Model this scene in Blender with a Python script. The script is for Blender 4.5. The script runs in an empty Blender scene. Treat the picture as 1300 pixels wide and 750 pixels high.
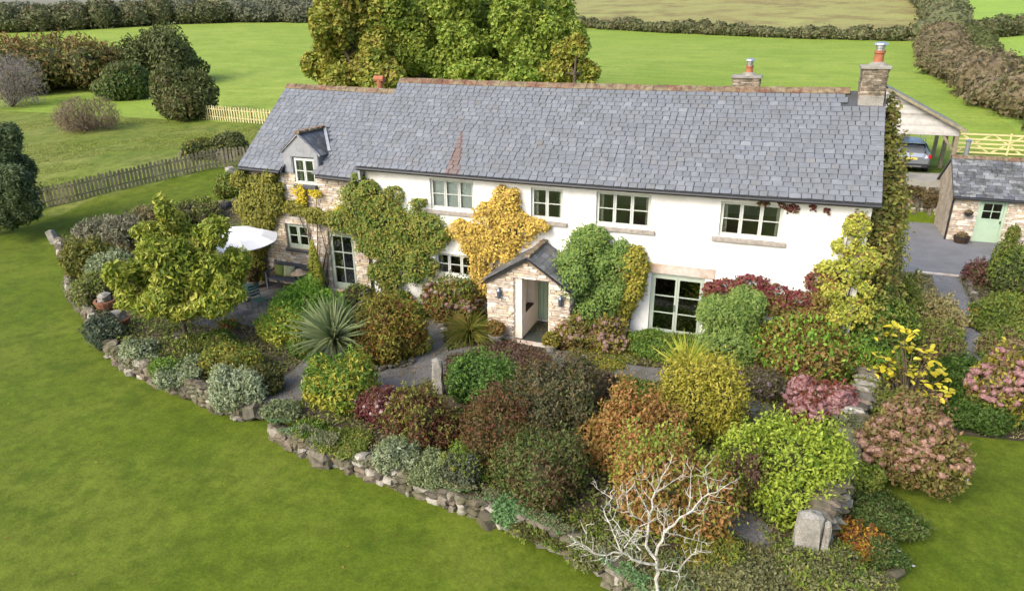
import bpy, bmesh, math, random
import numpy as np
from mathutils import Vector, Matrix, Euler

S = bpy.context.scene
COL = S.collection
R = math.radians
PI = math.pi

# ------------------------------------------------------------------ camera
cam_d = bpy.data.cameras.new('camera')
cam = bpy.data.objects.new('camera', cam_d)
COL.objects.link(cam)
cam.location = (-2.365, -19.686, 9.077)
_y, _p, _r = .36797, .37434, -.00754
_F = Vector((-math.sin(_y)*math.cos(_p), math.cos(_y)*math.cos(_p), -math.sin(_p)))
_X = _F.cross(Vector((0, 0, 1))).normalized(); _U = _X.cross(_F)
_X2 = _X*math.cos(_r)+_U*math.sin(_r); _U2 = -_X*math.sin(_r)+_U*math.cos(_r)
cam.rotation_euler = Matrix((_X2, _U2, -_F)).transposed().to_euler()
cam_d.sensor_width = 36
cam_d.lens = 36*873.9/1300
cam_d.clip_end = 3000
S.camera = cam

# ------------------------------------------------------------------ sky, sun, exposure
SUN_EL, SUN_AZ = R(40), R(207)        # azimuth clockwise from +Y
world = bpy.data.worlds.new('World'); S.world = world; world.use_nodes = True
nt = world.node_tree
sky = nt.nodes.new('ShaderNodeTexSky'); sky.sky_type = 'NISHITA'
sky.sun_disc = False; sky.sun_elevation = SUN_EL; sky.sun_rotation = SUN_AZ
sky.air_density = 1.0; sky.dust_density = 4.0; sky.ozone_density = 1.0; sky.altitude = 100
bg = nt.nodes['Background']; bg.inputs[1].default_value = .15
nt.links.new(sky.outputs[0], bg.inputs[0])
sl = bpy.data.lights.new('sun', 'SUN'); so = bpy.data.objects.new('sun', sl); COL.objects.link(so)
sl.energy = 1.2; sl.angle = R(30); sl.color = (1, .95, .87)
_d = Vector((math.sin(SUN_AZ)*math.cos(SUN_EL), math.cos(SUN_AZ)*math.cos(SUN_EL), math.sin(SUN_EL)))
so.rotation_euler = _d.to_track_quat('Z', 'Y').to_euler()
so.location = _d*60
S.view_settings.view_transform = 'Standard'; S.view_settings.look = 'None'
S.view_settings.gamma = 1; S.view_settings.exposure = 1.2
S.cycles.max_bounces = 6
S.cycles.transparent_max_bounces = 8
# ------------------------------------------------------------------ helpers
rng = np.random.default_rng(7)
random.seed(7)
CAMP = np.array(cam.location)

def lin(h, k=1.0):
    c = [int(h[i:i+2], 16)/255 for i in (0, 2, 4)]
    return tuple(k*(v/12.92 if v <= .04045 else ((v+.055)/1.055)**2.4) for v in c)+(1,)

def tag(o, label=None, cat=None, group=None, kind=None):
    if label: o['label'] = label
    if cat: o['category'] = cat
    if group: o['group'] = group
    if kind: o['kind'] = kind
    return o

def empty(name, loc, label, cat, group=None, rz=0):
    o = bpy.data.objects.new(name, None); COL.objects.link(o)
    o.location = loc; o.rotation_euler = (0, 0, rz); o.empty_display_size = .2
    return tag(o, label, cat, group)

def link(name, me, parent=None, loc=None, rot=None, scale=None):
    o = bpy.data.objects.new(name, me); COL.objects.link(o)
    if parent is not None:
        o.parent = parent
    if loc is not None: o.location = loc
    if rot is not None: o.rotation_euler = rot
    if scale is not None: o.scale = scale
    return o

def mesh_np(name, V, F4=None, F3=None, mats=(), midx=None, tint=None, smooth=False):
    """numpy mesh: quads F4 then tris F3; tint = one float per vertex"""
    me = bpy.data.meshes.new(name)
    V = np.asarray(V, np.float32)
    n4 = 0 if F4 is None else len(F4); n3 = 0 if F3 is None else len(F3)
    me.vertices.add(len(V)); me.vertices.foreach_set('co', V.ravel())
    lv = []
    if n4: lv.append(np.asarray(F4, np.int32).ravel())
    if n3: lv.append(np.asarray(F3, np.int32).ravel())
    lv = np.concatenate(lv)
    me.loops.add(len(lv)); me.loops.foreach_set('vertex_index', lv)
    me.polygons.add(n4+n3)
    st = np.concatenate([np.arange(n4)*4, n4*4+np.arange(n3)*3]).astype(np.int32)
    me.polygons.foreach_set('loop_start', st)
    me.polygons.foreach_set('loop_total', np.concatenate([np.full(n4, 4), np.full(n3, 3)]).astype(np.int32))
    for m in mats: me.materials.append(m)
    if midx is not None: me.polygons.foreach_set('material_index', np.asarray(midx, np.int32))
    if tint is not None:
        a = me.attributes.new('tint', 'FLOAT', 'POINT'); a.data.foreach_set('value', np.asarray(tint, np.float32))
    me.update(calc_edges=True); me.validate()
    me.polygons.foreach_set('use_smooth', [bool(smooth)]*len(me.polygons))
    return me

class MB:
    """collects shapes for one mesh"""
    def __init__(s): s.v = []; s.f = []; s.m = []
    def add(s, vs, fs, mi=0):
        n = len(s.v); s.v += [tuple(v) for v in vs]; s.f += [tuple(i+n for i in f) for f in fs]; s.m += [mi]*len(fs); return s
    def box(s, x0, x1, y0, y1, z0, z1, mi=0):
        return s.add([(x0,y0,z0),(x1,y0,z0),(x1,y1,z0),(x0,y1,z0),(x0,y0,z1),(x1,y0,z1),(x1,y1,z1),(x0,y1,z1)],
                     [(0,3,2,1),(4,5,6,7),(0,1,5,4),(1,2,6,5),(2,3,7,6),(3,0,4,7)], mi)
    def bar(s, a, b, w, h, mi=0, up=(0,0,1)):
        a = Vector(a); b = Vector(b); d = (b-a).normalized(); u = Vector(up)
        r = d.cross(u)
        if r.length < 1e-4: r = d.cross(Vector((0,1,0)))
        r.normalize(); u = r.cross(d)
        vs = []
        for p in (a, b):
            for sx, sy in ((-1,-1),(1,-1),(1,1),(-1,1)): vs.append(p+r*sx*w/2+u*sy*h/2)
        return s.add(vs, [(0,1,2,3),(7,6,5,4),(0,4,5,1),(1,5,6,2),(2,6,7,3),(3,7,4,0)], mi)
    def tube(s, pts, rad, n=8, mi=0, cap=True):
        pts = [Vector(p) for p in pts]
        if not hasattr(rad, '__len__'): rad = [rad]*len(pts)
        rings = []
        for i, p in enumerate(pts):
            d = (pts[min(i+1, len(pts)-1)]-pts[max(i-1, 0)]).normalized()
            r = d.cross(Vector((0,0,1)))
            if r.length < .05: r = d.cross(Vector((0,1,0)))
            r.normalize(); u = r.cross(d)
            rings.append([p+(r*math.cos(2*PI*k/n)+u*math.sin(2*PI*k/n))*rad[i] for k in range(n)])
        vs = [v for r_ in rings for v in r_]; fs = []
        for i in range(len(pts)-1):
            for k in range(n):
                a = i*n+k; b = i*n+(k+1) % n; fs.append((a, b, b+n, a+n))
        if cap: fs.append(tuple(range(n-1, -1, -1))); fs.append(tuple((len(pts)-1)*n+k for k in range(n)))
        return s.add(vs, fs, mi)
    def lathe(s, prof, c, n=14, mi=0):
        vs = []; fs = []
        for r, z in prof:
            for k in range(n): vs.append((c[0]+r*math.cos(2*PI*k/n), c[1]+r*math.sin(2*PI*k/n), c[2]+z))
        for i in range(len(prof)-1):
            for k in range(n):
                a = i*n+k; b = i*n+(k+1) % n; fs.append((a, b, b+n, a+n))
        fs.append(tuple(range(n-1, -1, -1))); fs.append(tuple((len(prof)-1)*n+k for k in range(n)))
        return s.add(vs, fs, mi)
    def prism(s, poly, y0, y1, mi=0):
        """polygon in x,z extruded along y"""
        n = len(poly)
        vs = [(x, y0, z) for x, z in poly]+[(x, y1, z) for x, z in poly]
        fs = [tuple(range(n)), tuple(range(2*n-1, n-1, -1))]+[(i, i+n, (i+1) % n+n, (i+1) % n) for i in range(n)]
        return s.add(vs, fs, mi)
    def build(s, name, mats, parent=None, smooth=False, bevel=0):
        if not isinstance(mats, (list, tuple)): mats = [mats]
        me = bpy.data.meshes.new(name)
        me.from_pydata([tuple(v) for v in s.v], [], s.f); me.update()
        for m in mats: me.materials.append(m)
        me.polygons.foreach_set('material_index', s.m)
        bm = bmesh.new(); bm.from_mesh(me); bmesh.ops.recalc_face_normals(bm, faces=bm.faces)
        if bevel: bmesh.ops.bevel(bm, geom=list(bm.edges), offset=bevel, segments=1, affect='EDGES', clamp_overlap=True)
        bm.to_mesh(me); bm.free()
        if smooth: me.polygons.foreach_set('use_smooth', [True]*len(me.polygons))
        o = link(name, me, parent)
        if parent is not None:                     # verts are in world coordinates
            l = parent
            M = Matrix()
            while l is not None:
                M = Matrix.LocRotScale(l.location, l.rotation_euler, l.scale) @ M; l = l.parent
            me.transform(M.inverted())
        return o

# ------------------------------------------------------------------ materials
MATS = {}
def nodes(name):
    m = bpy.data.materials.new(name); m.use_nodes = True
    return m, m.node_tree, m.node_tree.nodes, m.node_tree.links

def mat(name, color, rough=.8, var=.25, scale=3.0, c2=None, bump=.0, bscale=40, metal=0, spec=.4, tint=None, mix2=None, s2=.5):
    """plain weathered material: base colour broken by two noises; tint = palette driven by the piece's own value"""
    if name in MATS: return MATS[name]
    m, t, N, L = nodes(name); b = N['Principled BSDF']
    b.inputs['Roughness'].default_value = rough; b.inputs['Metallic'].default_value = metal
    b.inputs['Specular IOR Level'].default_value = spec
    geo = N.new('ShaderNodeNewGeometry')
    no = N.new('ShaderNodeTexNoise'); no.inputs['Scale'].default_value = scale; no.inputs['Detail'].default_value = 5
    L.new(geo.outputs['Position'], no.inputs['Vector'])
    if tint:
        at = N.new('ShaderNodeAttribute'); at.attribute_name = 'tint'
        cr = N.new('ShaderNodeValToRGB'); el = cr.color_ramp.elements
        n = len(tint)
        el[0].position = 0; el[0].color = tint[0]; el[1].position = 1; el[1].color = tint[-1]
        for i in range(1, n-1):
            e = el.new(i/(n-1)); e.color = tint[i]
        L.new(at.outputs['Fac'], cr.inputs[0]); base = cr.outputs[0]
    else:
        rg = N.new('ShaderNodeRGB'); rg.outputs[0].default_value = color; base = rg.outputs[0]
    if c2:
        mx = N.new('ShaderNodeMix'); mx.data_type = 'RGBA'
        ram = N.new('ShaderNodeMapRange'); ram.inputs[1].default_value = .42; ram.inputs[2].default_value = .68
        n2 = N.new('ShaderNodeTexNoise'); n2.inputs['Scale'].default_value = s2; n2.inputs['Detail'].default_value = 8; n2.inputs['Roughness'].default_value = .65
        L.new(geo.outputs['Position'], n2.inputs['Vector'])
        L.new(n2.outputs[0], ram.inputs[0]); L.new(ram.outputs[0], mx.inputs[0]); L.new(base, mx.inputs[6]); mx.inputs[7].default_value = c2
        base = mx.outputs[2]
    hv = N.new('ShaderNodeHueSaturation')
    mr = N.new('ShaderNodeMapRange'); mr.inputs[1].default_value = .3; mr.inputs[2].default_value = .7
    mr.inputs[3].default_value = 1-var; mr.inputs[4].default_value = 1+var
    L.new(no.outputs[0], mr.inputs[0]); L.new(mr.outputs[0], hv.inputs['Value']); L.new(base, hv.inputs['Color'])
    L.new(hv.outputs[0], b.inputs['Base Color'])
    if bump:
        bn = N.new('ShaderNodeTexNoise'); bn.inputs['Scale'].default_value = bscale; bn.inputs['Detail'].default_value = 4
        L.new(geo.outputs['Position'], bn.inputs['Vector'])
        bu = N.new('ShaderNodeBump'); bu.inputs['Strength'].default_value = bump; bu.inputs['Distance'].default_value = .02
        L.new(bn.outputs[0], bu.inputs['Height']); L.new(bu.outputs[0], b.inputs['Normal'])
    MATS[name] = m
    return m

LEAFK = .93
def leafmat(name, cols, k=LEAFK, transl=.34):
    if name in MATS: return MATS[name]
    m, t, N, L = nodes(name); b = N['Principled BSDF']; out = N['Material Output']
    at = N.new('ShaderNodeAttribute'); at.attribute_name = 'tint'
    cr = N.new('ShaderNodeValToRGB'); el = cr.color_ramp.elements
    cs = [lin(c, k) for c in cols]; n = len(cs)
    el[0].color = cs[0]; el[1].color = cs[-1]
    for i in range(1, n-1): el.new(i/(n-1)).color = cs[i]
    L.new(at.outputs['Fac'], cr.inputs[0])
    L.new(cr.outputs[0], b.inputs['Base Color'])
    b.inputs['Roughness'].default_value = .55; b.inputs['Specular IOR Level'].default_value = .3
    tr = N.new('ShaderNodeBsdfTranslucent'); mx = N.new('ShaderNodeMixShader'); mx.inputs[0].default_value = transl
    L.new(cr.outputs[0], tr.inputs[0]); L.new(b.outputs[0], mx.inputs[1]); L.new(tr.outputs[0], mx.inputs[2])
    L.new(mx.outputs[0], out.inputs[0])
    MATS[name] = m
    return m

PAL = dict(
 lavgrey=['5c5a48','74705c','84806a','8a8c68','6f7850'], heather=['62583c','746848','84784e','727840'], twiggy=['5a563c','6e684a','7c7656','667040'],
 olive=['4f5a22','6b7230','86863c','75702e'], greygreen=['66704c','7f8a5e','94a070','5c6840'], olivegrey=['5c6038','777a48','8c8a5c'],
 reddish=['6b4632','7f5a3c','6a6a30','8a7442'], juniper=['3c4c3c','50604a','65745c','44543a'], silver=['7f8c68','99a580','adb694','86905e'],
 brightgreen=['4c6e22','64842e','7c983c','5c762a'], mixdark=['3c4a1e','505a26','6b6a34','5a4a30','48622a'], yellowmix=['6a7028','8f8c38','b0a040','5c6a28','7f5c34'],
 green=['40601e','587a2a','6c8c34','4a6a24'], redflower=['40601e','587a2a','c03028','d04038'], mixgreen=['4a6220','6a8030','86923c','5c6a2c','9a9648'],
 freshgreen=['4e7822','6a942e','84aa3c','9ab84c'], variegated=['6e8a2c','a0a840','c8c458','b4b84c'], pieris=['4e5620','75762a','97923a','8a5a30','5c6c24','6e3c28'],
 limeyellow=['6a7c28','8e9834','aca840','c4b84c','7c8a30'], purplegreen=['5a4440','6a5a3c','54642c','7a5a58'], yellowleaf=['a09a2c','ccb830','dcc838'],
 yellowhosta=['98a040','c4be58','dccb60','8a9a3c'], bronzepink=['7a4a30','9a6440','8a7a38','6a6a2c','b07a48'], sedumred=['5a2c30','70383c','7e5048','5c5c2c'],
 redbrown=['54382a','6a4632','7a5038','5c5428','48401e'], slategreen=['48503c','5a624c','6c745a','504438'], mintgreen=['54784a','6c9058','82a46c'],
 darkgreen=['344e1c','48682a','5c7e36','708c48'], purplebrown=['54423a','6c5648','7c6454','665a3a'], brownolive=['4e3c24','665030','5c5828','705e36'],
 darkpurplegreen=['444e28','58623a','645c48','6a6248','4e5e30'], darkmix=['3c4c20','52642e','66743a','645638','6c4c3a'], orangebush=['6e6a2e','8e7c3c','a8804a','b07c50','96803a','7c7434','b0704a'],
 goldolive=['828428','a09a36','b8ac48','a09c3e','808634'], fern=['4c6c28','648234','7c943e','8a9048'], mixpink=['6a6a30','7f7a3c','8a6a4c','5c6a2c','946a58'], redgreenmix=['5c6a28','7c7c34','8a6038','8e8c44','6a4434'],
 rosered=['7a3c3a','8e4a44','6a5a30','a05a54'], limegreen=['607a22','80962e','9cae3c','b0bc4c','728a2a'], twiggyred=['4e3a30','644a3e','705448','54502c'], mauvegreen=['5c5a38','6c6a40','7a6468'],
 browngreen=['5c5836','74704a','867c56','5c6630'], greygreenmix=['5c6440','747a54','8a8a68','50602e'], deepgreen=['3a5222','4c662e','627a3a','70743a'], firefern=['8a7a28','b89a30','a06030','7a4a34','60702a'],
 greyolive=['5a5e38','72744a','888a5c','6a6440'], ivygreen=['466426','5e7e32','78923c','6c6c38'], drygrass=['8a8250','a09660','b4a878','747440'], drybrown=['6a5a40','80704e','968462','6a6a38'],
 darkgrass=['3c561e','486426','567030','445a22'], dogwood=['44582a','5c6e38','74804a','6a4c4c'], purpletip=['6a4640','7a5650','5a6030'], orangeflower=['4c6224','687a30','6a7434','5c7028','7c7c38','e08a24'],
 autumnolive=['525c28','687034','7c8040','86744a','5c662e'], greytwig=['7a706a','8c8480','9c948c'], darkolive=['404c22','566030','6a7040','4a4a2c'], oliverust=['48542a','606a34','747444','6a5a3c'],
 autumnrust=['6a5430','805c38','8c7440','5c6030'], twiggypale=['6a5c48','80705a','8e7e68'],
 oakorange=['667428','7e8c34','989c40','a89c44','747e2e','988848'], oakgreen=['607828','789034','90a440','a0a848','6c8432'], oakdark=['5a702a','70862f','8a983a','989c42'], conifer=['3e4e2c','50603a','62724a','46562f'],
 hedge=['4a5432','5e6640','747850','665a44','546038'], hedgebrown=['5e5440','766a50','86785c','64683e','6e6444'], hedgefar=['545a44','686c54','787860'],
 laurel=['566a22','768828','94a038','b4b44c','6a7a28','c0bc5c'], climbolive=['5c5e20','787a2c','94923a','6a6c28','a09840'], climbgreen=['46641e','6a8030','869440','5a7028','a09a3e','8c7c40','6c8a34'],
 climbyellow=['b09448','ccb04c','e4cc64','dcc058','b08c58','bca850','a09040'], climbporch=['48662c','60803a','7a9448','889a44','5a7640'], climbgold=['72802e','949438','b0a440','7a7a2c','8c7038'], climbred=['5a2028','742c38','843e44','6c5a30','5a2428','7a7034'],
 climblime=['6c7c2c','8a9436','a8ac44','c0bc50','7c8a34','8c5c3c'], ivy=['4c6a2c','627e38','7c9246','8ca052','5a7030'], cordy=['748458','8c9a6c','a8b286','80905e'], phorm=['98a440','b8c04c','d0cc60'], tuft=['5c6628','7c8438','989848','8a7c40'], straw=['9a8a5c','b4a478'],
 climbrust=['6c7430','8e9040','8c6c44','a0a050','747c3a','b0ac54','7c8434'], groundmix=['6c7458','7a6458','8c9474','5c6a3c','80605c'], paddock=['70842e','8a9440','9c9a54','5c7424'],
 litter=['7a5c34','a08040','c0a048','6a4c30','8c6c48'], greenclump=['566e28','70883a','8a9a48','64743a'], bronzeclump=['6c5434','8a7044','9c8c50','70683a','845848'],
 magyellow=['c4b82c','d8c838','e4d44c','b0ac38'])
def pmat(p): return leafmat('leaf_'+p, PAL[p])
M_twig = mat('twig_bark', lin('6a5c48', .6), .9, .35, 8)
M_bark = mat('tree_bark', lin('5c5142', .6), .9, .4, 4, bump=.5, bscale=12)
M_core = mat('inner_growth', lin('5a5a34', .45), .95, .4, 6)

def nrm(a): return a/np.maximum(np.linalg.norm(a, axis=-1, keepdims=True), 1e-9)
def wav(P, sc, seed):
    r = np.random.default_rng(seed); o = np.zeros(len(P))
    for i in range(6):
        k = r.normal(size=3)*sc*(1+.5*i); o += np.sin(P@k+r.uniform(0, 6.28))/(1+.4*i)
    return o/3.0

def leaf_quads(P, Nn, l, w, g, up=0.0, fold=0.0):
    """one rhombic leaf per point, axis roughly in the plane across normal Nn"""
    n = len(P)
    a = nrm(np.cross(Nn, g.normal(size=(n, 3)))+np.array([0, 0, up]))
    b = nrm(np.cross(a, Nn))
    s = (.7+.6*g.random((n, 1)))
    A = a*l*s*.5; B = b*w*s*.5
    off = nrm(Nn)*(w*fold)
    V = np.stack([P-A, P+B*1.0-A*.1+off, P+A, P-B*1.0-A*.1+off], 1).reshape(-1, 3)
    F = np.arange(n*4).reshape(-1, 4)
    return V, F

def sphere_np(nu=12, nv=8):
    V = []; F = []
    for j in range(nv+1):
        th = PI*j/nv
        for i in range(nu):
            V.append((math.sin(th)*math.cos(2*PI*i/nu), math.sin(th)*math.sin(2*PI*i/nu), math.cos(th)))
    for j in range(nv):
        for i in range(nu):
            a = j*nu+i; b = j*nu+(i+1) % nu; F.append((a, a+nu, b+nu, b))
    return np.array(V), np.array(F)
SPV, SPF = sphere_np()

def foliage_mesh(name, lumps, pal, l, w, cov=2.2, shell=.35, seed=0, core=.7, zmin=None, clump=.6, up=0.0, flat=None, ncl=None, nmax=60000, hole=0.0, mcore=None, shoots=.16, reach=1.0):
    """leaves in clumps through the outer part of every lump (x,y,z,rx,ry,rz)"""
    g = np.random.default_rng(seed+11)
    lumps = np.asarray(lumps, float)
    areas = np.array([2*PI*((a*b)**1.6/3+(a*c_)**1.6/3+(b*c_)**1.6/3)**(1/1.6)*1.6 for a, b, c_ in lumps[:, 3:6]])
    want = cov*areas.sum()/(.5*l*w); n = int(min(nmax, want))
    if want > nmax: k_ = min(1.28, math.sqrt(want/nmax)); l *= k_; w *= k_
    li = g.choice(len(lumps), n, p=areas/areas.sum())
    C = lumps[li, :3]; RR = lumps[li, 3:6]
    # sprays of leaves, some of them sticking out as shoots
    d = nrm(g.normal(size=(n, 3)))
    K = ncl or int(np.clip(areas.sum()*7, 40, 700))
    kd = nrm(g.normal(size=(K, 3))); ki = g.integers(0, K, n)
    m = g.random(n) < clump
    spread = .5/math.sqrt(K/len(lumps))*1.5
    d = np.where(m[:, None], nrm(kd[ki]+g.normal(size=(n, 3))*spread), d)
    kr = np.clip(g.normal(1.0, .13*reach, K), .72, 1.3)
    r = 1-shell*g.random(n)**1.8
    r = r*np.where(m, kr[ki], .97)*(1+.15*wav(d*1.0+C*.7, 2.2, seed))
    sh = g.random(n) < shoots
    K2 = max(12, int(K*1.2)); sd = nrm(g.normal(size=(K2, 3))+np.array([0, 0, .45])); sk = g.integers(0, K2, n); sl_ = g.uniform(.1, .42, K2)*reach
    tt = g.random(n)
    d = np.where(sh[:, None], nrm(sd[sk]+g.normal(size=(n, 3))*.035), d)
    r = np.where(sh, .92+tt*sl_[sk], r)
    P = C+d*RR*r[:, None]
    keep = np.ones(n, bool)
    # drop leaves deep inside another lump
    for q in range(len(lumps)):
        e = (P-lumps[q, :3])/lumps[q, 3:6]
        keep &= ~((np.sum(e*e, 1) < .38) & (li != q))
    if zmin is not None: keep &= P[:, 2] > zmin
    if hole: keep &= wav(P, 1.1/max(.3, float(np.mean(lumps[:, 3]))), seed+5) > -1+hole
    P = P[keep]; d = d[keep]; mk = ki[keep]
    ran = g.random(len(P))
    kt = g.random(K)
    tint = np.clip(.5+.42*wav(P, 1.3/max(.3, float(np.mean(lumps[:, 3]))), seed+3)+.5*(ran-.5)+.6*(kt[mk]-.5), 0, 1)
    Nn = nrm(d*.75+g.normal(size=P.shape)*.55+np.array([0, 0, .35]))
    if flat is not None: Nn = nrm(Nn*.6+np.array(flat))
    V, F = leaf_quads(P, Nn, l, w, g, up=up, fold=.18)
    T = np.repeat(tint, 4); mi = np.zeros(len(F), int)
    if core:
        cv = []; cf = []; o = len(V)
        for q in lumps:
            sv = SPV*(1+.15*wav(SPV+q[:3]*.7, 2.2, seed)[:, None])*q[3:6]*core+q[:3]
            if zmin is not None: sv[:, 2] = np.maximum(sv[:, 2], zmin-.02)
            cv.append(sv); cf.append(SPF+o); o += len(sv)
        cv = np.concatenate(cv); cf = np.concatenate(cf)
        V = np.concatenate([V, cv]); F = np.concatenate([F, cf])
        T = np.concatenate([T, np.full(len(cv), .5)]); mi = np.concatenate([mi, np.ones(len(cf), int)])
    return mesh_np(name, V, F, mats=[pmat(pal), mcore or M_core], midx=mi, tint=T)

def local_lumps(lumps, o): return [(x-o[0], y-o[1], z-o[2], a, b, c_) for x, y, z, a, b, c_ in lumps]

def stems_mb(base, tips, r0=.02, g=None, wob=.08, n=4):
    mb = MB(); g = g or random.Random(3)
    for t in tips:
        pts = []; rad = []
        for i in range(n+1):
            k = i/n
            pts.append((base[0]+(t[0]-base[0])*k**.8+g.uniform(-wob, wob)*k*(1-k)*3, base[1]+(t[1]-base[1])*k**.8+g.uniform(-wob, wob)*k*(1-k)*3, base[2]+(t[2]-base[2])*k))
            rad.append(r0*(1-.75*k))
        mb.tube(pts, rad, 5, cap=False)
    return mb

# prototypes of broken stones, shared by every wall (unit size, scaled per piece)
def stone_proto(seed, jit=.16, bev=.12):
    bm = bmesh.new(); bmesh.ops.create_cube(bm, size=1)
    bmesh.ops.bevel(bm, geom=list(bm.edges), offset=bev, segments=1, affect='EDGES')
    r = random.Random(seed)
    for v in bm.verts:
        v.co += Vector((r.uniform(-1, 1), r.uniform(-1, 1), r.uniform(-1, 1)))*jit*.5
    bm.normal_update()
    bmesh.ops.triangulate(bm, faces=bm.faces)
    V = np.array([v.co[:] for v in bm.verts]); F = np.array([[v.index for v in f.verts] for f in bm.faces]); bm.free()
    return V, F
STONES = [stone_proto(i) for i in range(7)]
ROUGH = [stone_proto(20+i, .3, .22) for i in range(7)]
def box_proto(b=0):
    V = np.array([(-.5,-.5,-.5),(.5,-.5,-.5),(.5,.5,-.5),(-.5,.5,-.5),(-.5,-.5,.5),(.5,-.5,.5),(.5,.5,.5),(-.5,.5,.5)])
    F = np.array([(0,2,1),(0,3,2),(4,5,6),(4,6,7),(0,1,5),(0,5,4),(1,2,6),(1,6,5),(2,3,7),(2,7,6),(3,0,4),(3,4,7)])
    return V, F
def slate_proto(seed):
    """thin slab with nibbled lower corners, lower edge a little uneven"""
    r = random.Random(seed)
    a, b, c_ = r.uniform(.0, .05), r.uniform(0, .05), r.uniform(-.03, .03)
    top = [(-.5, -.5+a), (-.5+.06+a, -.5+c_*.5), (.5-.06-b, -.5-c_*.5), (.5, -.5+b), (.5, .5), (-.5, .5)]
    V = [(x, y, .5) for x, y in top]+[(x, y, -.5) for x, y in top]
    n = 6; F = [(0, i, i+1) for i in range(1, n-1)]+[(n, n+i+1, n+i) for i in range(1, n-1)]
    for i in range(n):
        j = (i+1) % n; F += [(i, i+n, j+n), (i, j+n, j)]
    return np.array(V), np.array(F)
SLATES = [slate_proto(i) for i in range(5)]
BOXP = [box_proto()]
_pm = {}
def wmat(l):
    M = Matrix()
    while l is not None:
        M = Matrix.LocRotScale(l.location, l.rotation_euler, l.scale) @ M; l = l.parent
    return M
def pieces(name, parent, protos, pid, items, mt, limit=300, label=None):
    """items: (proto index, 4x4 matrix in the parent's space, tint). The nearest ones become objects, the rest one joined part"""
    inv = wmat(parent).inverted()
    items = sorted(items, key=lambda it: (it[1].translation-Vector(CAMP)).length)
    for i, (pi_, Mx, t) in enumerate(items[:limit]):
        q = min(5, int(t*6)); key = (pid, pi_, q, mt.name)
        if key not in _pm:
            V, F = protos[pi_]
            _pm[key] = mesh_np(name, V, F3=F, mats=[mt], tint=np.full(len(V), (q+.5)/6))
        o = bpy.data.objects.new(name, _pm[key]); COL.objects.link(o); o.parent = parent
        o.matrix_basis = inv @ Mx
    rest = items[limit:]
    if rest:
        Vs = []; Fs = []; Ts = []; off = 0
        for pi_, Mx, t in rest:
            V, F = protos[pi_]; A = np.array(inv @ Mx)
            Vs.append(V@A[:3, :3].T+A[:3, 3]); Fs.append(F+off); Ts.append(np.full(len(V), t)); off += len(V)
        o = link(name, mesh_np(name, np.concatenate(Vs), F3=np.concatenate(Fs), mats=[mt], tint=np.concatenate(Ts)), parent)
        o['kind'] = 'stuff'

def TRS(loc, rot, sc): return Matrix.LocRotScale(Vector(loc), Euler(rot), Vector(sc))
# ------------------------------------------------------------------ ground
LY=[-300,-4,1,4.2,6.8,11.5,24,50,100,150,420,700]
LZ=[-.45,-.45,-.3,.12,.6,1.25,2.15,4.2,8.3,11.2,26,32]
RY=[-300,15,19.6,20.4,27,50,115,140,420,700]
RZ=[-.45,-.45,-.45,1.5,1.9,3.3,7.3,8.9,38,50]
def ground_height(x, y):
    x = np.asarray(x, float); y = np.asarray(y, float)
    L = np.interp(y, LY, LZ) + .02*np.clip(-60-x, 0, 120)*np.clip((y-20)/60, 0, 1)
    R = np.interp(y, RY, RZ)
    wn = np.clip((x+16)/15, 0, 1)                      # close to the house
    wf = np.clip((x+110)/110, 0, 1)                     # out in the fields
    k = np.clip((y-30)/40, 0, 1)
    w = wn*(1-k)+wf*k
    w = w*w*(3-2*w)
    return L*(1-w)+R*w

def axis(segs):
    a = []
    for x0, x1, st in segs: a += list(np.arange(x0, x1-1e-6, st))
    return np.array(a+[segs[-1][1]])

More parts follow.
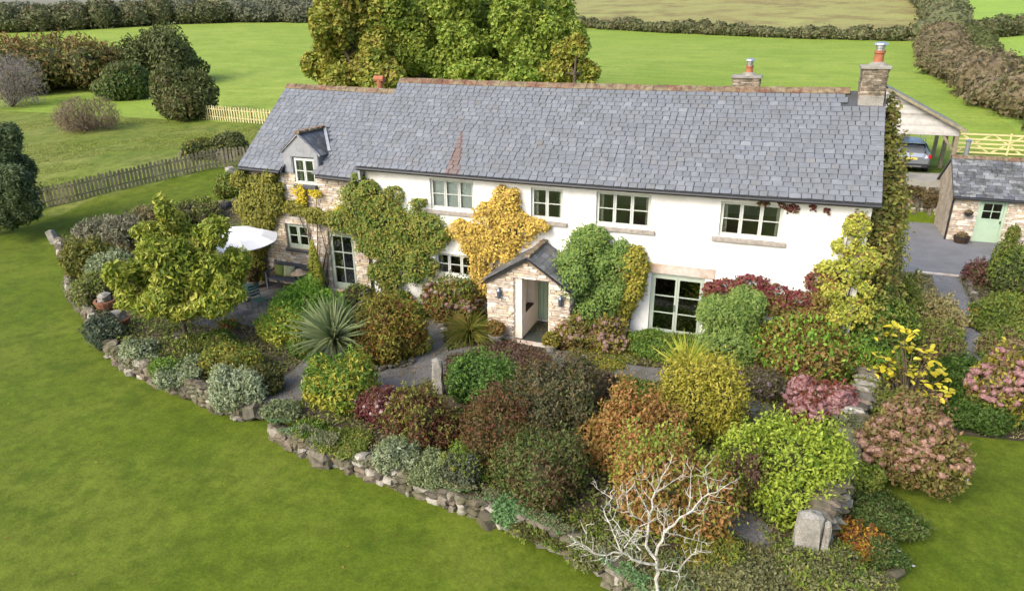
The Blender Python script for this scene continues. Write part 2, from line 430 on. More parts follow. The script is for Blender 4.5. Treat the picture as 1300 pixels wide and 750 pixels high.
def grass_mat(name, c1, c2, c3, stripe=0.0, sc=.6):
    m, t, N, L = nodes(name); b = N['Principled BSDF']; b.inputs['Roughness'].default_value = .9; b.inputs['Specular IOR Level'].default_value = .15
    geo = N.new('ShaderNodeNewGeometry')
    def noise(scale, det=6, rgh=.6, vec=None):
        n = N.new('ShaderNodeTexNoise'); n.inputs['Scale'].default_value = scale; n.inputs['Detail'].default_value = det; n.inputs['Roughness'].default_value = rgh
        L.new(vec or geo.outputs['Position'], n.inputs['Vector']); return n.outputs[0]
    def rampf(src, a, bb, o0=0, o1=1):
        r_ = N.new('ShaderNodeMapRange'); r_.inputs[1].default_value = a; r_.inputs[2].default_value = bb; r_.inputs[3].default_value = o0; r_.inputs[4].default_value = o1
        L.new(src, r_.inputs[0]); return r_.outputs[0]
    def mix(f, a, bb):
        x = N.new('ShaderNodeMix'); x.data_type = 'RGBA'; L.new(f, x.inputs[0])
        for s_, v in ((6, a), (7, bb)):
            if isinstance(v, tuple): x.inputs[s_].default_value = v
            else: L.new(v, x.inputs[s_])
        return x.outputs[2]
    base = mix(rampf(noise(sc*.35, 6, .65), .40, .60), c1, c2)
    base = mix(rampf(noise(sc*2.2, 8, .75), .46, .62, 0, .85), base, c3)
    mp = N.new('ShaderNodeMapping'); mp.inputs['Scale'].default_value = (.12, 1.3, 1); mp.inputs['Rotation'].default_value = (0, 0, .35)
    L.new(geo.outputs['Position'], mp.inputs[0])
    st = rampf(noise(1.0, 4, .6, mp.outputs[0]), .4, .6, 1-stripe, 1+stripe)
    fine = rampf(noise(17, 8, .85), .38, .62, .76, 1.24)
    mid = rampf(noise(2.6, 8, .8), .40, .60, .86, 1.14)
    mu = N.new('ShaderNodeMath'); mu.operation = 'MULTIPLY'; L.new(st, mu.inputs[0]); L.new(fine, mu.inputs[1])
    mu2 = N.new('ShaderNodeMath'); mu2.operation = 'MULTIPLY'; L.new(mu.outputs[0], mu2.inputs[0]); L.new(mid, mu2.inputs[1])
    hv = N.new('ShaderNodeHueSaturation'); L.new(mu2.outputs[0], hv.inputs['Value']); L.new(base, hv.inputs['Color'])
    L.new(hv.outputs[0], b.inputs['Base Color'])
    bu = N.new('ShaderNodeBump'); bu.inputs['Strength'].default_value = .35; bu.inputs['Distance'].default_value = .04
    L.new(noise(22, 4, .7), bu.inputs['Height']); L.new(bu.outputs[0], b.inputs['Normal'])
    MATS[name] = m
    return m
G_lawn = grass_mat('lawn_grass', lin('72881e', .44), lin('849430', .44), lin('647c1c', .43), .05, .55)
G_rough = grass_mat('rough_grass', lin('7c8e34', .54), lin('969a50', .55), lin('64782e', .52), .03, .4)
G_field = grass_mat('field_grass', lin('8ea640', .62), lin('9caf4c', .62), lin('84a03c', .61), .08, .12)
G_hill = grass_mat('hill_pasture', lin('a09a60', .62), lin('a8aa64', .62), lin('8a7a50', .6), .06, .05)
G_hill2 = grass_mat('hill_grass', lin('98b84a', .62), lin('a4c254', .62), lin('90ac50', .62), .05, .04)

gx = axis([(-420, -90, 6), (-90, -50, 2), (-50, 20, .9), (20, 60, 2), (60, 300, 6)])
gy = axis([(-40, -14, 2), (-14, 30, .9), (30, 140, 2), (140, 700, 8)])
GX, GY = np.meshgrid(gx, gy)
GZ = ground_height(GX, GY)
P0 = np.stack([GX, GY, GZ], -1).reshape(-1, 3)
P0[:, 2] += .03*wav(P0*np.array([1, 1, 0]), .35, 5)
nx_ = len(gx); ii, jj = np.meshgrid(np.arange(len(gx)-1), np.arange(len(gy)-1))
aa = (jj*nx_+ii).ravel(); FQ = np.stack([aa, aa+1, aa+1+nx_, aa+nx_], 1)
CX = P0[FQ, 0].mean(1); CY = P0[FQ, 1].mean(1)
# field boundaries (the hedges stand on them)
def hedge_far_y(x): return np.interp(x, [-420, -147, -127, -115, -100, -41, -23, -9, 2.6, 13, 300], [40, 79, 99, 109, 113, 123, 115, 110, 104.5, 101.7, 100])
def big_hedge_x(y): return np.interp(y, [30, 43, 58, 78, 98, 137, 170, 200, 700], [12.6, 12.4, 12.5, 12.8, 16.5, 23, 25.5, 25.5, 26])
mi = np.zeros(len(FQ), int)
pad = (CX < -33.5+np.clip(12-CY, 0, 12)*-.45) & (CY < 24)
mi[pad] = 1
mi[(CY >= 24)] = 2
mi[(CY > hedge_far_y(CX)) & (CX < big_hedge_x(CY))] = 3
mi[(CX >= big_hedge_x(CY)) & (CY > 30)] = 4
gr = link('ground', mesh_np('ground', P0, F4=FQ, mats=[G_lawn, G_rough, G_field, G_hill, G_hill2], midx=mi, smooth=True)); tag(gr, kind='structure')

def flat_sheet(name, poly, z, m, step=.35, follow=False, zofs=0.0, noise=0.0, kind='structure'):
    """polygon in plan filled with a fine triangulated sheet"""
    bm = bmesh.new()
    vs = [bm.verts.new((x, y, 0)) for x, y in poly]
    f = bm.faces.new(vs)
    bmesh.ops.triangulate(bm, faces=[f])
    x0 = min(p[0] for p in poly); x1 = max(p[0] for p in poly); y0 = min(p[1] for p in poly); y1 = max(p[1] for p in poly)
    for k in range(int((x1-x0)/step)): 
        bmesh.ops.bisect_plane(bm, geom=list(bm.verts)+list(bm.edges)+list(bm.faces), plane_co=(x0+(k+.5)*step, 0, 0), plane_no=(1, 0, 0))
    for k in range(int((y1-y0)/step)):
        bmesh.ops.bisect_plane(bm, geom=list(bm.verts)+list(bm.edges)+list(bm.faces), plane_co=(0, y0+(k+.5)*step, 0), plane_no=(0, 1, 0))
    Vn = np.array([v.co[:] for v in bm.verts])
    hz = np.full(len(Vn), float(z))
    if follow: hz = np.maximum(hz, ground_height(Vn[:, 0], Vn[:, 1])+zofs)
    if noise: hz = hz+noise*wav(Vn, 1.6, 3)
    for v, h in zip(bm.verts, hz): v.co.z = h
    bm.normal_update()
    for f in bm.faces:
        if f.normal.z < 0: f.normal_flip()
    me = bpy.data.meshes.new(name); bm.to_mesh(me); bm.free(); me.materials.append(m)
    return tag(link(name, me), kind=kind)

M_soil = mat('soil', lin('6a5e50', .5), .95, .35, 3, c2=lin('4c4a2c', .5), bump=.8, bscale=18, s2=1.2)
M_gravel = mat('gravel', lin('8e8c88', .5), .95, .5, 32, c2=lin('6a6450', .5), bump=1, bscale=40, s2=1.4)
M_court = mat('court_gravel', lin('98989a', .56), .95, .35, 30, c2=lin('7c7c7a', .6), bump=.8, bscale=60, s2=.5)
M_slab = mat('patio_slate', lin('7a7a7c', .5), .7, .25, 2.2, tint=[lin('6a6a70', .5), lin('82807e', .5), lin('75706a', .5)])
BED = [(-33.4, 1.9), (-31.2, .3), (-29.0, -.8), (-26.8, -2.7), (-24.9, -3.7), (-22.9, -4.75), (-21.0, -5.9), (-19.5, -6.5), (-18.1, -6.8), (-16.7, -7.0), (-15.3, -7.4), (-14.3, -7.5),
       (-13.2, -7.85), (-11.3, -8.3), (-10.1, -8.4), (-9.0, -8.55), (-8.2, -8.7), (-7.0, -8.8), (-5.9, -9.0), (-4.85, -9.3), (-4.0, -9.75), (-3.4, -10.2), (-.9, -10.2), (-.45, -8.4), (-.1, -6.4), (.45, -3.0), (.85, -.6), (1.3, 1.2), (1.3, 5.9),
       (-.05, 5.9), (-20.0, 5.9), (-21.5, 7.2), (-27.9, 7.6), (-30.2, 6.5), (-31.9, 5.2), (-32.6, 3.9)]
flat_sheet('garden_soil', BED, 0, M_soil, .45, follow=True, zofs=.05, noise=.012)

def strip(name, pts, widths, z, m, zadd=0.0, seed=1):
    g = random.Random(seed); pts = [Vector((p[0], p[1], 0)) for p in pts]
    # resample
    P = []; W = []
    for i in range(len(pts)-1):
        n = max(1, int((pts[i+1]-pts[i]).length/.3))
        for k in range(n): P.append(pts[i].lerp(pts[i+1], k/n)); W.append(widths[i]+(widths[i+1]-widths[i])*k/n)
    P.append(pts[-1]); W.append(widths[-1])
    for _ in range(3):
        P = [P[0]]+[(P[i-1]+P[i]*2+P[i+1])/4 for i in range(1, len(P)-1)]+[P[-1]]
    V = []; F = []
    nw = 6
    for i, p in enumerate(P):
        d = (P[min(i+1, len(P)-1)]-P[max(i-1, 0)]).normalized(); nn = Vector((-d.y, d.x, 0))
        w = W[i]/2*(1+g.uniform(-.1, .1))
        for k in range(nw+1):
            q = p+nn*w*(2*k/nw-1)
            zz = max(z, float(ground_height(q.x, q.y))+.05) if z > -.1 else z
            V.append((q.x, q.y, zz+zadd+.0*abs(k-nw/2)))
    for i in range(len(P)-1):
        for k in range(nw):
            a = i*(nw+1)+k; F.append((a, a+nw+1, a+nw+2, a+1))
    return tag(link(name, mesh_np(name, V, F4=F, mats=[m])), kind='structure')
strip('gravel_path', [(-15.2, -.9), (-14.6, -2.6), (-14.0, -5.0), (-13.7, -6.6), (-13.7, -7.4)], [1.2, 1.1, 1.1, 1.1, 1.2], 0, M_gravel, .02, 1)
strip('gravel_path', [(-13.9, -6.0), (-12.3, -5.7), (-11.2, -5.0), (-10.5, -3.7), (-9.6, -2.7), (-8.4, -2.35), (-7.2, -2.75), (-6.1, -2.7), (-5.2, -2.5), (-4.2, -2.3), (-2.6, -2.6), (-1.7, -3.6), (-1.9, -5.0)],
      [.9, 1.0, 1.2, 1.3, 1.2, 1.1, 1.2, 1.3, .9, .7, .6, .6, .5], 0, M_gravel, .027, 2)
strip('gravel_path', [(-10.9, -4.2), (-11.8, -2.6), (-12.7, -1.2), (-12.9, -.4)], [1.2, 1.2, 1.0, .9], 0, M_gravel, .034, 3)
strip('gravel_path', [(-2.9, -6.2), (-2.5, -7.2), (-2.0, -8.4), (-1.65, -9.3), (-1.5, -10.1)], [.7, .9, 1.0, 1.0, .9], 0, M_gravel, .02, 4)
# patio under the umbrella
pt = flat_sheet('patio', [(-21.5, -.02), (-21.9, -3.6), (-19.0, -4.5), (-15.7, -3.0), (-14.9, -.02)], .02, M_soil, 2.0)
items = []
for j in range(9):
    xx = -22.0+random.uniform(-.3, 0)
    while xx < -14.9:
        w = random.uniform(.45, .8); yy = -.28-j*.52; xc = xx+w/2
        lim = np.interp(xc, [-21.9, -19.0, -15.7, -14.9], [-3.5, -4.4, -2.9, -.6])
        if yy > lim+.2 and xc > -21.5 and xc < -15.1:
            items.append((0, TRS((xc, yy, .038+random.uniform(-.004, .006)), (0, 0, random.uniform(-.01, .01)), (w-.025, .495, .05)), random.random()))
        xx += w
pieces('paving_slab', pt, BOXP, 'slab', items, M_slab)
# gravel court, its path and the soil beside the gable
flat_sheet('gravel_court', [(1.3, 10.9), (3.4, 10.6), (5.2, 10.8), (7.2, 11.5), (13, 14.5), (13, 16.4), (9.5, 16.45), (6.3, 16.5), (6.3, 19.6), (-1, 19.6), (-1, 11.2)], -.40, M_court, .8, noise=.006)
flat_sheet('garden_soil', [(.9, -1.6), (2.4, -2.2), (4.4, -1.9), (8, 2.5), (11, 12.5), (7.2, 11.5), (5.2, 10.75), (3.4, 10.55), (1.3, 10.85), (1.31, 4)], -.41, M_soil, .6, noise=.012)
strip('gable_path', [(4.5, 11.0), (4.35, 8.5), (4.15, 6.0), (3.9, 3.0), (3.5, .3)], [1.1, 1.1, 1.1, 1.2, 1.1], -.40, M_court, .018, 6)
# ------------------------------------------------------------------ farmhouse
M_white = mat('lime_render', lin('fbfbf9', .9), .85, .05, 1.2, c2=lin('dcd8cc', .8), bump=.35, bscale=9, s2=.35)
M_whiteb = mat('painted_rubble', lin('f0eee6', .8), .9, .1, 4, bump=.6, bscale=9)
M_mortar = mat('lime_mortar', lin('c8baa2', .66), .95, .2, 6, c2=lin('a08c74', .6), bump=.6, bscale=30, s2=2)
M_stone = mat('wall_stone', lin('b4a48c'), .9, .22, 9, tint=[lin('e6dccc', .78), lin('d8c4a4', .76), lin('c4b6a4', .74), lin('ece4d6', .8), lin('b89c84', .72), lin('d0c4ba', .76)], bump=.5, bscale=30)
M_greyst = mat('garden_stone', lin('b4a48c'), .9, .35, 8, tint=[lin('7c7466', .5), lin('a09886', .55), lin('5c5448', .5), lin('beb8aa', .62), lin('7a6450', .5), lin('888070', .5)], c2=lin('6c6a48', .5), bump=.6, bscale=25, s2=2.2)
M_granite = mat('granite', lin('b0aca2', .62), .9, .25, 30, c2=lin('8e8a7e', .6), bump=.6, bscale=40, s2=3)
M_slate = mat('roof_slate', lin('8890a0'), .42, .12, 7, tint=[lin('82878e', .56), lin('898e95', .57), lin('90959b', .58), lin('868b91', .56), lin('9ba0a5', .59), lin('8a8886', .56)], c2=lin('868a8c', .54), bump=.25, bscale=14, spec=.45, s2=1.3)
def rust_streak(m):
    # rust washed down the slates from a nail line: a wedge on the roof, 1.5 m long
    t = m.node_tree; N = t.nodes; L = t.links; b = N['Principled BSDF']; src = b.inputs['Base Color'].links[0].from_socket
    geo = N.new('ShaderNodeNewGeometry'); sp = N.new('ShaderNodeSeparateXYZ'); L.new(geo.outputs['Position'], sp.inputs[0])
    def mth(op, a, c_=None):
        n = N.new('ShaderNodeMath'); n.operation = op
        for i, v in enumerate((a, c_)):
            if v is None: continue
            if isinstance(v, (int, float)): n.inputs[i].default_value = v
            else: L.new(v, n.inputs[i])
        return n.outputs[0]
    no = N.new('ShaderNodeTexNoise'); no.inputs['Scale'].default_value = 7; L.new(geo.outputs['Position'], no.inputs['Vector'])
    X = sp.outputs[0]; Y = sp.outputs[1]
    cen = mth('ADD', mth('MULTIPLY', Y, -.17), -11.88)
    hw = mth('SUBTRACT', .27, mth('MULTIPLY', mth('ADD', Y, .3), .155))
    dd = mth('SUBTRACT', mth('SUBTRACT', hw, mth('ABSOLUTE', mth('SUBTRACT', X, cen))), mth('MULTIPLY', mth('SUBTRACT', no.outputs[0], .5), .25))
    f = mth('MULTIPLY', mth('MULTIPLY', mth('LESS_THAN', Y, 1.1), mth('GREATER_THAN', dd, 0)), mth('ADD', mth('MULTIPLY', no.outputs[0], .9), .12))
    mx = N.new('ShaderNodeMix'); mx.data_type = 'RGBA'; L.new(f, mx.inputs[0]); L.new(src, mx.inputs[6]); mx.inputs[7].default_value = lin('94705c', .52)
    L.new(mx.outputs[2], b.inputs['Base Color'])
rust_streak(M_slate)
M_slatedk = mat('roof_slate_dark', lin('8890a0'), .5, .2, 7, tint=[lin('5c6068', .6), lin('74787e', .6), lin('8c9094', .62), lin('a0a2a2', .62), lin('66686c', .6), lin('7c7c7a', .6)], c2=lin('5a5a56', .5), bump=.3, bscale=14, s2=2)
M_under = mat('roof_felt', lin('2c2e32', .6), .9, .2)
M_rust = mat('rust_stain', lin('8a5c44', .7), .8, .25, 8, tint=[lin('8a5640', .7), lin('8c6a58', .7), lin('7e6258', .7)])
M_ridge = mat('ridge_clay', lin('9a6a50', .6), .9, .3, 6, tint=[lin('7e5a48', .55), lin('8c6450', .55), lin('7c6454', .55), lin('967660', .56)], c2=lin('9c9474', .55), bump=.5, bscale=20, s2=3)
M_gutter = mat('gutter_black', lin('303236', .6), .5, .15)
M_lead = mat('lead_flashing', lin('b4b8be', .7), .5, .15, 5)
M_frame = mat('painted_frame', lin('d0d4cc', .78), .5, .04, 4)
M_sage = mat('sage_paint', lin('b6c2b0', .74), .5, .05, 4)
M_green = mat('pale_green_paint', lin('b4ccb0', .74), .55, .05, 4)
M_sill = mat('sill_stone', lin('b0a89e', .66), .9, .25, 9, bump=.4)
M_lintel = mat('granite_lintel', lin('d4cec4', .7), .9, .15, 5, c2=lin('c09c7c', .7), bump=.4, s2=1.0)
M_blind = mat('blind_white', lin('e8eaec', .8), .8, .05)
M_curtain = mat('curtain_cloth', lin('c8c4b4', .6), .9, .12, 14)
M_room = mat('room_wall', lin('c8c0b0', .7), .9, .1)
M_timber = mat('dark_timber', lin('4a3828', .6), .8, .3, 6)
M_clay = mat('terracotta', lin('b87450', .62), .75, .15, 8)
M_steel = mat('cowl_steel', lin('c8ccd0', .8), .3, .1, metal=.8)
def glass():
    m, t, N, L = nodes('window_glass'); b = N['Principled BSDF']; out = N['Material Output']
    N.remove(b)
    g = N.new('ShaderNodeBsdfGlossy'); g.inputs['Roughness'].default_value = .03; g.inputs[0].default_value = (.8, .84, .86, 1)
    tr = N.new('ShaderNodeBsdfTransparent'); tr.inputs[0].default_value = (.90, .93, .92, 1)
    fr = N.new('ShaderNodeFresnel'); fr.inputs[0].default_value = 1.55
    ad = N.new('ShaderNodeMath'); ad.operation = 'ADD'; ad.inputs[1].default_value = .04; L.new(fr.outputs[0], ad.inputs[0])
    mx = N.new('ShaderNodeMixShader'); L.new(ad.outputs[0], mx.inputs[0]); L.new(tr.outputs[0], mx.inputs[1]); L.new(g.outputs[0], mx.inputs[2]); L.new(mx.outputs[0], out.inputs[0])
    return m
M_glass = glass()

HX0, HX1 = -15.2, .12           # main range
WX0 = -20.15                    # stone wing, left end
EY, EZ, RY_, RZ_ = -.30, 4.77, 2.96, 7.28
WEZ0, WEZ1, WRZ = 4.46, 4.34, 6.93
house = empty('farmhouse', (0, 0, 0), 'long white rendered farmhouse with slate roof, stone wing, dormer and porch', 'farmhouse')

def wall_grid(name, x0, x1, z0, z1, holes, y, thick, m, parent, topf=None):
    xs = sorted(set([x0, x1]+[h[0] for h in holes]+[h[1] for h in holes])); zs = sorted(set([z0, z1]+[h[2] for h in holes]+[h[3] for h in holes]))
    fx = []
    for a, b in zip(xs[:-1], xs[1:]):
        n = max(1, int((b-a)/.6)); fx += [a+(b-a)*k/n for k in range(n)]
    xs = fx+[x1]
    mb = MB()
    for a, b in zip(xs[:-1], xs[1:]):
        for c_, d in zip(zs[:-1], zs[1:]):
            xm, zm = (a+b)/2, (c_+d)/2
            if any(h[0] < xm < h[1] and h[2] < zm < h[3] for h in holes): continue
            mb.add([(a, y, c_), (b, y, c_), (b, y, d), (a, y, d)], [(0, 1, 2, 3)])
            mb.add([(a, y+thick, c_), (b, y+thick, c_), (b, y+thick, d), (a, y+thick, d)], [(3, 2, 1, 0)])
    for h in holes:
        a, b, c_, d = h[:4]; Y0, Y1 = y, y+thick
        mb.add([(a, Y0, c_), (a, Y1, c_), (a, Y1, d), (a, Y0, d)], [(0, 1, 2, 3)])
        mb.add([(b, Y0, c_), (b, Y1, c_), (b, Y1, d), (b, Y0, d)], [(3, 2, 1, 0)])
        mb.add([(a, Y0, d), (a, Y1, d), (b, Y1, d), (b, Y0, d)], [(0, 1, 2, 3)])
        mb.add([(a, Y0, c_), (a, Y1, c_), (b, Y1, c_), (b, Y0, c_)], [(3, 2, 1, 0)])
    me = bpy.data.meshes.new(name); me.from_pydata(mb.v, [], mb.f); me.update(); me.materials.append(m)
    o = link(name, me, parent)
    me.transform(wmat(parent).inverted())
    return o

def window(x0, x1, z0, z1, y, parent, lights=3, rows=2, m=M_frame, sill=True, fw=.05, sm=M_sill, name='window', ratio=None, so=.17, blind=None, label=None, casement=.034):
    """frame mesh is the part; panes, bars, sill hang from it"""
    mb = MB(); d0, d1 = y+.07, y+.14
    mb.box(x0, x1, d0, d1, z1-fw, z1); mb.box(x0, x1, d0, d1, z0, z0+fw*1.4)
    mb.box(x0, x0+fw, d0+.002, d1-.002, z0+fw*1.4, z1-fw); mb.box(x1-fw, x1, d0+.002, d1-.002, z0+fw*1.4, z1-fw)
    iw = (x1-x0-2*fw-(lights-1)*fw*.6)/lights
    xs = []
    for i in range(lights):
        a = x0+fw+i*(iw+fw*.6); xs.append((a, a+iw))
        if i: mb.box(a-fw*.6, a, d0+.004, d1-.004, z0+fw*1.4, z1-fw)
    za, zb = z0+fw*1.4, z1-fw; c_ = casement
    for a, b in xs:
        mb.box(a, a+c_, d0-.012, d1-.02, za, zb); mb.box(b-c_, b, d0-.012, d1-.02, za, zb)
        mb.box(a+c_, b-c_, d0-.010, d1-.02, za, za+c_*1.2); mb.box(a+c_, b-c_, d0-.010, d1-.02, zb-c_, zb)
    fo = mb.build('window' if name == 'window' else name, m, parent)
    if label: fo['label'] = label
    for a, b in xs:
        A, B = a+c_, b-c_; ZA, ZB = za+c_*1.2, zb-c_
        hs = [ZA+(ZB-ZA)*k/rows for k in range(rows+1)]
        for k in range(rows):
            MB().box(A, B, d1-.045, d1-.039, hs[k]+(.009 if k else 0), hs[k+1]-(.009 if k < rows-1 else 0)).build('pane', M_glass, fo)
            if k: MB().box(A, B, d0-.006, d1-.025, hs[k]-.011, hs[k]+.011).build('glazing_bar', m, fo)
        if blind: 
            MB().box(a+.02, b-.02, d1+.03, d1+.04, za+(zb-za)*(1-blind), zb).build('blind', M_blind, fo)
    if not blind and x1-x0 > .8 and m is M_frame:
        for a, b in ((x0+fw+.01, x0+fw+.14), (x1-fw-.12, x1-fw-.01)): MB().box(a, b, d1+.05, d1+.09, za, zb).build('curtain', M_curtain, fo)
    if sill: MB().box(x0-so, x1+so, y-.09, y+.069, z0-.13, z0-.004).build('sill', sm, fo, bevel=.012)
    return fo

MAINWIN = [(-12.79, -11.24, 3.46, 4.48, 3, 1.0), (-9.31, -8.28, 3.43, 4.44, 2, 0), (-7.24, -5.61, 3.43, 4.47, 3, 0), (-3.66, -2.01, 3.44, 4.46, 3, 0)]
GFWIN = (-12.72, -11.28, 1.18, 1.98, 3)
FD = (-5.46, -3.88, .02, 2.12)
holes = [w[:4] for w in MAINWIN]+[GFWIN[:4], FD, (-9.15, -8.22, .04, 2.05)]
wall_grid('wall', HX0, HX1, -.45, 4.93, holes, 0, .45, M_white, house)
for i, w in enumerate(MAINWIN):
    window(*w[:4], 0, house, lights=w[4], blind=w[5] or None, label=['three light window with white blinds at the left of the upper floor', 'narrow two light upper window', 'three light upper window above the porch climber', 'three light upper window nearest the gable end'][i])
window(*GFWIN[:4], 0, house, lights=3, label='ground floor window half hidden by yellow climber')
# french doors
def french(x0, x1, z0, z1, y, parent, rows=3, m=M_sage, label=None, leafs=2, kick=.3, cols=1):
    mb = MB(); d0, d1 = y+.06, y+.13; fw = .07
    mb.box(x0, x1, d0, d1, z1-fw, z1); mb.box(x0, x0+fw, d0+.002, d1-.002, z0, z1-fw); mb.box(x1-fw, x1, d0+.002, d1-.002, z0, z1-fw)
    mb.box(x0+fw, x1-fw, d0+.01, d1, z0, z0+.05)
    fo = mb.build('french_door', m, parent)
    if label: fo['label'] = label
    w = (x1-x0-2*fw)/leafs
    for i in range(leafs):
        a = x0+fw+i*w+.004; b = a+w-.008; st = .06
        lf = MB()
        lf.box(a, a+st, d0-.012, d1-.02, z0+.05, z1-fw-.004); lf.box(b-st, b, d0-.012, d1-.02, z0+.05, z1-fw-.004)
        lf.box(a+st, b-st, d0-.010, d1-.022, z0+.05, z0+kick); lf.box(a+st, b-st, d0-.010, d1-.022, z1-fw-.09, z1-fw-.004)
        ZA, ZB = z0+kick, z1-fw-.09
        if cols == 2: lf.box((a+b)/2-.014, (a+b)/2+.014, d0-.009, d1-.026, ZA, ZB)
        for k in range(1, rows):
            zz = ZA+(ZB-ZA)*k/rows; lf.box(a+st, b-st, d0-.008, d1-.024, zz-.013, zz+.013)
        lf.build('door_leaf', m, fo)
        for k in range(rows):
            MB().box(a+st, b-st, d1-.05, d1-.044, ZA+(ZB-ZA)*k/rows+.013*(k > 0), ZA+(ZB-ZA)*(k+1)/rows-.013*(k < rows-1)).build('pane', M_glass, fo)
    MB().box((x0+x1)/2-.06, (x0+x1)/2-.035, d0-.06, d0-.012, z0+.95, z0+1.15).build('handle', M_steel, fo)
    return fo
french(*FD, 0, house, label='pair of glazed garden doors under the granite lintel')
MB().box(-5.58, -3.62, -.035, .05, 2.14, 2.44).build('lintel', M_lintel, house, bevel=.01)
MB().box(-5.62, -3.74, -.28, -.003, -.1, .03).build('doorstep', M_lintel, house, bevel=.01)
# other outer walls and the floors inside
def gable(x, xt, z0, ya, yb, ez, rz, m, name, dy=.0):
    ym = (ya+yb)/2
    mb = MB(); poly = [(ya, z0), (yb, z0), (yb, ez), (ym, rz), (ya, ez)]
    n = len(poly); vs = [(x, p[0], p[1]) for p in poly]+[(xt, p[0], p[1]) for p in poly]
    mb.add(vs, [tuple(range(n)), tuple(range(2*n-1, n-1, -1))]+[(i, i+n, (i+1) % n+n, (i+1) % n) for i in range(n)])
    return mb.build(name, m, house)
gable(HX1-.45, HX1-.001, -.45, .002, 5.92, 4.85, 7.10, M_white, 'gable_wall')
gable(HX0+.001, HX0+.40, -.45, .452, 5.92, 4.85, 7.10, M_white, 'gable_wall')
gable(WX0+.001, WX0+.45, -.45, .452, 5.92, 4.5, 6.8, M_mortar, 'gable_wall')
MB().box(WX0+.002, HX1-.002, 5.5, 5.918, -.45, 4.4).build('back_wall', M_white, house)
MB().box(WX0+.46, HX1-.46, .46, 5.49, -.3, .0).build('ground_floor', M_timber, house)
MB().box(WX0+.46, HX1-.46, .46, 5.49, 2.45, 2.75).build('upper_floor', M_room, house)
for x in (-15.1, -10.3, -7.7, -2.9): MB().box(x, x+.12, .47, 5.48, .01, 2.44).build('inner_wall', M_room, house)
for x in (-14.7, -10.3, -7.9, -4.6): MB().box(x, x+.12, .47, 5.48, 2.76, 4.6).build('inner_wall', M_room, house)
# wing front wall: mortar core, stones one by one
WDOOR = (-16.98, -15.93, .12, 2.28); WSMALL = (-18.80, -17.80, 1.50, 2.42); DW = (-18.05, -17.18, 3.93, 4.82)
wall = wall_grid('stone_wall', WX0, HX0-.002, -.45, 4.28, [WDOOR, WSMALL, (DW[0], DW[1], 3.93, 4.28)], .03, .42, M_mortar, house)
french(*WDOOR, .03, house, rows=3, label='narrow glazed door in the stone wing', kick=.25, leafs=1, cols=2)
window(*WSMALL, .03, house, lights=2, rows=2, m=M_sage, label='small square window in the stone wing', fw=.08, sm=M_slatedk, so=.05)
def courses(x0, x1, z0, z1, holes, y, seed=1, hmin=.06, hmax=.13, wmin=.16, wmax=.46, depth=.09, plane='y', clipf=None, rag=.006):
    g = random.Random(seed); out = []; z = z0
    while z < z1-.03:
        h = min(g.uniform(hmin, hmax), z1-z); x = x0
        while x < x1-.02:
            w = min(g.uniform(wmin, wmax), x1-x)
            if x1-x-w < .08: w = x1-x
            spans = [(x, x+w)]
            for (a, b, c_, d) in holes:
                if c_ < z+h-.01 and d > z+.01:
                    ns = []
                    for (p, q) in spans:
                        if q <= a or p >= b: ns.append((p, q)); continue
                        if p < a-.04: ns.append((p, a))
                        if q > b+.04: ns.append((b, q))
                    spans = ns
            for p, q in spans:
                if q-p < .05: continue
                if clipf and not clipf((p+q)/2, z+h/2, (q-p)/2, h/2): continue
                cx, cz = (p+q)/2, z+h/2; off = g.uniform(-.012, .014)
                rot = (g.uniform(-.05, .05), g.uniform(-.03, .03), g.uniform(-.04, .04))
                t = min(.999, max(0, g.gauss(.42, .28)))
                if plane == 'y': M = TRS((cx, y+off, cz+g.uniform(-1, 1)*rag), rot, (q-p-.008, depth, h-.006))
                else: M = TRS((y+off, cx, cz+g.uniform(-1, 1)*rag), (rot[1], rot[0], rot[2]), (depth, q-p-.008, h-.006))
                out.append((g.randrange(7), M, t))
            x += w
        z += h
    return out
st = courses(WX0, HX0-.01, -.3, 4.28, [(WDOOR[0], WDOOR[1], WDOOR[2], WDOOR[3]), WSMALL, (DW[0], DW[1], 3.8, 4.4)], .03, 3)
pieces('stone', wall, STONES, 'stone', st, M_stone)

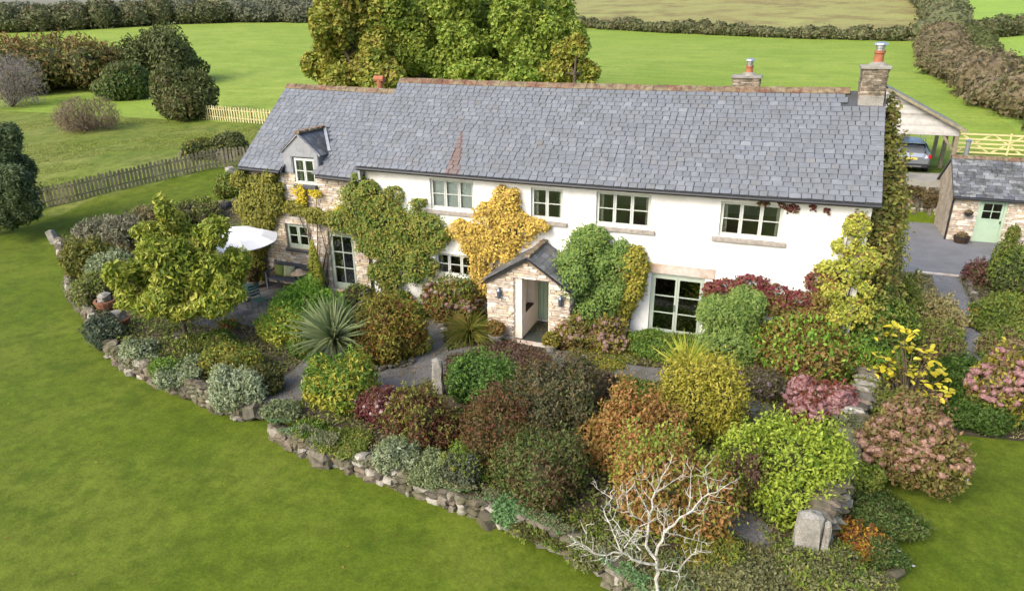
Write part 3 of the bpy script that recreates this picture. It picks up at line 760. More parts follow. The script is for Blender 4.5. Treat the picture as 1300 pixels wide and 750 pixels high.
# ---- roofs
def sag(x): return -.06*math.sin(PI*min(1, max(0, (x-HX0)/(HX1-HX0))))
M_str = M_slate
def slate_roof(name, parent, x0, x1, ey, ez0, ez1, ry, rz0, rz1, rowh, wmin, wmax, smat, seed, skip=None, gap=None, limit=300, sagf=None, tintf=None, thick=.024, backside=True, over=.0, matf=None, side=-1):
    """deck mesh carries the slates; eave edge (ey, ez0..ez1) up to the ridge (ry, rz0..rz1)"""
    g = random.Random(seed); sf = sagf or (lambda x: 0)
    L0 = math.hypot(ry-ey, (rz0+rz1)/2-(ez0+ez1)/2)
    def pt(x, s):
        k = s/L0; f = (x-x0)/(x1-x0)
        return Vector((x, ey+(ry-ey)*k, (ez0+(ez1-ez0)*f)*(1-k)+(rz0+(rz1-rz0)*f)*k+sf(x)))
    nseg = max(2, int((x1-x0)/1.0)); segs_ = sorted(set([x0+(x1-x0)*i/nseg for i in range(nseg+1)]+([gap[0], gap[1]] if gap else []))); nseg = len(segs_)-1
    mb = MB()
    for i in range(nseg):
        a, b = segs_[i], segs_[i+1]; s0_ = gap[2] if gap and gap[0]-.01 < (a+b)/2 < gap[1]+.01 else .02
        P = [pt(a, s0_), pt(b, s0_), pt(b, L0), pt(a, L0)]
        dn = Vector((0, 0, -.03)); P = [p+dn for p in P]
        Q = [p+Vector((0, 0, -.10)) for p in P]
        mb.add(P+Q, [(0, 1, 2, 3), (7, 6, 5, 4), (0, 4, 5, 1), (2, 6, 7, 3)]+([(0, 3, 7, 4)] if i == 0 else [])+([(1, 5, 6, 2)] if i == nseg-1 else []))
        if backside:
            by = 2*ry-ey
            B = [Vector((p.x, 2*ry-p.y, p.z)) for p in P[:2]]
            mb.add([P[3], P[2], B[1], B[0]]+[v+Vector((0, 0, -.1)) for v in (P[3], P[2], B[1], B[0])], [(0, 1, 2, 3), (7, 6, 5, 4), (2, 6, 7, 3)]+([(0, 3, 7, 4)] if i == 0 else [])+([(1, 5, 6, 2)] if i == nseg-1 else []))
    deck = mb.build(name, [M_under if not backside else M_slatedk], parent)
    rows = int(round(L0/rowh)); rh = L0/rows; items = []; alt = []
    pitch = math.atan2((rz0+rz1)/2-(ez0+ez1)/2, ry-ey)
    for r in range(rows):
        x = x0-g.uniform(0, wmax*.6); s = r*rh
        while x < x1-.01:
            w = g.uniform(wmin, wmax)*(1.0 if r < rows*.6 else .95); a = max(x, x0); b = min(x+w, x1)
            if b < x1 and x1-b < .1: b = x1
            if b-a > .04:
                xm = (a+b)/2
                if not (skip and skip(xm, s+rh/2, (b-a)/2)):
                    ln = rh*1.25 if r < rows-1 else rh
                    p = pt(xm, s+ln/2-.012*g.random())
                    slope = math.atan2(sf(b)-sf(a)+0.0, b-a)+math.atan2((ez1-ez0), (x1-x0))
                    n = Vector((0, -math.sin(pitch)*(-1 if ry < ey else 1), math.cos(pitch))) if ry > ey else Vector((0, 0, 1))
                    p = p+Vector((0, -math.sin(pitch), math.cos(pitch)))*.012
                    M = TRS(p, (pitch-.075+g.uniform(-.008, .008), -slope+g.uniform(-.006, .006), g.uniform(-.008, .008)), (b-a-g.uniform(.014, .026), ln, thick*g.uniform(.8, 1.4)))
                    t = min(.999, max(0, g.gauss(.5, .2))) if not tintf else tintf(xm, s, g)
                    (alt if matf and matf(xm, s) else items).append((g.randrange(5), M, t))
            x = b if b < x1 else x1
            if b >= x1: break
    pieces('slate', deck, SLATES, 'slate', items, smat, limit)
    if alt: pieces('slate', deck, SLATES, 'slate', alt, M_rust, 0 if len(items) > limit else 300)
    return deck, pt, L0
# chimney stands on the ridge near the right end, its slates are left out there
CH = (-.62, .16, 2.45, 3.35)
droof, mpt, ML = slate_roof('roof', house, HX0-.13, HX1+.16, EY, EZ, EZ, RY_, RZ_, RZ_, .176, .2, .32, M_slate, 5, sagf=sag,
    skip=lambda x, s, h: x+h > CH[0]-.02 and s > (CH[2]-EY)/math.cos(.6597)+.0)
DX0, DX1 = -18.45, -16.99      # dormer
def wskip(x, s, h): return DX0+.02 < x < DX1-.02 and s < 2.45 and s < 2.3-abs(x-(DX0+DX1)/2)*1.25
wroof, wpt, WL = slate_roof('roof', house, WX0-.12, HX0-.14, EY, WEZ0, WEZ1, RY_, 6.97, 6.88, .178, .2, .32, M_slate, 9, skip=wskip, gap=(DX0+.03, DX1-.03, .62))
# cheek of the main roof where it stands above the wing roof
MB().add([(HX0-.10, EY+.02, 4.30), (HX0-.10, RY_, 6.82), (HX0-.10, RY_, RZ_-.06), (HX0-.10, EY+.02, EZ-.05), (HX0-.02, EY+.02, 4.30), (HX0-.02, RY_, 6.82), (HX0-.02, RY_, RZ_-.06), (HX0-.02, EY+.02, EZ-.05)],
         [(0, 1, 2, 3), (7, 6, 5, 4), (0, 3, 7, 4), (3, 2, 6, 7), (0, 4, 5, 1)]).build('verge_wall', M_lead, house)
# ridge tiles
def ridge_run(x0, x1, zf, parent, n, seed, yr=RY_):
    g = random.Random(seed); V = []; F = []
    prof = [(-.17, -.12), (-.10, -.03), (0, .035), (.10, -.03), (.17, -.12)]
    pr = []
    for k in range(2):
        for (py, pz) in prof: pr.append((k-.5, py, pz))
    for k in range(2):
        for (py, pz) in prof: pr.append((k-.5, py*.9, pz-.02))
    f = []
    for i in range(4): f += [(i, i+1, i+6), (i, i+6, i+5)]
    for i in range(4): f += [(10+i, 15+i, 16+i), (10+i, 16+i, 11+i)]
    for o in (0, 5):
        for i in range(4): f += [(o+i, o+10+i, o+11+i), (o+i, o+11+i, o+i+1)]
    f += [(0, 5, 15), (0, 15, 10), (4, 14, 19), (4, 19, 9)]
    PR = [(np.array(pr), np.array(f))]
    its = []
    L_ = (x1-x0)/n
    for i in range(n):
        x = x0+(i+.5)*L_
        its.append((0, TRS((x, yr, zf(x)+.035+g.uniform(-.008, .008)), (g.uniform(-.03, .03), g.uniform(-.01, .01), g.uniform(-.01, .01)), (L_-.012, 1, 1)), g.random()))
    pieces('ridge_tile', parent, PR, 'ridge', its, M_ridge)
ridge_run(HX0-.13, CH[0]-.02, lambda x: RZ_+sag(x), droof, 34, 1)
ridge_run(WX0-.12, HX0-.16, lambda x: 6.97+(x-WX0)/(HX0-WX0)*(-.09), wroof, 11, 2)
# gutters
def gutter(x0, x1, z0, z1, y, parent, sf=lambda x: 0):
    mb = MB(); n = max(1, int((x1-x0)/1.2)); pts = [(x0+(x1-x0)*i/n, y, z0+(z1-z0)*i/n+sf(x0+(x1-x0)*i/n)) for i in range(n+1)]
    mb.tube(pts, .055, 8); return mb.build('gutter', M_gutter, parent)
gutter(HX0-.12, HX1+.16, EZ-.075, EZ-.075, EY-.02, house, sag)
gutter(WX0-.1, DX0-.02, WEZ0-.075, WEZ0-.105, EY-.02, house); gutter(DX1+.02, HX0-.02, WEZ1-.04, WEZ1-.075, EY-.02, house)
MB().box(HX0+.01, HX1, -.20, -.004, EZ-.16+.02, EZ-.10).build('soffit', M_gutter, house)
MB().tube([(HX0-.07, -.12, 4.3), (HX0-.07, -.06, 3.9), (HX0-.07, -.06, .1)], .04, 8).build('downpipe', M_gutter, house)
# stone lean of small loose pot behind the wing ridge
def pot(parent, x, y, z, r=.11, h=.34, cowl=True, name='chimney_pot'):
    mb = MB(); mb.lathe([(r*1.15, 0), (r*1.15, .05), (r, .08), (r*.92, h*.75), (r*1.12, h*.8), (r*1.12, h)], (x, y, z)); o = mb.build(name, M_clay, parent, smooth=False)
    if cowl:
        c_ = MB(); c_.lathe([(r*.8, 0), (r*.8, .05), (r*.95, .06), (r*.95, .14), (r*.4, .15)], (x, y, z+h+.0)); c_.lathe([(r*1.5, .15), (r*1.45, .19), (r*.4, .23)], (x, y, z+h)); c_.build('cowl', M_steel, o if parent is None else parent)
    return o
M_chst = mat('chimney_stone', lin('a09080'), .9, .3, 9, tint=[lin('8c7a68', .6), lin('b8a890', .64), lin('746454', .55), lin('c8bca8', .66), lin('9c8470', .6)], c2=lin('6c6858', .5), bump=.6, bscale=25, s2=3)
def chimney(x0, x1, y0, y1, z0, z1, seed, flash=None, potr=.11, poth=.34):
    ch = MB().box(x0, x1, y0, y1, z0, z1).build('chimney', M_mortar, house)
    its = courses(x0, x1, z0+.02, z1, [], y0, seed, .04, .08, .1, .3, .05)+courses(y0, y1, z0+.02, z1, [], x1, seed+1, .04, .08, .1, .3, .05, plane='x')+courses(y0, y1, z0+.02, z1, [], x0, seed+2, .04, .08, .1, .3, .05, plane='x')
    pieces('stone', ch, STONES, 'chst', its, M_chst)
    MB().box(x0-.07, x1+.07, y0-.07, y1+.07, z1, z1+.09).build('cap', M_granite, ch, bevel=.015)
    MB().lathe([(.26, 0), (.18, .07), (potr+.02, .09)], ((x0+x1)/2+.05, (y0+y1)/2, z1+.09)).build('flaunching', M_granite, ch)
    pot(ch, (x0+x1)/2+.05, (y0+y1)/2, z1+.12, potr, poth)
    return ch
    return ch
c1 = chimney(-.42, .20, 2.55, 3.25, 6.9, 7.86, 3, poth=.36, potr=.13)
# rendered base and lead apron of the gable chimney
MB().box(-.43, .215, 2.50, 3.3, 6.5, 7.16).build('rendered_base', M_granite, c1, bevel=.01)
for k, x in enumerate(()):
    a = mpt(x, 1.5); b = mpt(x+.08, 3.1); MB().bar(a+Vector((0, 0, .03)), b+Vector((0, 0, .03)), .025, .02).build('flashing', M_lead, droof)
chimney(-4.0, -3.2, 4.5, 5.1, 5.6, 7.42, 7, potr=.11, poth=.26)
p_ = MB(); p_.tube([(-16.82, 4.0, 5.9), (-16.82, 4.0, 7.16)], .11, 12); p_.tube([(-17.02, 4.0, 7.2), (-16.62, 4.0, 7.2)], .12, 12); p_.build('chimney_pot', M_clay, house)

# ---- dormer
yd = -.05; DA = 5.68; DZ = 5.06; xm = (DX0+DX1)/2
dorm = MB()
for poly in ([(DX0, 4.3), (DW[0]-.02, 4.3), (DW[0]-.02, 4.88), (DX0, DZ)], [(DW[1]+.02, 4.3), (DX1, 4.3), (DX1, DZ), (DW[1]+.02, 4.88)], [(DX0, DZ), (DW[0]-.02, 4.88), (DW[1]+.02, 4.88), (DX1, DZ), (xm, DA)]):
    dorm.prism(poly, yd, yd+.15)
def yroof(z): return EY+(z-4.40)/(6.93-4.40)*(RY_-EY)
for xa, xb in ((DX0, DX0+.06), (DX1-.06, DX1)):
    vs = [(xa, yd+.15, 4.45), (xa, yroof(DZ)+.1, DZ), (xa, yd+.15, DZ)]; vs += [(xb,)+v[1:] for v in vs]
    dorm.add(vs, [(0, 1, 2), (5, 4, 3), (0, 3, 4, 1), (1, 4, 5, 2), (2, 5, 3, 0)])
dorm = dorm.build('dormer', mat('slate_hanging', lin('a6a8ac', .62), .6, .12, 5, c2=lin('8c9096', .6), s2=2), house)
# slates hung on the gable of the dormer
its = []
g = random.Random(4); z = 4.34
while z < DA-.05:
    x = DX0+.02
    while x < DX1-.02:
        w = g.uniform(.26, .34); b = min(x+w, DX1-.02)
        hw = (DA-z-.08)/(DA-DZ)*(DX1-DX0)/2 if z+.14 > DZ else 9
        a_, b_ = max(x, xm-hw), min(b, xm+hw)
        if b_-a_ > .05 and not (z < 4.86 and b_ > DW[0]-.02 and a_ < DW[1]+.02):
            its.append((0, TRS(((a_+b_)/2, yd-.012, z+.075), (PI/2+.03, 0, 0), (b_-a_-.006, .15, .012)), g.random()))
        elif b_-a_ > .05 and z < 4.86:
            for (p, q) in ((a_, min(b_, DW[0]-.02)), (max(a_, DW[1]+.02), b_)):
                if q-p > .05: its.append((0, TRS(((p+q)/2, yd-.012, z+.075), (PI/2+.03, 0, 0), (q-p-.006, .15, .012)), g.random()))
        x = b
    z += .14
pieces('slate', dorm, BOXP, 'hang', its, mat('hung_slate', lin('a6a8ac', .62), .55, .1, 5, tint=[lin('a2a6ac', .6), lin('b0b2b6', .62), lin('aaaeb2', .6)]))
# the dormer's window is a part of the house so that its panes may hang from it
window(DW[0], DW[1], DW[2], DW[3]+.02, yd-.02, house, lights=2, rows=2, label='dormer window under the small gable', so=.03, sm=M_slatedk)
sl_i = []
for sgn in (-1, 1):
    ang = math.atan2(DA-DZ, (DX1-DX0)/2); ln = math.hypot(DA-DZ+.1, (DX1-DX0)/2+.1); nr = 5
    for r in range(nr):
        s0 = r/nr*ln; k = (s0+ln/nr/2)/ln
        zc = DA-(DA-DZ+.1)*k+.03; xc = xm+sgn*((DX1-DX0)/2+.1)*k
        y = yd-.10; yend = yroof(zc)+.05
        while y < yend:
            w = min(g.uniform(.2, .3), yend-y)
            if w > .03: sl_i.append((0, TRS((xc, y+w/2, zc), (0, sgn*(ang+.06), 0), (ln/nr*1.2, w-.008, .014)), g.random()))
            y += w
pieces('slate', dorm, BOXP, 'dsl', sl_i, M_slatedk)
rb = MB()
for sgn in (-1, 1):
    rb.bar((xm, yd-.06, DA+.0), (xm+sgn*((DX1-DX0)/2+.12), yd-.06, DZ-.09), .03, .07)
rb.build('barge_board', M_lead, dorm)
rt = []
for k in range(5):
    y0_, y1_ = yd-.08, yroof(DA)+.1; L_ = (y1_-y0_)/5
    rt.append((0, TRS((xm, y0_+(k+.5)*L_, DA+.045), (0, 0, .01), (.22, L_-.012, .09)), g.random()))
pieces('ridge_tile', dorm, STONES, 'drt', rt, M_ridge)
MB().bar((xm+.1, yroof(DA)+.02, DA+.02), (DX1+.12, yroof(DZ-.05)-.02, DZ-.0), .10, .03).build('flashing', M_lead, dorm)

# ---- porch
PX0, PX1, PY = -10.16, -7.52, -1.6; PEZ, PAZ, pxm = 1.86, 2.78, -8.82; OP = (-9.28, -8.16, -.45, 2.04)
porch = MB()
for poly in ([(PX0, -.4), (OP[0], -.4), (OP[0], 2.04), (PX0, 1.80)], [(OP[1], -.4), (PX1, -.4), (PX1, 1.80), (OP[1], 2.04)], [(PX0, 1.80), (OP[0], 2.04), (OP[1], 2.04), (PX1, 1.80), (pxm, 2.66)]):
    porch.prism(poly, PY+.02, PY+.34)
porch.box(PX0+.02, PX0+.34, PY+.341, -.002, -.4, 1.80); porch.box(PX1-.34, PX1-.02, PY+.341, -.002, -.4, 1.80)
porch = porch.build('porch', M_mortar, house)
def pclip(x, z, hw, hh):
    lim = 1.80+(2.66-1.80)*min((x-hw-PX0)/(pxm-PX0), (PX1-x-hw)/(PX1-pxm)); return z+hh < lim+.03
its = courses(PX0, PX1, -.1, 2.62, [(OP[0], OP[1], -1, 2.04)], PY+.02, 31, .05, .10, .15, .42, .08, clipf=pclip)
its += courses(PY+.02, -.01, -.1, 1.8, [], PX1-.02, 32, .05, .10, .15, .4, .06, plane='x')+courses(PY+.02, -.01, -.1, 1.8, [], PX0+.02, 33, .05, .10, .15, .4, .06, plane='x')
pieces('stone', porch, STONES, 'stone', its, M_stone)
M_cream = mat('cream_plaster', lin('e8dccc', .8), .85, .06, 3)
MB().box(OP[0]-.02, OP[0]+.03, PY+.05, -.01, 0.03, 2.1).build('plaster_lining', M_cream, porch)
MB().box(OP[1]-.03, OP[1]+.02, PY+.05, -.01, 0.03, 2.1).build('plaster_lining', M_cream, porch)
MB().box(OP[0]-.2, OP[1]+.2, PY+.35, -.01, 2.1, 2.14).build('ceiling', M_cream, porch)
MB().box(OP[0]+.03, OP[0]+.24, PY+.40, -.45, .78, .82).build('bench_board', M_timber, porch)
MB().box(OP[0]+.031, OP[0]+.24, PY+.06, -.012, .05, .779).build('bench_front', M_cream, porch)
MB().box(OP[0]+.031, OP[0]+.239, PY+.06, PY+.399, .781, 2.09).build('plaster_lining', M_cream, porch)
MB().box(OP[0]+.031, OP[0]+.239, -.449, -.012, .781, 2.09).build('plaster_lining', M_cream, porch)
MB().box(OP[0]+.02, OP[1]-.02, PY+.02, .05, -.1, .03).build('floor_mat', mat('dark_slate_floor', lin('4e5450', .55), .5, .12), porch)
MB().box(OP[0]-.1, OP[1]+.15, PY-.22, PY+.018, -.1, .035).build('threshold', M_lintel, porch, bevel=.01)
# front door with boards
fd = MB().box(-9.15, -8.22, .10, .16, .05, 2.04).build('front_door', M_sage, house)
for k in range(7):
    a = -9.13+k*.128; MB().box(a, a+.12, .075, .099, .08, 1.5).build('board', M_green, fd)
MB().box(-9.12, -8.25, .07, .098, 1.92, 2.02).build('rail', M_green, fd); MB().box(-9.12, -8.25, .07, .098, 1.51, 1.58).build('rail', M_green, fd)
for k in range(3): MB().box(-9.06+k*.27, -8.84+k*.27, .085, .097, 1.6, 1.9).build('pane', mat('dark_pane', lin('20262c', .6), .15, .1), fd)
MB().box(-8.36, -8.3, .03, .07, 1.0, 1.16).build('handle', M_steel, fd)
# porch roof
pit = math.atan2(PAZ-PEZ, pxm-(PX0-.1)); itp = []; g = random.Random(8)
rf = MB()
for sgn, xe in ((-1, PX0-.12), (1, PX1+.12)):
    vs = [(xe, PY-.14, PEZ-.06), (xe, 0, PEZ-.06), (pxm, 0, PAZ-.03), (pxm, PY-.14, PAZ-.03)]
    vs += [(v[0], v[1], v[2]-.06) for v in vs]
    rf.add(vs, [(0, 1, 2, 3), (7, 6, 5, 4), (0, 4, 5, 1), (1, 5, 6, 2), (3, 2, 6, 7), (0, 3, 7, 4)])
    an = math.atan2(PAZ-PEZ, abs(pxm-xe)); ln = math.hypot(PAZ-PEZ, pxm-xe); nr = 8
    for r in range(nr):
        k = (r+.5)/nr; xc = xe+(pxm-xe)*k; zc = PEZ+(PAZ-PEZ)*k; y = PY-.16
        while y < -.02:
            w = min(g.uniform(.2, .3), -.01-y)
            if w > .04: itp.append((0, TRS((xc, y+w/2, zc), (0, sgn*(an-.05)*1.0, 0), (ln/nr*1.25, w-.008, .015)), g.random()))
            y += w
rf.build('roof_deck', M_gutter, porch)
pieces('slate', porch, BOXP, 'psl', itp, M_slatedk)
its = []
for k in range(5):
    L_ = 1.74/5; its.append((0, TRS((pxm, PY-.14+(k+.5)*L_, PAZ+.02), (0, 0, 0), (.18, L_-.01, .08)), g.random()))
pieces('ridge_tile', porch, STONES, 'drt', its, M_ridge)
for k, x in enumerate((-9.72, -7.78)):
    lb = MB(); lb.box(x-.02, x+.02, PY-.12, PY-.02, 1.36+.3, 1.70); lb.lathe([(.02, .34), (.09, .27), (.075, .26), (.06, .04), (.045, .02), (.01, 0)], (x, PY-.12, 1.34), 6)
    lb.build('wall_lantern', mat('lantern_metal', lin('7a8494', .7), .35, .1, metal=.6), porch)
# ------------------------------------------------------------------ outbuilding with the pale green door
ob = empty('outbuilding', (7.5, 16.5, -.4), 'low stone outbuilding with slate roof and pale green stable door', 'outbuilding')
OX0, OX1, OY = 5.45, 13.0, 16.5
OD = (6.50, 7.60, -.42, 1.58)
ow = wall_grid('stone_wall', OX0, OX1, -.5, 1.62, [OD], OY+.03, .4, M_mortar, ob)
its = courses(OX0, OX1, -.4, 1.62, [OD], OY+.03, 41, .07, .14, .16, .5, .09)
pieces('stone', ow, STONES, 'stone', its, M_stone)
mb = MB()
for x0, x1 in ((OX0, OX0+.4), (OX1-.4, OX1)):
    vs = [(x0, OY+.44, -.5), (x0, 20.4, -.5), (x0, 20.4, 1.6), (x0, 18.45, 3.0), (x0, OY+.44, 1.6)]; vs += [(x1,)+v[1:] for v in vs]
    mb.add(vs, [(0, 1, 2, 3, 4), (9, 8, 7, 6, 5)]+[(i, i+5, (i+1) % 5+5, (i+1) % 5) for i in range(5)])
mb.box(OX0+.41, OX1-.41, 20.1, 20.4, -.5, 1.6); mb.build('side_wall', M_mortar, ob)
od, opt, oL = slate_roof('roof', ob, OX0-.08, OX1+.1, OY-.18, 1.66, 1.66, 18.45, 3.12, 3.12, .20, .26, .42, M_slatedk, 51)
ridge_run(OX0-.08, OX1+.1, lambda x: 3.14, od, 17, 5, yr=18.45)
gutter(OX0-.06, OX1+.1, 1.60, 1.60, OY-.22, ob)
MB().tube([(OX0-.02, OY-.2, 1.55), (OX0-.02, OY-.05, 1.4), (OX0-.02, OY-.05, -.4)], .045, 8).build('downpipe', M_gutter, ob)
fl = MB(); fl.tube([(5.95, 18.5, 3.0), (5.95, 18.5, 3.85)], .10, 10); fl.lathe([(.15, 0), (.16, .04), (.05, .09)], (5.95, 18.5, 3.85), 10); fl.build('flue', M_steel, ob)
# door: frame, leaf, four panes
mb = MB(); a, b, c_, d = OD
mb.box(a, a+.10, OY+.02, OY+.12, c_, d-.10); mb.box(b-.10, b, OY+.02, OY+.12, c_, d-.10); mb.box(a, b, OY+.018, OY+.12, d-.10, d)
df = mb.build('door_frame', M_green, ob)
A, B = a+.105, b-.105; ZL, ZT = .62, d-.11
lf = MB().box(A, B, OY+.05, OY+.10, c_+.02, ZL); lf.box(A, A+.09, OY+.048, OY+.10, ZL+.001, ZT); lf.box(B-.09, B, OY+.048, OY+.10, ZL+.001, ZT); lf.box(A+.09, B-.09, OY+.05, OY+.10, ZT-.09, ZT)
lf.box(A+.09, B-.09, OY+.036, OY+.10, ZL+.001, ZL+.07); lf.box((A+B)/2-.015, (A+B)/2+.015, OY+.052, OY+.09, ZL+.07, ZT-.09); zm = (ZL+.07+ZT-.09)/2; lf.box(A+.09, B-.09, OY+.055, OY+.088, zm-.015, zm+.015)
lf.build('door_leaf', M_green, df)
for p, q in ((A+.09, (A+B)/2-.015), ((A+B)/2+.015, B-.09)):
    for r, s_ in ((ZL+.07, zm-.015), (zm+.015, ZT-.09)): MB().box(p, q, OY+.075, OY+.08, r, s_).build('pane', M_glass, df)
MB().box(B-.06, B-.02, OY-.005, OY+.047, .5, .62).build('handle', M_gutter, df)
MB().box(A, B, OY+1.2, OY+1.25, c_, d).build('inner_screen', M_timber, ob)

# half barrel planter and hanging basket beside that door
hb = empty('barrel_planter', (6.02, 16.1, -.4), 'half barrel planter standing left of the pale green outbuilding door', 'planter')
MB().lathe([(.27, 0), (.33, .2), (.34, .30), (.30, .30), (.29, .24)], (6.02, 16.1, -.4), 14).build('barrel', M_timber, hb)
MB().lathe([(.338, 0), (.345, .05)], (6.02, 16.1, -.17), 14).build('hoop', M_gutter, hb)
link('foliage', foliage_mesh('foliage', [(0, 0, .36, .24, .24, .14)], 'drybrown', .08, .04, seed=77), hb)
hk = empty('hanging_basket', (6.1, 16.28, .95), 'round hanging basket on the outbuilding wall above the barrel planter', 'basket')
MB().lathe([(.04, -.16), (.15, -.08), (.19, .02), (.16, .04)], (6.1, 16.28, .95), 12).build('bowl', M_gutter, hk)
MB().bar((6.1, 16.5, 1.3), (6.1, 16.25, 1.3), .02, .02).bar((6.1, 16.27, 1.3), (6.1, 16.27, .98), .01, .01).build('bracket', M_gutter, hk)
link('foliage', foliage_mesh('foliage', [(0, 0, .04, .18, .18, .10)], 'drybrown', .07, .03, seed=78), hk)

# ------------------------------------------------------------------ retaining wall below the carport
rw = empty('retaining_wall', (4.2, 19.8, -.45), 'rough rubble retaining wall between the gravel court and the carport', 'wall')
rc = MB().box(-1.2, 5.42, 19.75, 20.6, -.5, 1.28).build('wall_core', M_soil, rw)
its = []; g = random.Random(13)
z = -.42
while z < 1.3:
    h = g.uniform(.12, .26); x = -1.2
    while x < 5.4:
        w = g.uniform(.14, .4)
        if g.random() < .82: its.append((g.randrange(7), TRS((x+w/2, 19.74+g.uniform(-.06, .05)+.10*z, z+h/2), (g.uniform(-.3, .3), g.uniform(-.4, .4), g.uniform(-.4, .4)), (w, .22, h)), g.random()))
        x += w
    z += h*.9
pieces('stone', rc, ROUGH, 'rough', its, M_greyst)
MB().box(-1.2, 6.5, 20.0, 26.5, 1.285, 1.60).build('concrete_slab', mat('concrete', lin('b0aea4', .62), .9, .15, 4, c2=lin('8e8c80', .6)), rw)
for i, (x, z, r1, r2, pal) in enumerate(((5.0, .95, .55, .28, 'drybrown'), (4.3, 1.15, .5, .25, 'brownolive'), (3.6, .8, .6, .4, 'mixgreen'), (5.2, .6, .3, .3, 'brownolive'), (3.0, .4, .5, .5, 'mixgreen'))):
    o = (x, 19.62, z-r2)
    t = empty('wall_weeds', o, ['dry brown weeds at the right top of the rubble retaining wall', 'olive brown weeds along the middle top of the rubble retaining wall', 'green growth on the left of the rubble retaining wall', 'small olive tuft among the stones at the right of the rubble retaining wall', 'low green growth at the foot of the gable, by the rubble retaining wall'][i], 'weeds', 'weeds on the retaining wall')
    link('foliage', foliage_mesh('foliage', [(0, 0, r2, r1, .16, r2)], pal, .09, .04, cov=1.3, seed=90+i, core=0, hole=.3), t)

# ------------------------------------------------------------------ carport
M_wood = mat('weathered_board', lin('b8b2a4', .66), .85, .12, 5, bump=.4, tint=[lin('d4d0c8', .72), lin('b4b0a6', .62), lin('e0ded6', .76), lin('a09c92', .56)])
M_oak = mat('green_oak', lin('a89c80', .62), .85, .2, 5, c2=lin('8a8468', .6), bump=.3, s2=2)
cp = empty('carport', (4.2, 21.0, 1.6), 'timber carport with weathered boarded gable and mono pitch slate roof', 'carport')
CX0, CX1 = 1.9, 6.04; CY0, CY1 = 21.0, 26.0; CB = 3.72
def cz(x): return 4.02+(6.04+.15-x)*(5.86-4.02)/(6.19-2.62)
for x, y in ((5.95, 21.06), (5.95, 25.9), (2.0, 21.06), (2.0, 25.9), (5.95, 23.5)):
    MB().box(x-.09, x+.09, y-.09, y+.09, 1.6, CB-.001).build('post', M_oak, cp, bevel=.01)
MB().bar((5.86, 21.06, 3.05), (5.35, 21.06, 3.68), .09, .12).build('brace', M_oak, cp)
MB().bar((5.95, 21.16, 3.05), (5.95, 21.66, 3.68), .09, .12).build('brace', M_oak, cp)
MB().box(1.9, 6.05, 20.98, 21.14, CB, CB+.2).build('beam', M_oak, cp); MB().box(5.87, 6.03, 21.15, 25.98, CB, CB+.2).build('beam', M_oak, cp); MB().box(1.92, 2.08, 21.15, 25.98, CB, CB+.2).build('beam', M_oak, cp)
z = CB+.02; g = random.Random(2)
while z < 5.9:
    xr = 6.19-(z+.13-4.02)/(5.86-4.02)*(6.19-2.62); xr = min(xr, 6.0)
    if xr > 2.2:
        M = TRS(((1.9+xr)/2, 20.955+g.uniform(-.004, .004), z+.07), (.10, 0, g.uniform(-.003, .003)), (xr-1.9, .02, .15))
        pieces('board', cp, BOXP, 'wb', [(0, M, g.random())], M_wood)
    z += .128
MB().box(1.88, 1.94, 21.2, 26, 1.6, 3.7).build('side_boards', M_wood, cp); MB().box(1.95, 4.6, 26.02, 26.08, 1.6, 4.2).build('rear_boards', M_wood, cp)
# roof slopes down to the right: build slates on a tilted sheet
a1 = Vector((2.4, 20.7, cz(2.4)+.05)); b1 = Vector((6.25, 20.7, cz(6.25)+.05)); ln = (b1-a1).length; an = math.atan2(a1.z-b1.z, b1.x-a1.x)
rf = MB()
vs = [a1, b1, b1+Vector((0, 5.6, 0)), a1+Vector((0, 5.6, 0))]; vs = vs+[v+Vector((0, 0, -.10)) for v in vs]
rf.add(vs, [(0, 1, 2, 3), (7, 6, 5, 4), (0, 4, 5, 1), (1, 5, 6, 2), (2, 6, 7, 3), (3, 7, 4, 0)])
crf = rf.build('roof', M_under, cp)
its = []
nr = 18
for r in range(nr):
    k = (r+.5)/nr; p = a1.lerp(b1, k); y = 20.66-g.uniform(0, .2)
    while y < 26.3:
        w = g.uniform(.24, .36); ya, yb = max(y, 20.66), min(y+w, 26.32)
        if yb-ya > .03: its.append((0, TRS((p.x, (ya+yb)/2, p.z+.02), (0, an-.05, 0), (ln/nr*1.25, yb-ya-.01, .015)), g.random()))
        y += w
pieces('slate', crf, BOXP, 'csl', its, M_slatedk)
MB().bar(a1+Vector((0, -.05, -.06)), b1+Vector((0, -.05, -.06)), .03, .14).build('barge_board', M_oak, cp)

# ------------------------------------------------------------------ car in the carport (rear towards us)
car = empty('parked_car', (4.27, 24.0, 1.6), 'silver grey estate car parked in the timber carport, rear end showing', 'car')
M_paint = mat('car_paint', lin('a8b0b8', .7), .25, .03, 2, metal=.6)
M_cglass = mat('car_glass', lin('22282e', .6), .08, .05)
M_tyre = mat('tyre_rubber', lin('26262a', .5), .9, .1); M_tail = mat('tail_lamp', lin('c0202c', .8), .25, .1); M_trim = mat('black_trim', lin('2c2e32', .6), .6, .1); M_chrome = mat('bright_trim', lin('d8dce0', .8), .2, .02, metal=.9)
def loft(sec, y0):
    """sections: (y, [(x,z) half outline from sill to roof centre])"""
    V = []; F = []; n = len(sec[0][1])
    for y, h in sec:
        full = [(x, z) for x, z in h]+[(-x, z) for x, z in reversed(h[:-1])]
        V += [(x, y, z) for x, z in full]
    m = 2*n-1
    for i in range(len(sec)-1):
        for k in range(m-1): F.append((i*m+k, i*m+k+1, (i+1)*m+k+1, (i+1)*m+k))
        F.append((i*m+m-1, i*m, (i+1)*m, (i+1)*m+m-1))
    F += [tuple(range(m)), tuple((len(sec)-1)*m+k for k in range(m-1, -1, -1))]
    return V, F
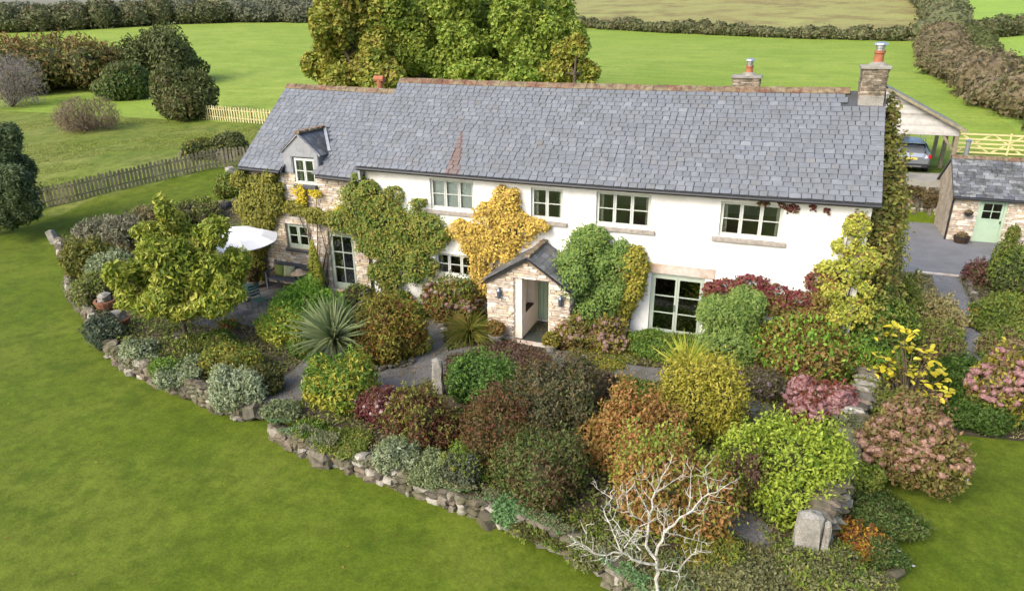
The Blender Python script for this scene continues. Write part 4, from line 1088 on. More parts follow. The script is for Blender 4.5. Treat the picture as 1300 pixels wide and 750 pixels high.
def sect(w, zb, zs, zr, wr): return [(w*.92, zb), (w, zb+.12), (w, zb+.38), (w*.985, zs-.06), (w*.94, zs), (wr, zr-.08), (wr*.8, zr-.015), (0, zr)]
cx, cy, c0 = 4.27, 24.0, 1.6
secs = [(-2.18, sect(.78, .38, .84, .87, .6)), (-2.12, sect(.86, .30, .95, 1.06, .66)), (-1.95, sect(.90, .27, 1.0, 1.32, .62)), (-1.6, sect(.91, .26, 1.0, 1.54, .60)), (-.6, sect(.92, .26, .99, 1.62, .62)), (.3, sect(.92, .26, .98, 1.58, .62)),
        (1.0, sect(.91, .26, .97, 1.12, .66)), (1.7, sect(.88, .28, .86, .92, .6)), (2.1, sect(.78, .34, .66, .7, .5))]
V, F = loft(secs, 0)
mb = MB(); mb.add([(x+cx, y+cy, z+c0) for x, y, z in V], F); mb.build('body', M_paint, car, smooth=False, bevel=0)
def q4(pts, nm, m, t=.02):
    pts = [Vector(p) for p in pts]; n = (pts[1]-pts[0]).cross(pts[3]-pts[0]).normalized(); mb = MB()
    vs = [Vector((p.x+cx, p.y+cy, p.z+c0)) for p in pts]; vs += [v-n*t for v in vs]
    vs[:4] = [v+n*.008 for v in vs[:4]]
    mb.add(vs, [(0, 1, 2, 3), (7, 6, 5, 4), (0, 4, 5, 1), (1, 5, 6, 2), (2, 6, 7, 3), (3, 7, 4, 0)]); return mb.build(nm, m, car)
q4([(-.62, -2.09, 1.07), (.62, -2.09, 1.07), (.56, -1.72, 1.47), (-.56, -1.72, 1.47)], 'rear_window', M_cglass)
MB().box(cx-.55, cx+.55, cy-1.80, cy-1.62, c0+1.49, c0+1.53).build('spoiler', M_paint, car)
for s_ in (-1, 1):
    MB().box(cx+s_*.88-.14, cx+s_*.88+.04*0+.03, cy-2.16, cy-1.95, c0+.80, c0+.98).build('tail_light', M_tail, car, bevel=.02)
    q4([(s_*.925, -1.5, 1.04), (s_*.925, .75, 1.02), (s_*.68, .35, 1.46), (s_*.68, -1.35, 1.48)][::s_], 'side_window', M_cglass)
    MB().box(cx+s_*.98-.06, cx+s_*.98+.06, cy+.55, cy+.70, c0+1.0, c0+1.12).build('wing_mirror', M_trim, car, bevel=.02)
    for yy in (-1.35, 1.35):
        w = MB(); w.tube([(cx+s_*.72, cy+yy, c0+.33), (cx+s_*.94, cy+yy, c0+.33)], .33, 16); wo = w.build('wheel', M_tyre, car)
        r_ = MB(); r_.tube([(cx+s_*.90, cy+yy, c0+.33), (cx+s_*.95, cy+yy, c0+.33)], .20, 10); r_.build('rim', M_chrome, wo)
    MB().tube([(cx+s_*.6, cy-1.5, c0+1.6), (cx+s_*.6, cy-1.3, c0+1.68), (cx+s_*.6, cy+.2, c0+1.68), (cx+s_*.6, cy+.35, c0+1.6)], .02, 6).build('roof_rail', M_chrome, car)
MB().box(cx-.26, cx+.26, cy-2.20, cy-2.14, c0+.72, c0+.83).build('number_plate', mat('number_plate_yellow', lin('e8d068', .75), .6, .03), car)
MB().box(cx-.84, cx+.84, cy-2.22, cy-1.9, c0+.30, c0+.52).build('bumper', M_trim, car, bevel=.04)
MB().box(cx-.5, cx+.5, cy-2.235, cy-2.20, c0+.36, c0+.42).build('bumper_trim', M_chrome, car)

# ------------------------------------------------------------------ field gate
M_gatew = mat('new_pine', lin('dcd098', .7), .8, .1, 4)
gt = empty('field_gate', (7.4, 27.1, 1.9), 'pale yellow five bar timber field gate between outbuilding and field', 'gate')
GX0, GX1, GY_, G0 = 7.2, 12.4, 27.1, 1.95
for k, zz in enumerate((.10, .36, .60, .84, 1.12)):
    MB().box(GX0, GX1, GY_-.02, GY_+.02, G0+zz-.045, G0+zz+.045).build('rail', M_gatew, gt)
for x in (GX0, GX1-.1, (GX0+GX1)/2-.05): MB().box(x, x+.09, GY_-.055, GY_-.022, G0, G0+1.24).build('stile', M_gatew, gt)
for a, b in (((7.25, .1), (8.9, 1.12)), ((9.0, 1.12), (10.5, .1)), ((7.4, 1.12), (8.9, .1)), ((9.0, .1), (10.5, 1.12)), ((10.6, 1.12), (12.2, .1))):
    MB().bar((a[0], GY_+.035, G0+a[1]), (b[0], GY_+.035, G0+b[1]), .022, .085).build('brace', M_gatew, gt)
for x in (7.1, 12.5): MB().box(x-.09, x+.09, GY_-.09, GY_+.09, G0-.5, G0+1.35).build('post', M_oak, gt, bevel=.01)

# ------------------------------------------------------------------ picket fences
M_picket = mat('weathered_picket', lin('8c8468', .6), .9, .2, 5, tint=[lin('948a70', .66), lin('a89e82', .68), lin('867e66', .62), lin('a0967f', .66)], c2=lin('6c7048', .55), s2=2)
M_picketn = mat('pale_picket', lin('c8c088', .7), .85, .15, 5, tint=[lin('cfc690', .72), lin('bfb680', .68)])
def picket_proto():
    V = [(-.5, -.5, 0), (.5, -.5, 0), (.5, .5, 0), (-.5, .5, 0), (-.5, -.5, .93), (.5, -.5, .93), (.5, .5, .93), (-.5, .5, .93), (0, -.5, 1), (0, .5, 1)]
    F = [(0, 2, 1), (0, 3, 2), (0, 1, 5), (0, 5, 4), (1, 2, 6), (1, 6, 5), (2, 3, 7), (2, 7, 6), (3, 0, 4), (3, 4, 7), (4, 5, 8), (6, 7, 9), (5, 6, 9), (5, 9, 8), (7, 4, 8), (7, 8, 9)]
    return np.array(V, float), np.array(F)
PK = [picket_proto()]
def picket_fence(pts, h, sp, w, m, label, seed, lean=.02):
    g = random.Random(seed); gh = lambda x, y: float(ground_height(x, y))
    root = empty('picket_fence', (pts[0][0], pts[0][1], gh(*pts[0])), label, 'fence')
    P = []; 
    for (x0, y0), (x1, y1) in zip(pts[:-1], pts[1:]):
        L_ = math.hypot(x1-x0, y1-y0); n = max(1, round(L_/sp)); an = math.atan2(y1-y0, x1-x0)
        for k in range(n): P.append((x0+(x1-x0)*k/n, y0+(y1-y0)*k/n, an))
    its = []
    for x, y, an in P:
        hh = h*g.uniform(.95, 1.04)
        its.append((0, TRS((x, y, gh(x, y)+.04), (g.uniform(-lean, lean), g.uniform(-lean, lean), an), (w, .025, hh)), g.random()))
    pieces('picket', root, PK, 'picket', its, m)
    step = max(1, int(1.8/sp))
    for i in range(0, len(P)-1, step):
        a = P[i]; b = P[min(i+step, len(P)-1)]; off = Vector((math.sin(a[2]), -math.cos(a[2]), 0))*-.045
        pa = Vector((a[0], a[1], gh(a[0], a[1])))+off; pb = Vector((b[0], b[1], gh(b[0], b[1])))+off
        for k in (.28, .78): MB().bar(pa+Vector((0, 0, h*k)), pb+Vector((0, 0, h*k)), .05, .08).build('rail', m, root)
        q = pa+off*1.6; MB().box(q.x-.05, q.x+.05, q.y-.05, q.y+.05, pa.z-.1, pa.z+h*.98).build('post', m, root)
picket_fence([(-38.9, 1.6), (-38.6, 4.3), (-37.1, 5.85), (-36.1, 7.52), (-34.7, 9.8), (-33.1, 12.2), (-31.4, 13.6)], 1.12, .2, .135, M_picket, 'weathered grey brown picket fence between the lawn and the paddock', 5)
picket_fence([(-48.5, 24.6), (-42.7, 23.9), (-38.8, 23.6), (-33, 23.4)], 1.15, .27, .13, M_picketn, 'short pale picket fence at the back of the paddock by the wing roof', 6)

# ------------------------------------------------------------------ stone walls of the garden
def rubble_run(name, pts, hs, label, seed, cat='wall', wmin=.22, wmax=.5, zbase=-.48, depth=.34, capm=None, m=None, tall=.22, lean=.0):
    g = random.Random(seed); m = m or M_greyst
    root = empty(name, (pts[0][0], pts[0][1], zbase), label, cat)
    its = []; core = MB()
    for (p, q), (h0, h1) in zip(zip(pts[:-1], pts[1:]), zip(hs[:-1], hs[1:])):
        L_ = math.hypot(q[0]-p[0], q[1]-p[1]); an = math.atan2(q[1]-p[1], q[0]-p[0])
        zb = max(zbase, float(ground_height(*p))-.06)
        n_ = Vector((-math.sin(an), math.cos(an), 0))
        hm = (h0+h1)/2
        core.bar(Vector((p[0], p[1], (zb+hm)/2))+n_*depth*.35, Vector((q[0], q[1], (zb+hm)/2))+n_*depth*.35, depth*.45, max(.05, hm-zb-.06))
        x = 0
        while x < L_:
            w = min(g.uniform(wmin, wmax), L_-x+.1); k = (x+w/2)/L_; top = h0+(h1-h0)*k; z = zb
            while z < top-.03:
                h = min(g.uniform(tall*.6, tall*1.2), top-z+.05)
                c_ = Vector((p[0]+(q[0]-p[0])*k, p[1]+(q[1]-p[1])*k, z+h/2))+n_*(g.uniform(-.04, .06))
                its.append((g.randrange(7), TRS(c_, (g.uniform(-.25, .25), g.uniform(-.2, .2), an+g.uniform(-.25, .25)), (w*g.uniform(.85, 1.1), depth*g.uniform(.7, 1.1), h*g.uniform(.9, 1.15))), g.random()))
                z += h*.92
            x += w*.9
    core.build('wall_core', M_soil, root)
    pieces('stone', root, ROUGH, 'rough', its, m)
    return root
rubble_run('garden_edging', [(-33.5, 1.75), (-31.3, .15), (-29.2, -.88), (-26.9, -2.92), (-25.0, -3.89), (-22.96, -4.96), (-21.0, -6.15)], [.0, -.02, .0, .05, .08, .06, .02], 'curved edging of grey boulders at the far left of the garden', 3, wmin=.2, wmax=.5, tall=.3)
rubble_run('garden_wall', [(-21.0, -6.15), (-19.55, -6.73), (-18.2, -7.0), (-16.8, -7.25), (-15.4, -7.6), (-14.5, -7.7)], [.10, .08, .12, .10, .14, .05], 'low rockery wall of reddish stones below the laurel tree', 4, wmin=.16, wmax=.4, tall=.18)
rubble_run('garden_wall', [(-13.3, -8.05), (-12.2, -8.35), (-11.25, -8.53), (-10.14, -8.65), (-9.0, -8.82), (-8.2, -8.95), (-7.0, -9.08), (-5.9, -9.28), (-4.85, -9.58), (-4.0, -10.0), (-3.3, -10.6)], [-.15, .0, .04, .02, .03, .0, -.02, .02, -.02, -.05, -.1], 'retaining wall of pale stones along the front of the garden bed', 5, wmin=.16, wmax=.42, tall=.17)
rubble_run('bed_edging', [(-33.3, 2.3), (-32.7, 3.95), (-32.05, 5.35), (-30.3, 6.75), (-28.3, 7.75), (-25.5, 7.9), (-22, 7.6)], [.08, .18, .36, .6, .75, .8, .82], 'dark stone edging along the upper side of the left bed', 6, wmin=.25, wmax=.6, tall=.24)
rubble_run('rockery_edging', [(-19.3, -5.1), (-18.4, -5.6), (-17.6, -6.15), (-16.5, -6.4), (-15.6, -6.75)], [.14, .16, .14, .12, .12], 'short row of stones inside the rockery by the tree trunk', 7, wmin=.2, wmax=.4, zbase=-.05, tall=.16, depth=.25)
rubble_run('dry_stone_wall', [(-.82, -8.3), (-.55, -7.2), (-.2, -5.6), (.05, -4.1), (.35, -2.5), (.62, -1.2)], [.82, .78, .7, .65, .6, .5], 'dry stone wall running from the granite end pillar up to the house corner', 8, wmin=.18, wmax=.36, tall=.17, depth=.5)
rubble_run('path_edging', [(3.3, 9.8), (3.35, 8.0), (3.2, 6.2), (2.9, 3.4), (2.6, 1.2)], [-.18]*5, 'stone edging on the house side of the gable path', 9, wmin=.16, wmax=.36, tall=.16, depth=.2)
rubble_run('path_edging', [(5.15, 10.4), (5.0, 8.4), (4.8, 6.0), (4.6, 3.4), (4.2, 1.0)], [-.2]*5, 'stone edging on the outer side of the gable path', 10, wmin=.16, wmax=.36, tall=.16, depth=.2)
rubble_run('path_edging', [(-13.0, -5.2), (-12.1, -4.9), (-11.5, -4.2), (-11.9, -2.9)], [.1]*4, 'stones edging the gravel path by the yellow hosta', 11, wmin=.14, wmax=.3, zbase=-.05, tall=.12, depth=.2)
rubble_run('path_edging', [(-11.9, -1.6), (-11.2, -1.9), (-10.7, -1.9)], [.12]*3, 'pale stones edging the bed of the bronze hydrangea', 12, wmin=.2, wmax=.35, zbase=-.05, tall=.15, depth=.22)
rubble_run('path_edging', [(-8.0, -2.0), (-7.0, -2.05), (-6.2, -1.95), (-5.6, -1.75)], [.08]*4, 'stones edging the bed under the porch climber', 13, wmin=.14, wmax=.3, zbase=-.05, tall=.12, depth=.2)
tag(MB().box(3.5, 5.0, 10.72, 10.86, -.45, -.33).build('path_kerb', M_lintel, None, bevel=.01), 'long pale stone step where the gable path meets the gravel court', 'kerb')

def boulder(x, y, z, s, label, m=None, seed=1, name='boulder', cat='boulder', rz=0.3, group=None):
    V, F = ROUGH[seed % 7]
    V = V*np.array(s)
    me = mesh_np(name, V+np.array([0, 0, s[2]*.35]), F3=F, mats=[m or M_greyst], tint=np.full(len(V), random.Random(seed).random()))
    o = link(name, me, None, (x, y, z), (0, 0, rz)); return tag(o, label, cat, group)
def post_stone(name, x, y, z, w, d, h, label, seed, lean=(0, 0), rz=.3):
    bm = bmesh.new(); bmesh.ops.create_cube(bm, size=1); bmesh.ops.subdivide_edges(bm, edges=bm.edges, cuts=3, use_grid_fill=True)
    r = random.Random(seed)
    for v in bm.verts:
        v.co.z += .5; k = 1-.18*v.co.z
        rr = math.hypot(v.co.x, v.co.y); 
        if abs(v.co.x) > .45 and abs(v.co.y) > .45: k *= .88
        v.co.x *= w*k; v.co.y *= d*k
        top = v.co.z > .98; v.co.z *= h
        if top: v.co.z -= h*.08*(abs(v.co.x)/w+abs(v.co.y)/d)
        v.co += Vector((r.uniform(-1, 1), r.uniform(-1, 1), r.uniform(-1, 1)))*.018
    me = bpy.data.meshes.new(name); bm.to_mesh(me); bm.free(); me.materials.append(M_granite)
    return tag(link(name, me, None, (x, y, z), (lean[0], lean[1], rz)), label, 'stone post')
post_stone('granite_post', -9.93, -5.5, -.02, .30, .26, 1.10, 'upright granite gatepost beside the gravel path', 2)
post_stone('granite_post', -33.3, 1.5, -.45, .42, .34, .85, 'leaning grey stone post at the far left tip of the garden edging', 3, (.05, -.25))
post_stone('granite_pillar', -1.02, -8.45, -.35, .48, .3, 1.32, 'thick granite slab at the near end of the dry stone wall', 4, (0, .02), .15)
post_stone('slate_slab', -.70, -8.40, -.35, .12, .26, 1.16, 'thin pale green slate slab standing against the granite end pillar', 5, (0, 0), .15)
g = random.Random(22)
for i, (x, y, z, s, lab) in enumerate([
    (-28.56, 6.6, .55, (.42, .42, .4), 'dark round boulder at the top of the left bed, left one of a pair'),
    (-27.8, 6.65, .57, (.44, .42, .4), 'dark round boulder at the top of the left bed, right one of a pair')]):
    boulder(x, y, z, s, lab, mat('dark_boulder', lin('3c3c3e', .6), .8, .2), 30+i)
for i, (x, y, z, s, lab) in enumerate([
    (-14.45, -7.55, -.4, (.75, .55, .55), 'large pale boulder under the silvery lavender at the right end of the rockery'),
    (-9.3, -5.35, 0, (.42, .34, .35), 'brown boulder to the right of the granite gatepost'),
    (-13.1, -8.1, -.4, (.4, .3, .35), 'pale stone at the left end of the front garden wall'),
    (-11.4, -8.7, -.45, (.6, .25, .45), 'long pale stone in the middle of the front garden wall'),
    (-6.9, -9.2, -.45, (.5, .35, .4), 'white flecked stone at the lawn edge beside the mint green cushion'),
    (-17.9, -5.65, .05, (.45, .3, .22), 'flat pale stone in the rockery left of the tree trunk'),
    (-17.3, -5.95, .05, (.36, .26, .2), 'second flat pale stone in the rockery, nearer the lawn'),
    (.55, -7.9, -.45, (.42, .34, .26), 'large grey boulder at the lower edge of the right lawn'),
    (.35, -7.45, -.45, (.3, .25, .25), 'small white stone beside the boulder at the right lawn'),
    (-1.35, -9.25, 0, (.3, .16, .16), 'white elongated stone at the bottom of the gravel path'),
    (4.35, 3.9, -.4, (.42, .32, .3), 'pale rounded stone beside the orange flowers, upper one'),
    (4.25, 3.2, -.4, (.46, .34, .3), 'pale rounded stone beside the orange flowers, lower one'),
    (3.3, 7.2, -.4, (.36, .3, .26), 'pale stone on the left edge of the gable path'),
    (3.05, 4.2, -.4, (.4, .3, .3), 'grey stone on the left edge of the gable path nearer the magnolia'),
    (-11.1, -1.85, 0, (.34, .3, .28), 'tan stone at the foot of the bronze hydrangea'),
    (-6.35, -3.05, .03, (.3, .2, .14), 'small white stone lying on the gravel patch'),
    (-38.0, 14.6, 1.35, (1.2, .8, .5), 'pale rubble heap at the right end of the picket fence'),
    (-34.5, 14.0, 1.35, (.9, .8, .6), 'rubble stone under the bramble at the end of the picket fence'),
    (-31.6, 11.4, 1.15, (.7, .6, .5), 'stone lying at the lawn corner by the picket fence'),
    (-30.6, 10.6, 1.05, (.6, .4, .35), 'flat stone on the lawn edge near the wing of the house')]):
    boulder(x, y, z, s, lab, M_greyst, 40+i, rz=g.uniform(0, 3))

M_oldclay = mat('weathered_clay', lin('a87458', .5), .9, .25, 8)
# clay pots with stones on them in the left bed
for i, (x, y, lab) in enumerate(((-23.4, -4.15, 'terracotta pot with a grey stone lid in the left bed, the farther one'), (-21.6, -5.2, 'terracotta pot with a grey stone lid in the left bed, the nearer one'))):
    t = empty('clay_pot', (x, y, 0), lab, 'pot', 'stone topped terracotta pots')
    MB().lathe([(.2, 0), (.3, .12), (.36, .3), (.36, .36), (.28, .36), (.27, .3)], (x, y, 0)).build('pot', M_oldclay, t)
    V, F = ROUGH[i+2]; link('stone_lid', mesh_np('stone_lid', V*np.array([.42, .4, .3]), F3=F, mats=[M_granite], tint=np.full(len(V), .5)), t, (0, 0, .44))

# ------------------------------------------------------------------ patio things
um = empty('garden_parasol', (-19.45, -2.0, .03), 'large white garden parasol open over the patio', 'parasol')
M_canvas = mat('white_canvas', lin('f6f4f0', .82), .85, .04, 3)
R_ = 1.55; n = 8; V = [(0, 0, 2.68)]; 
for ring, (rr, zz) in enumerate(((.55, 2.60), (1.1, 2.46), (R_, 2.27))):
    for k in range(n*4):
        a = 2*PI*k/(n*4)+.2; s_ = abs(math.sin((k % 4)/4*PI)); r2 = rr*(1-.05*s_*(ring > 0)); V.append((r2*math.cos(a), r2*math.sin(a), zz-.03*s_*(ring+1)*.5))
F3 = [(0, 1+k, 1+(k+1) % 32) for k in range(32)]; F4 = []
for r_ in range(2):
    for k in range(32): F4.append((1+r_*32+k, 1+(r_+1)*32+k, 1+(r_+1)*32+(k+1) % 32, 1+r_*32+(k+1) % 32))
V2 = [(x, y, z-.012) for x, y, z in V]; o_ = len(V)
F3b = [(a+o_, c_+o_, b+o_) for a, b, c_ in F3]; F4b = [(a+o_, d+o_, c_+o_, b+o_) for a, b, c_, d in F4]
F4c = [(65+k, 65+k+o_, 65+(k+1) % 32+o_, 65+(k+1) % 32) for k in range(32)]
link('canopy', mesh_np('canopy', V+V2, F4=F4+F4b+F4c, F3=F3+F3b, mats=[M_canvas]), um)
MB().tube([(-19.45, -2, .03), (-19.45, -2, 2.85)], .025, 8).build('pole', M_timber, um)
MB().lathe([(.28, 0), (.26, .1), (.05, .14)], (-19.45, -2, .04)).build('base', M_granite, um)
for k in range(8):
    a = 2*PI*k/8+.2; MB().bar((-19.45, -2, 2.60), (-19.45+1.48*math.cos(a), -2+1.48*math.sin(a), 2.24), .015, .02).build('rib', M_timber, um)
M_tealm = mat('green_metal', lin('4a7068', .6), .5, .1)
def bistro(x, y, rz, label):
    c_ = empty('bistro_chair', (x, y, .06), label, 'chair', 'green metal patio chairs', rz)
    def L(*a): return [wmat(c_) @ Vector(p) for p in a]
    for sx in (-1, 1):
        MB().tube(L((sx*.19, .18, 0), (sx*.19, .2, .45), (sx*.18, .26, .9)), .012, 6).build('leg', M_tealm, c_); MB().tube(L((sx*.19, -.2, 0), (sx*.19, -.18, .45)), .012, 6).build('leg', M_tealm, c_)
    for k in range(5):
        p = L((-.2, -.18+k*.09, .45), (.2, -.18+k*.09, .45)); MB().bar(p[0], p[1], .06, .015).build('seat_slat', M_tealm, c_)
    for k in range(4):
        p = L((-.18, .22+k*.012, .58+k*.1), (.18, .22+k*.012, .58+k*.1)); MB().bar(p[0], p[1], .015, .07).build('back_slat', M_tealm, c_)
bistro(-18.1, -2.6, 1.3, 'green metal patio chair right of the parasol, half behind the laurel tree')
bistro(-18.75, -3.3, 2.6, 'green metal patio chair under the laurel tree, nearest the red flowers')
bistro(-19.9, -2.6, -1.6, 'green metal patio chair hidden under the left of the parasol')
tb = empty('patio_table', (-19.0, -2.55, .06), 'round metal patio table beneath the parasol', 'table')
MB().lathe([(.5, .70), (.5, .73)], (-19.0, -2.55, .06), 20).build('table_top', M_tealm, tb)
for k in range(3):
    a = k*2.1; MB().tube([(-19.0+.35*math.cos(a), -2.55+.35*math.sin(a), .06), (-19.0, -2.55, .76)], .014, 6).build('leg', M_tealm, tb)
# bench with cushions and a straw hat
bn = empty('garden_bench', (-18.6, -.45, .05), 'dark grey garden bench against the stone wing under the small window', 'bench')
M_bench = mat('bench_grey', lin('5c626c', .6), .7, .15, 5)
for k in range(4): MB().box(-19.35, -17.85, -.75+k*.13, -.64+k*.13, .47, .50).build('seat_slat', M_bench, bn)
for k in range(5): MB().box(-19.35, -17.85, -.21, -.18, .56+k*.09, .63+k*.09).build('back_slat', M_bench, bn)
for x in (-19.35, -17.9):
    MB().box(x, x+.06, -.76, -.70, .05, .70).build('leg', M_bench, bn); MB().box(x, x+.06, -.17, -.11, .05, 1.02).build('leg', M_bench, bn); MB().box(x, x+.07, -.78, -.2, .70, .735).build('arm', M_bench, bn)
def cushion(x, y, z, w, h, rx, rz, cols, label):
    bm = bmesh.new(); bmesh.ops.create_cube(bm, size=1); bmesh.ops.subdivide_edges(bm, edges=bm.edges, cuts=3, use_grid_fill=True)
    for v in bm.verts:
        e = max(abs(v.co.x), abs(v.co.z))*2; v.co.y *= .16*(1.05-.75*e**3); v.co.x *= w*(1-.06*(1-(v.co.z*2)**2)); v.co.z *= h*(1-.06*(1-(v.co.x/w*2)**2))
    me = bpy.data.meshes.new('cushion'); bm.to_mesh(me); bm.free(); me.materials.append(mat('cushion_'+cols, lin(cols, .7), .9, .12, 14)); me.polygons.foreach_set('use_smooth', [True]*len(me.polygons))
    tag(link('cushion', me, None, (x, y, z), (rx, 0, rz)), label, 'cushion')
cushion(-18.55, -.38, .73, .46, .42, -.25, .05, 'b4b890', 'pale green cushion leaning on the middle of the bench back')
cushion(-19.0, -.36, .72, .44, .42, -.25, -.05, '7c8a44', 'olive green cushion at the left end of the bench')
ht = MB(); ht.lathe([(.30, 0), (.30, .012), (.15, .03), (.13, .12), (.09, .155), (.01, .165)], (-17.85, -.72, .84), 20)
o = ht.build('straw_hat', mat('straw', lin('dcc0a0', .72), .9, .1, 20), None, smooth=True); tag(o, 'pale straw hat perched on the right end of the garden bench', 'hat')
def pot_plant(x, y, z, r, h, lumps, pal, label, name='potted_plant', m=None, leaf=(.07, .035), seed=1, cat='potted plant', cov=2.4):
    t = empty(name, (x, y, z), label, cat)
    MB().lathe([(r*.7, 0), (r, h*.85), (r*1.08, h*.88), (r*1.08, h), (r*.9, h), (r*.88, h*.85)], (x, y, z)).build('pot', m or M_clay, t)
    link('foliage', foliage_mesh('foliage', lumps, pal, leaf[0], leaf[1], cov=cov, seed=seed), t)
M_glaze = mat('glazed_pot', lin('6a665c', .6), .5, .15)
pot_plant(-17.35, -.42, .05, .27, .34, [(0, 0, .62, .30, .30, .3), (0, 0, 1.0, .24, .24, .35), (0, 0, 1.45, .15, .15, .35), (0, 0, 1.8, .07, .07, .2)], 'variegated', 'cone shaped golden evergreen in a wide pot left of the narrow glazed door', m=M_glaze, seed=5)
pot_plant(-9.74, -1.95, .03, .24, .24, [(0, 0, .42, .3, .26, .24)], 'bronzepink', 'orange leaved plant in a round stone pot at the left of the porch step', m=M_granite, seed=6)
pot_plant(-7.95, -2.0, .03, .2, .22, [(0, 0, .38, .26, .24, .22)], 'yellowmix', 'yellow green plant in a pot at the right of the porch step', m=M_granite, seed=7)
pot_plant(-19.9, -.8, .05, .2, .3, [(0, 0, .55, .28, .28, .3)], 'brownolive', 'brown leaved plant in a dark pot at the left end of the bench', m=M_glaze, seed=8)
pot_plant(-17.9, -1.15, .05, .16, .2, [(0, 0, .34, .2, .2, .16)], 'deepgreen', 'small green plant in a pot in front of the bench end', m=M_glaze, seed=9)
pot_plant(7.9, 15.9, -.4, .2, .25, [(0, 0, .6, .28, .28, .45)], 'mixgreen', 'upright green pot plant right of the outbuilding door', m=M_clay, seed=10)
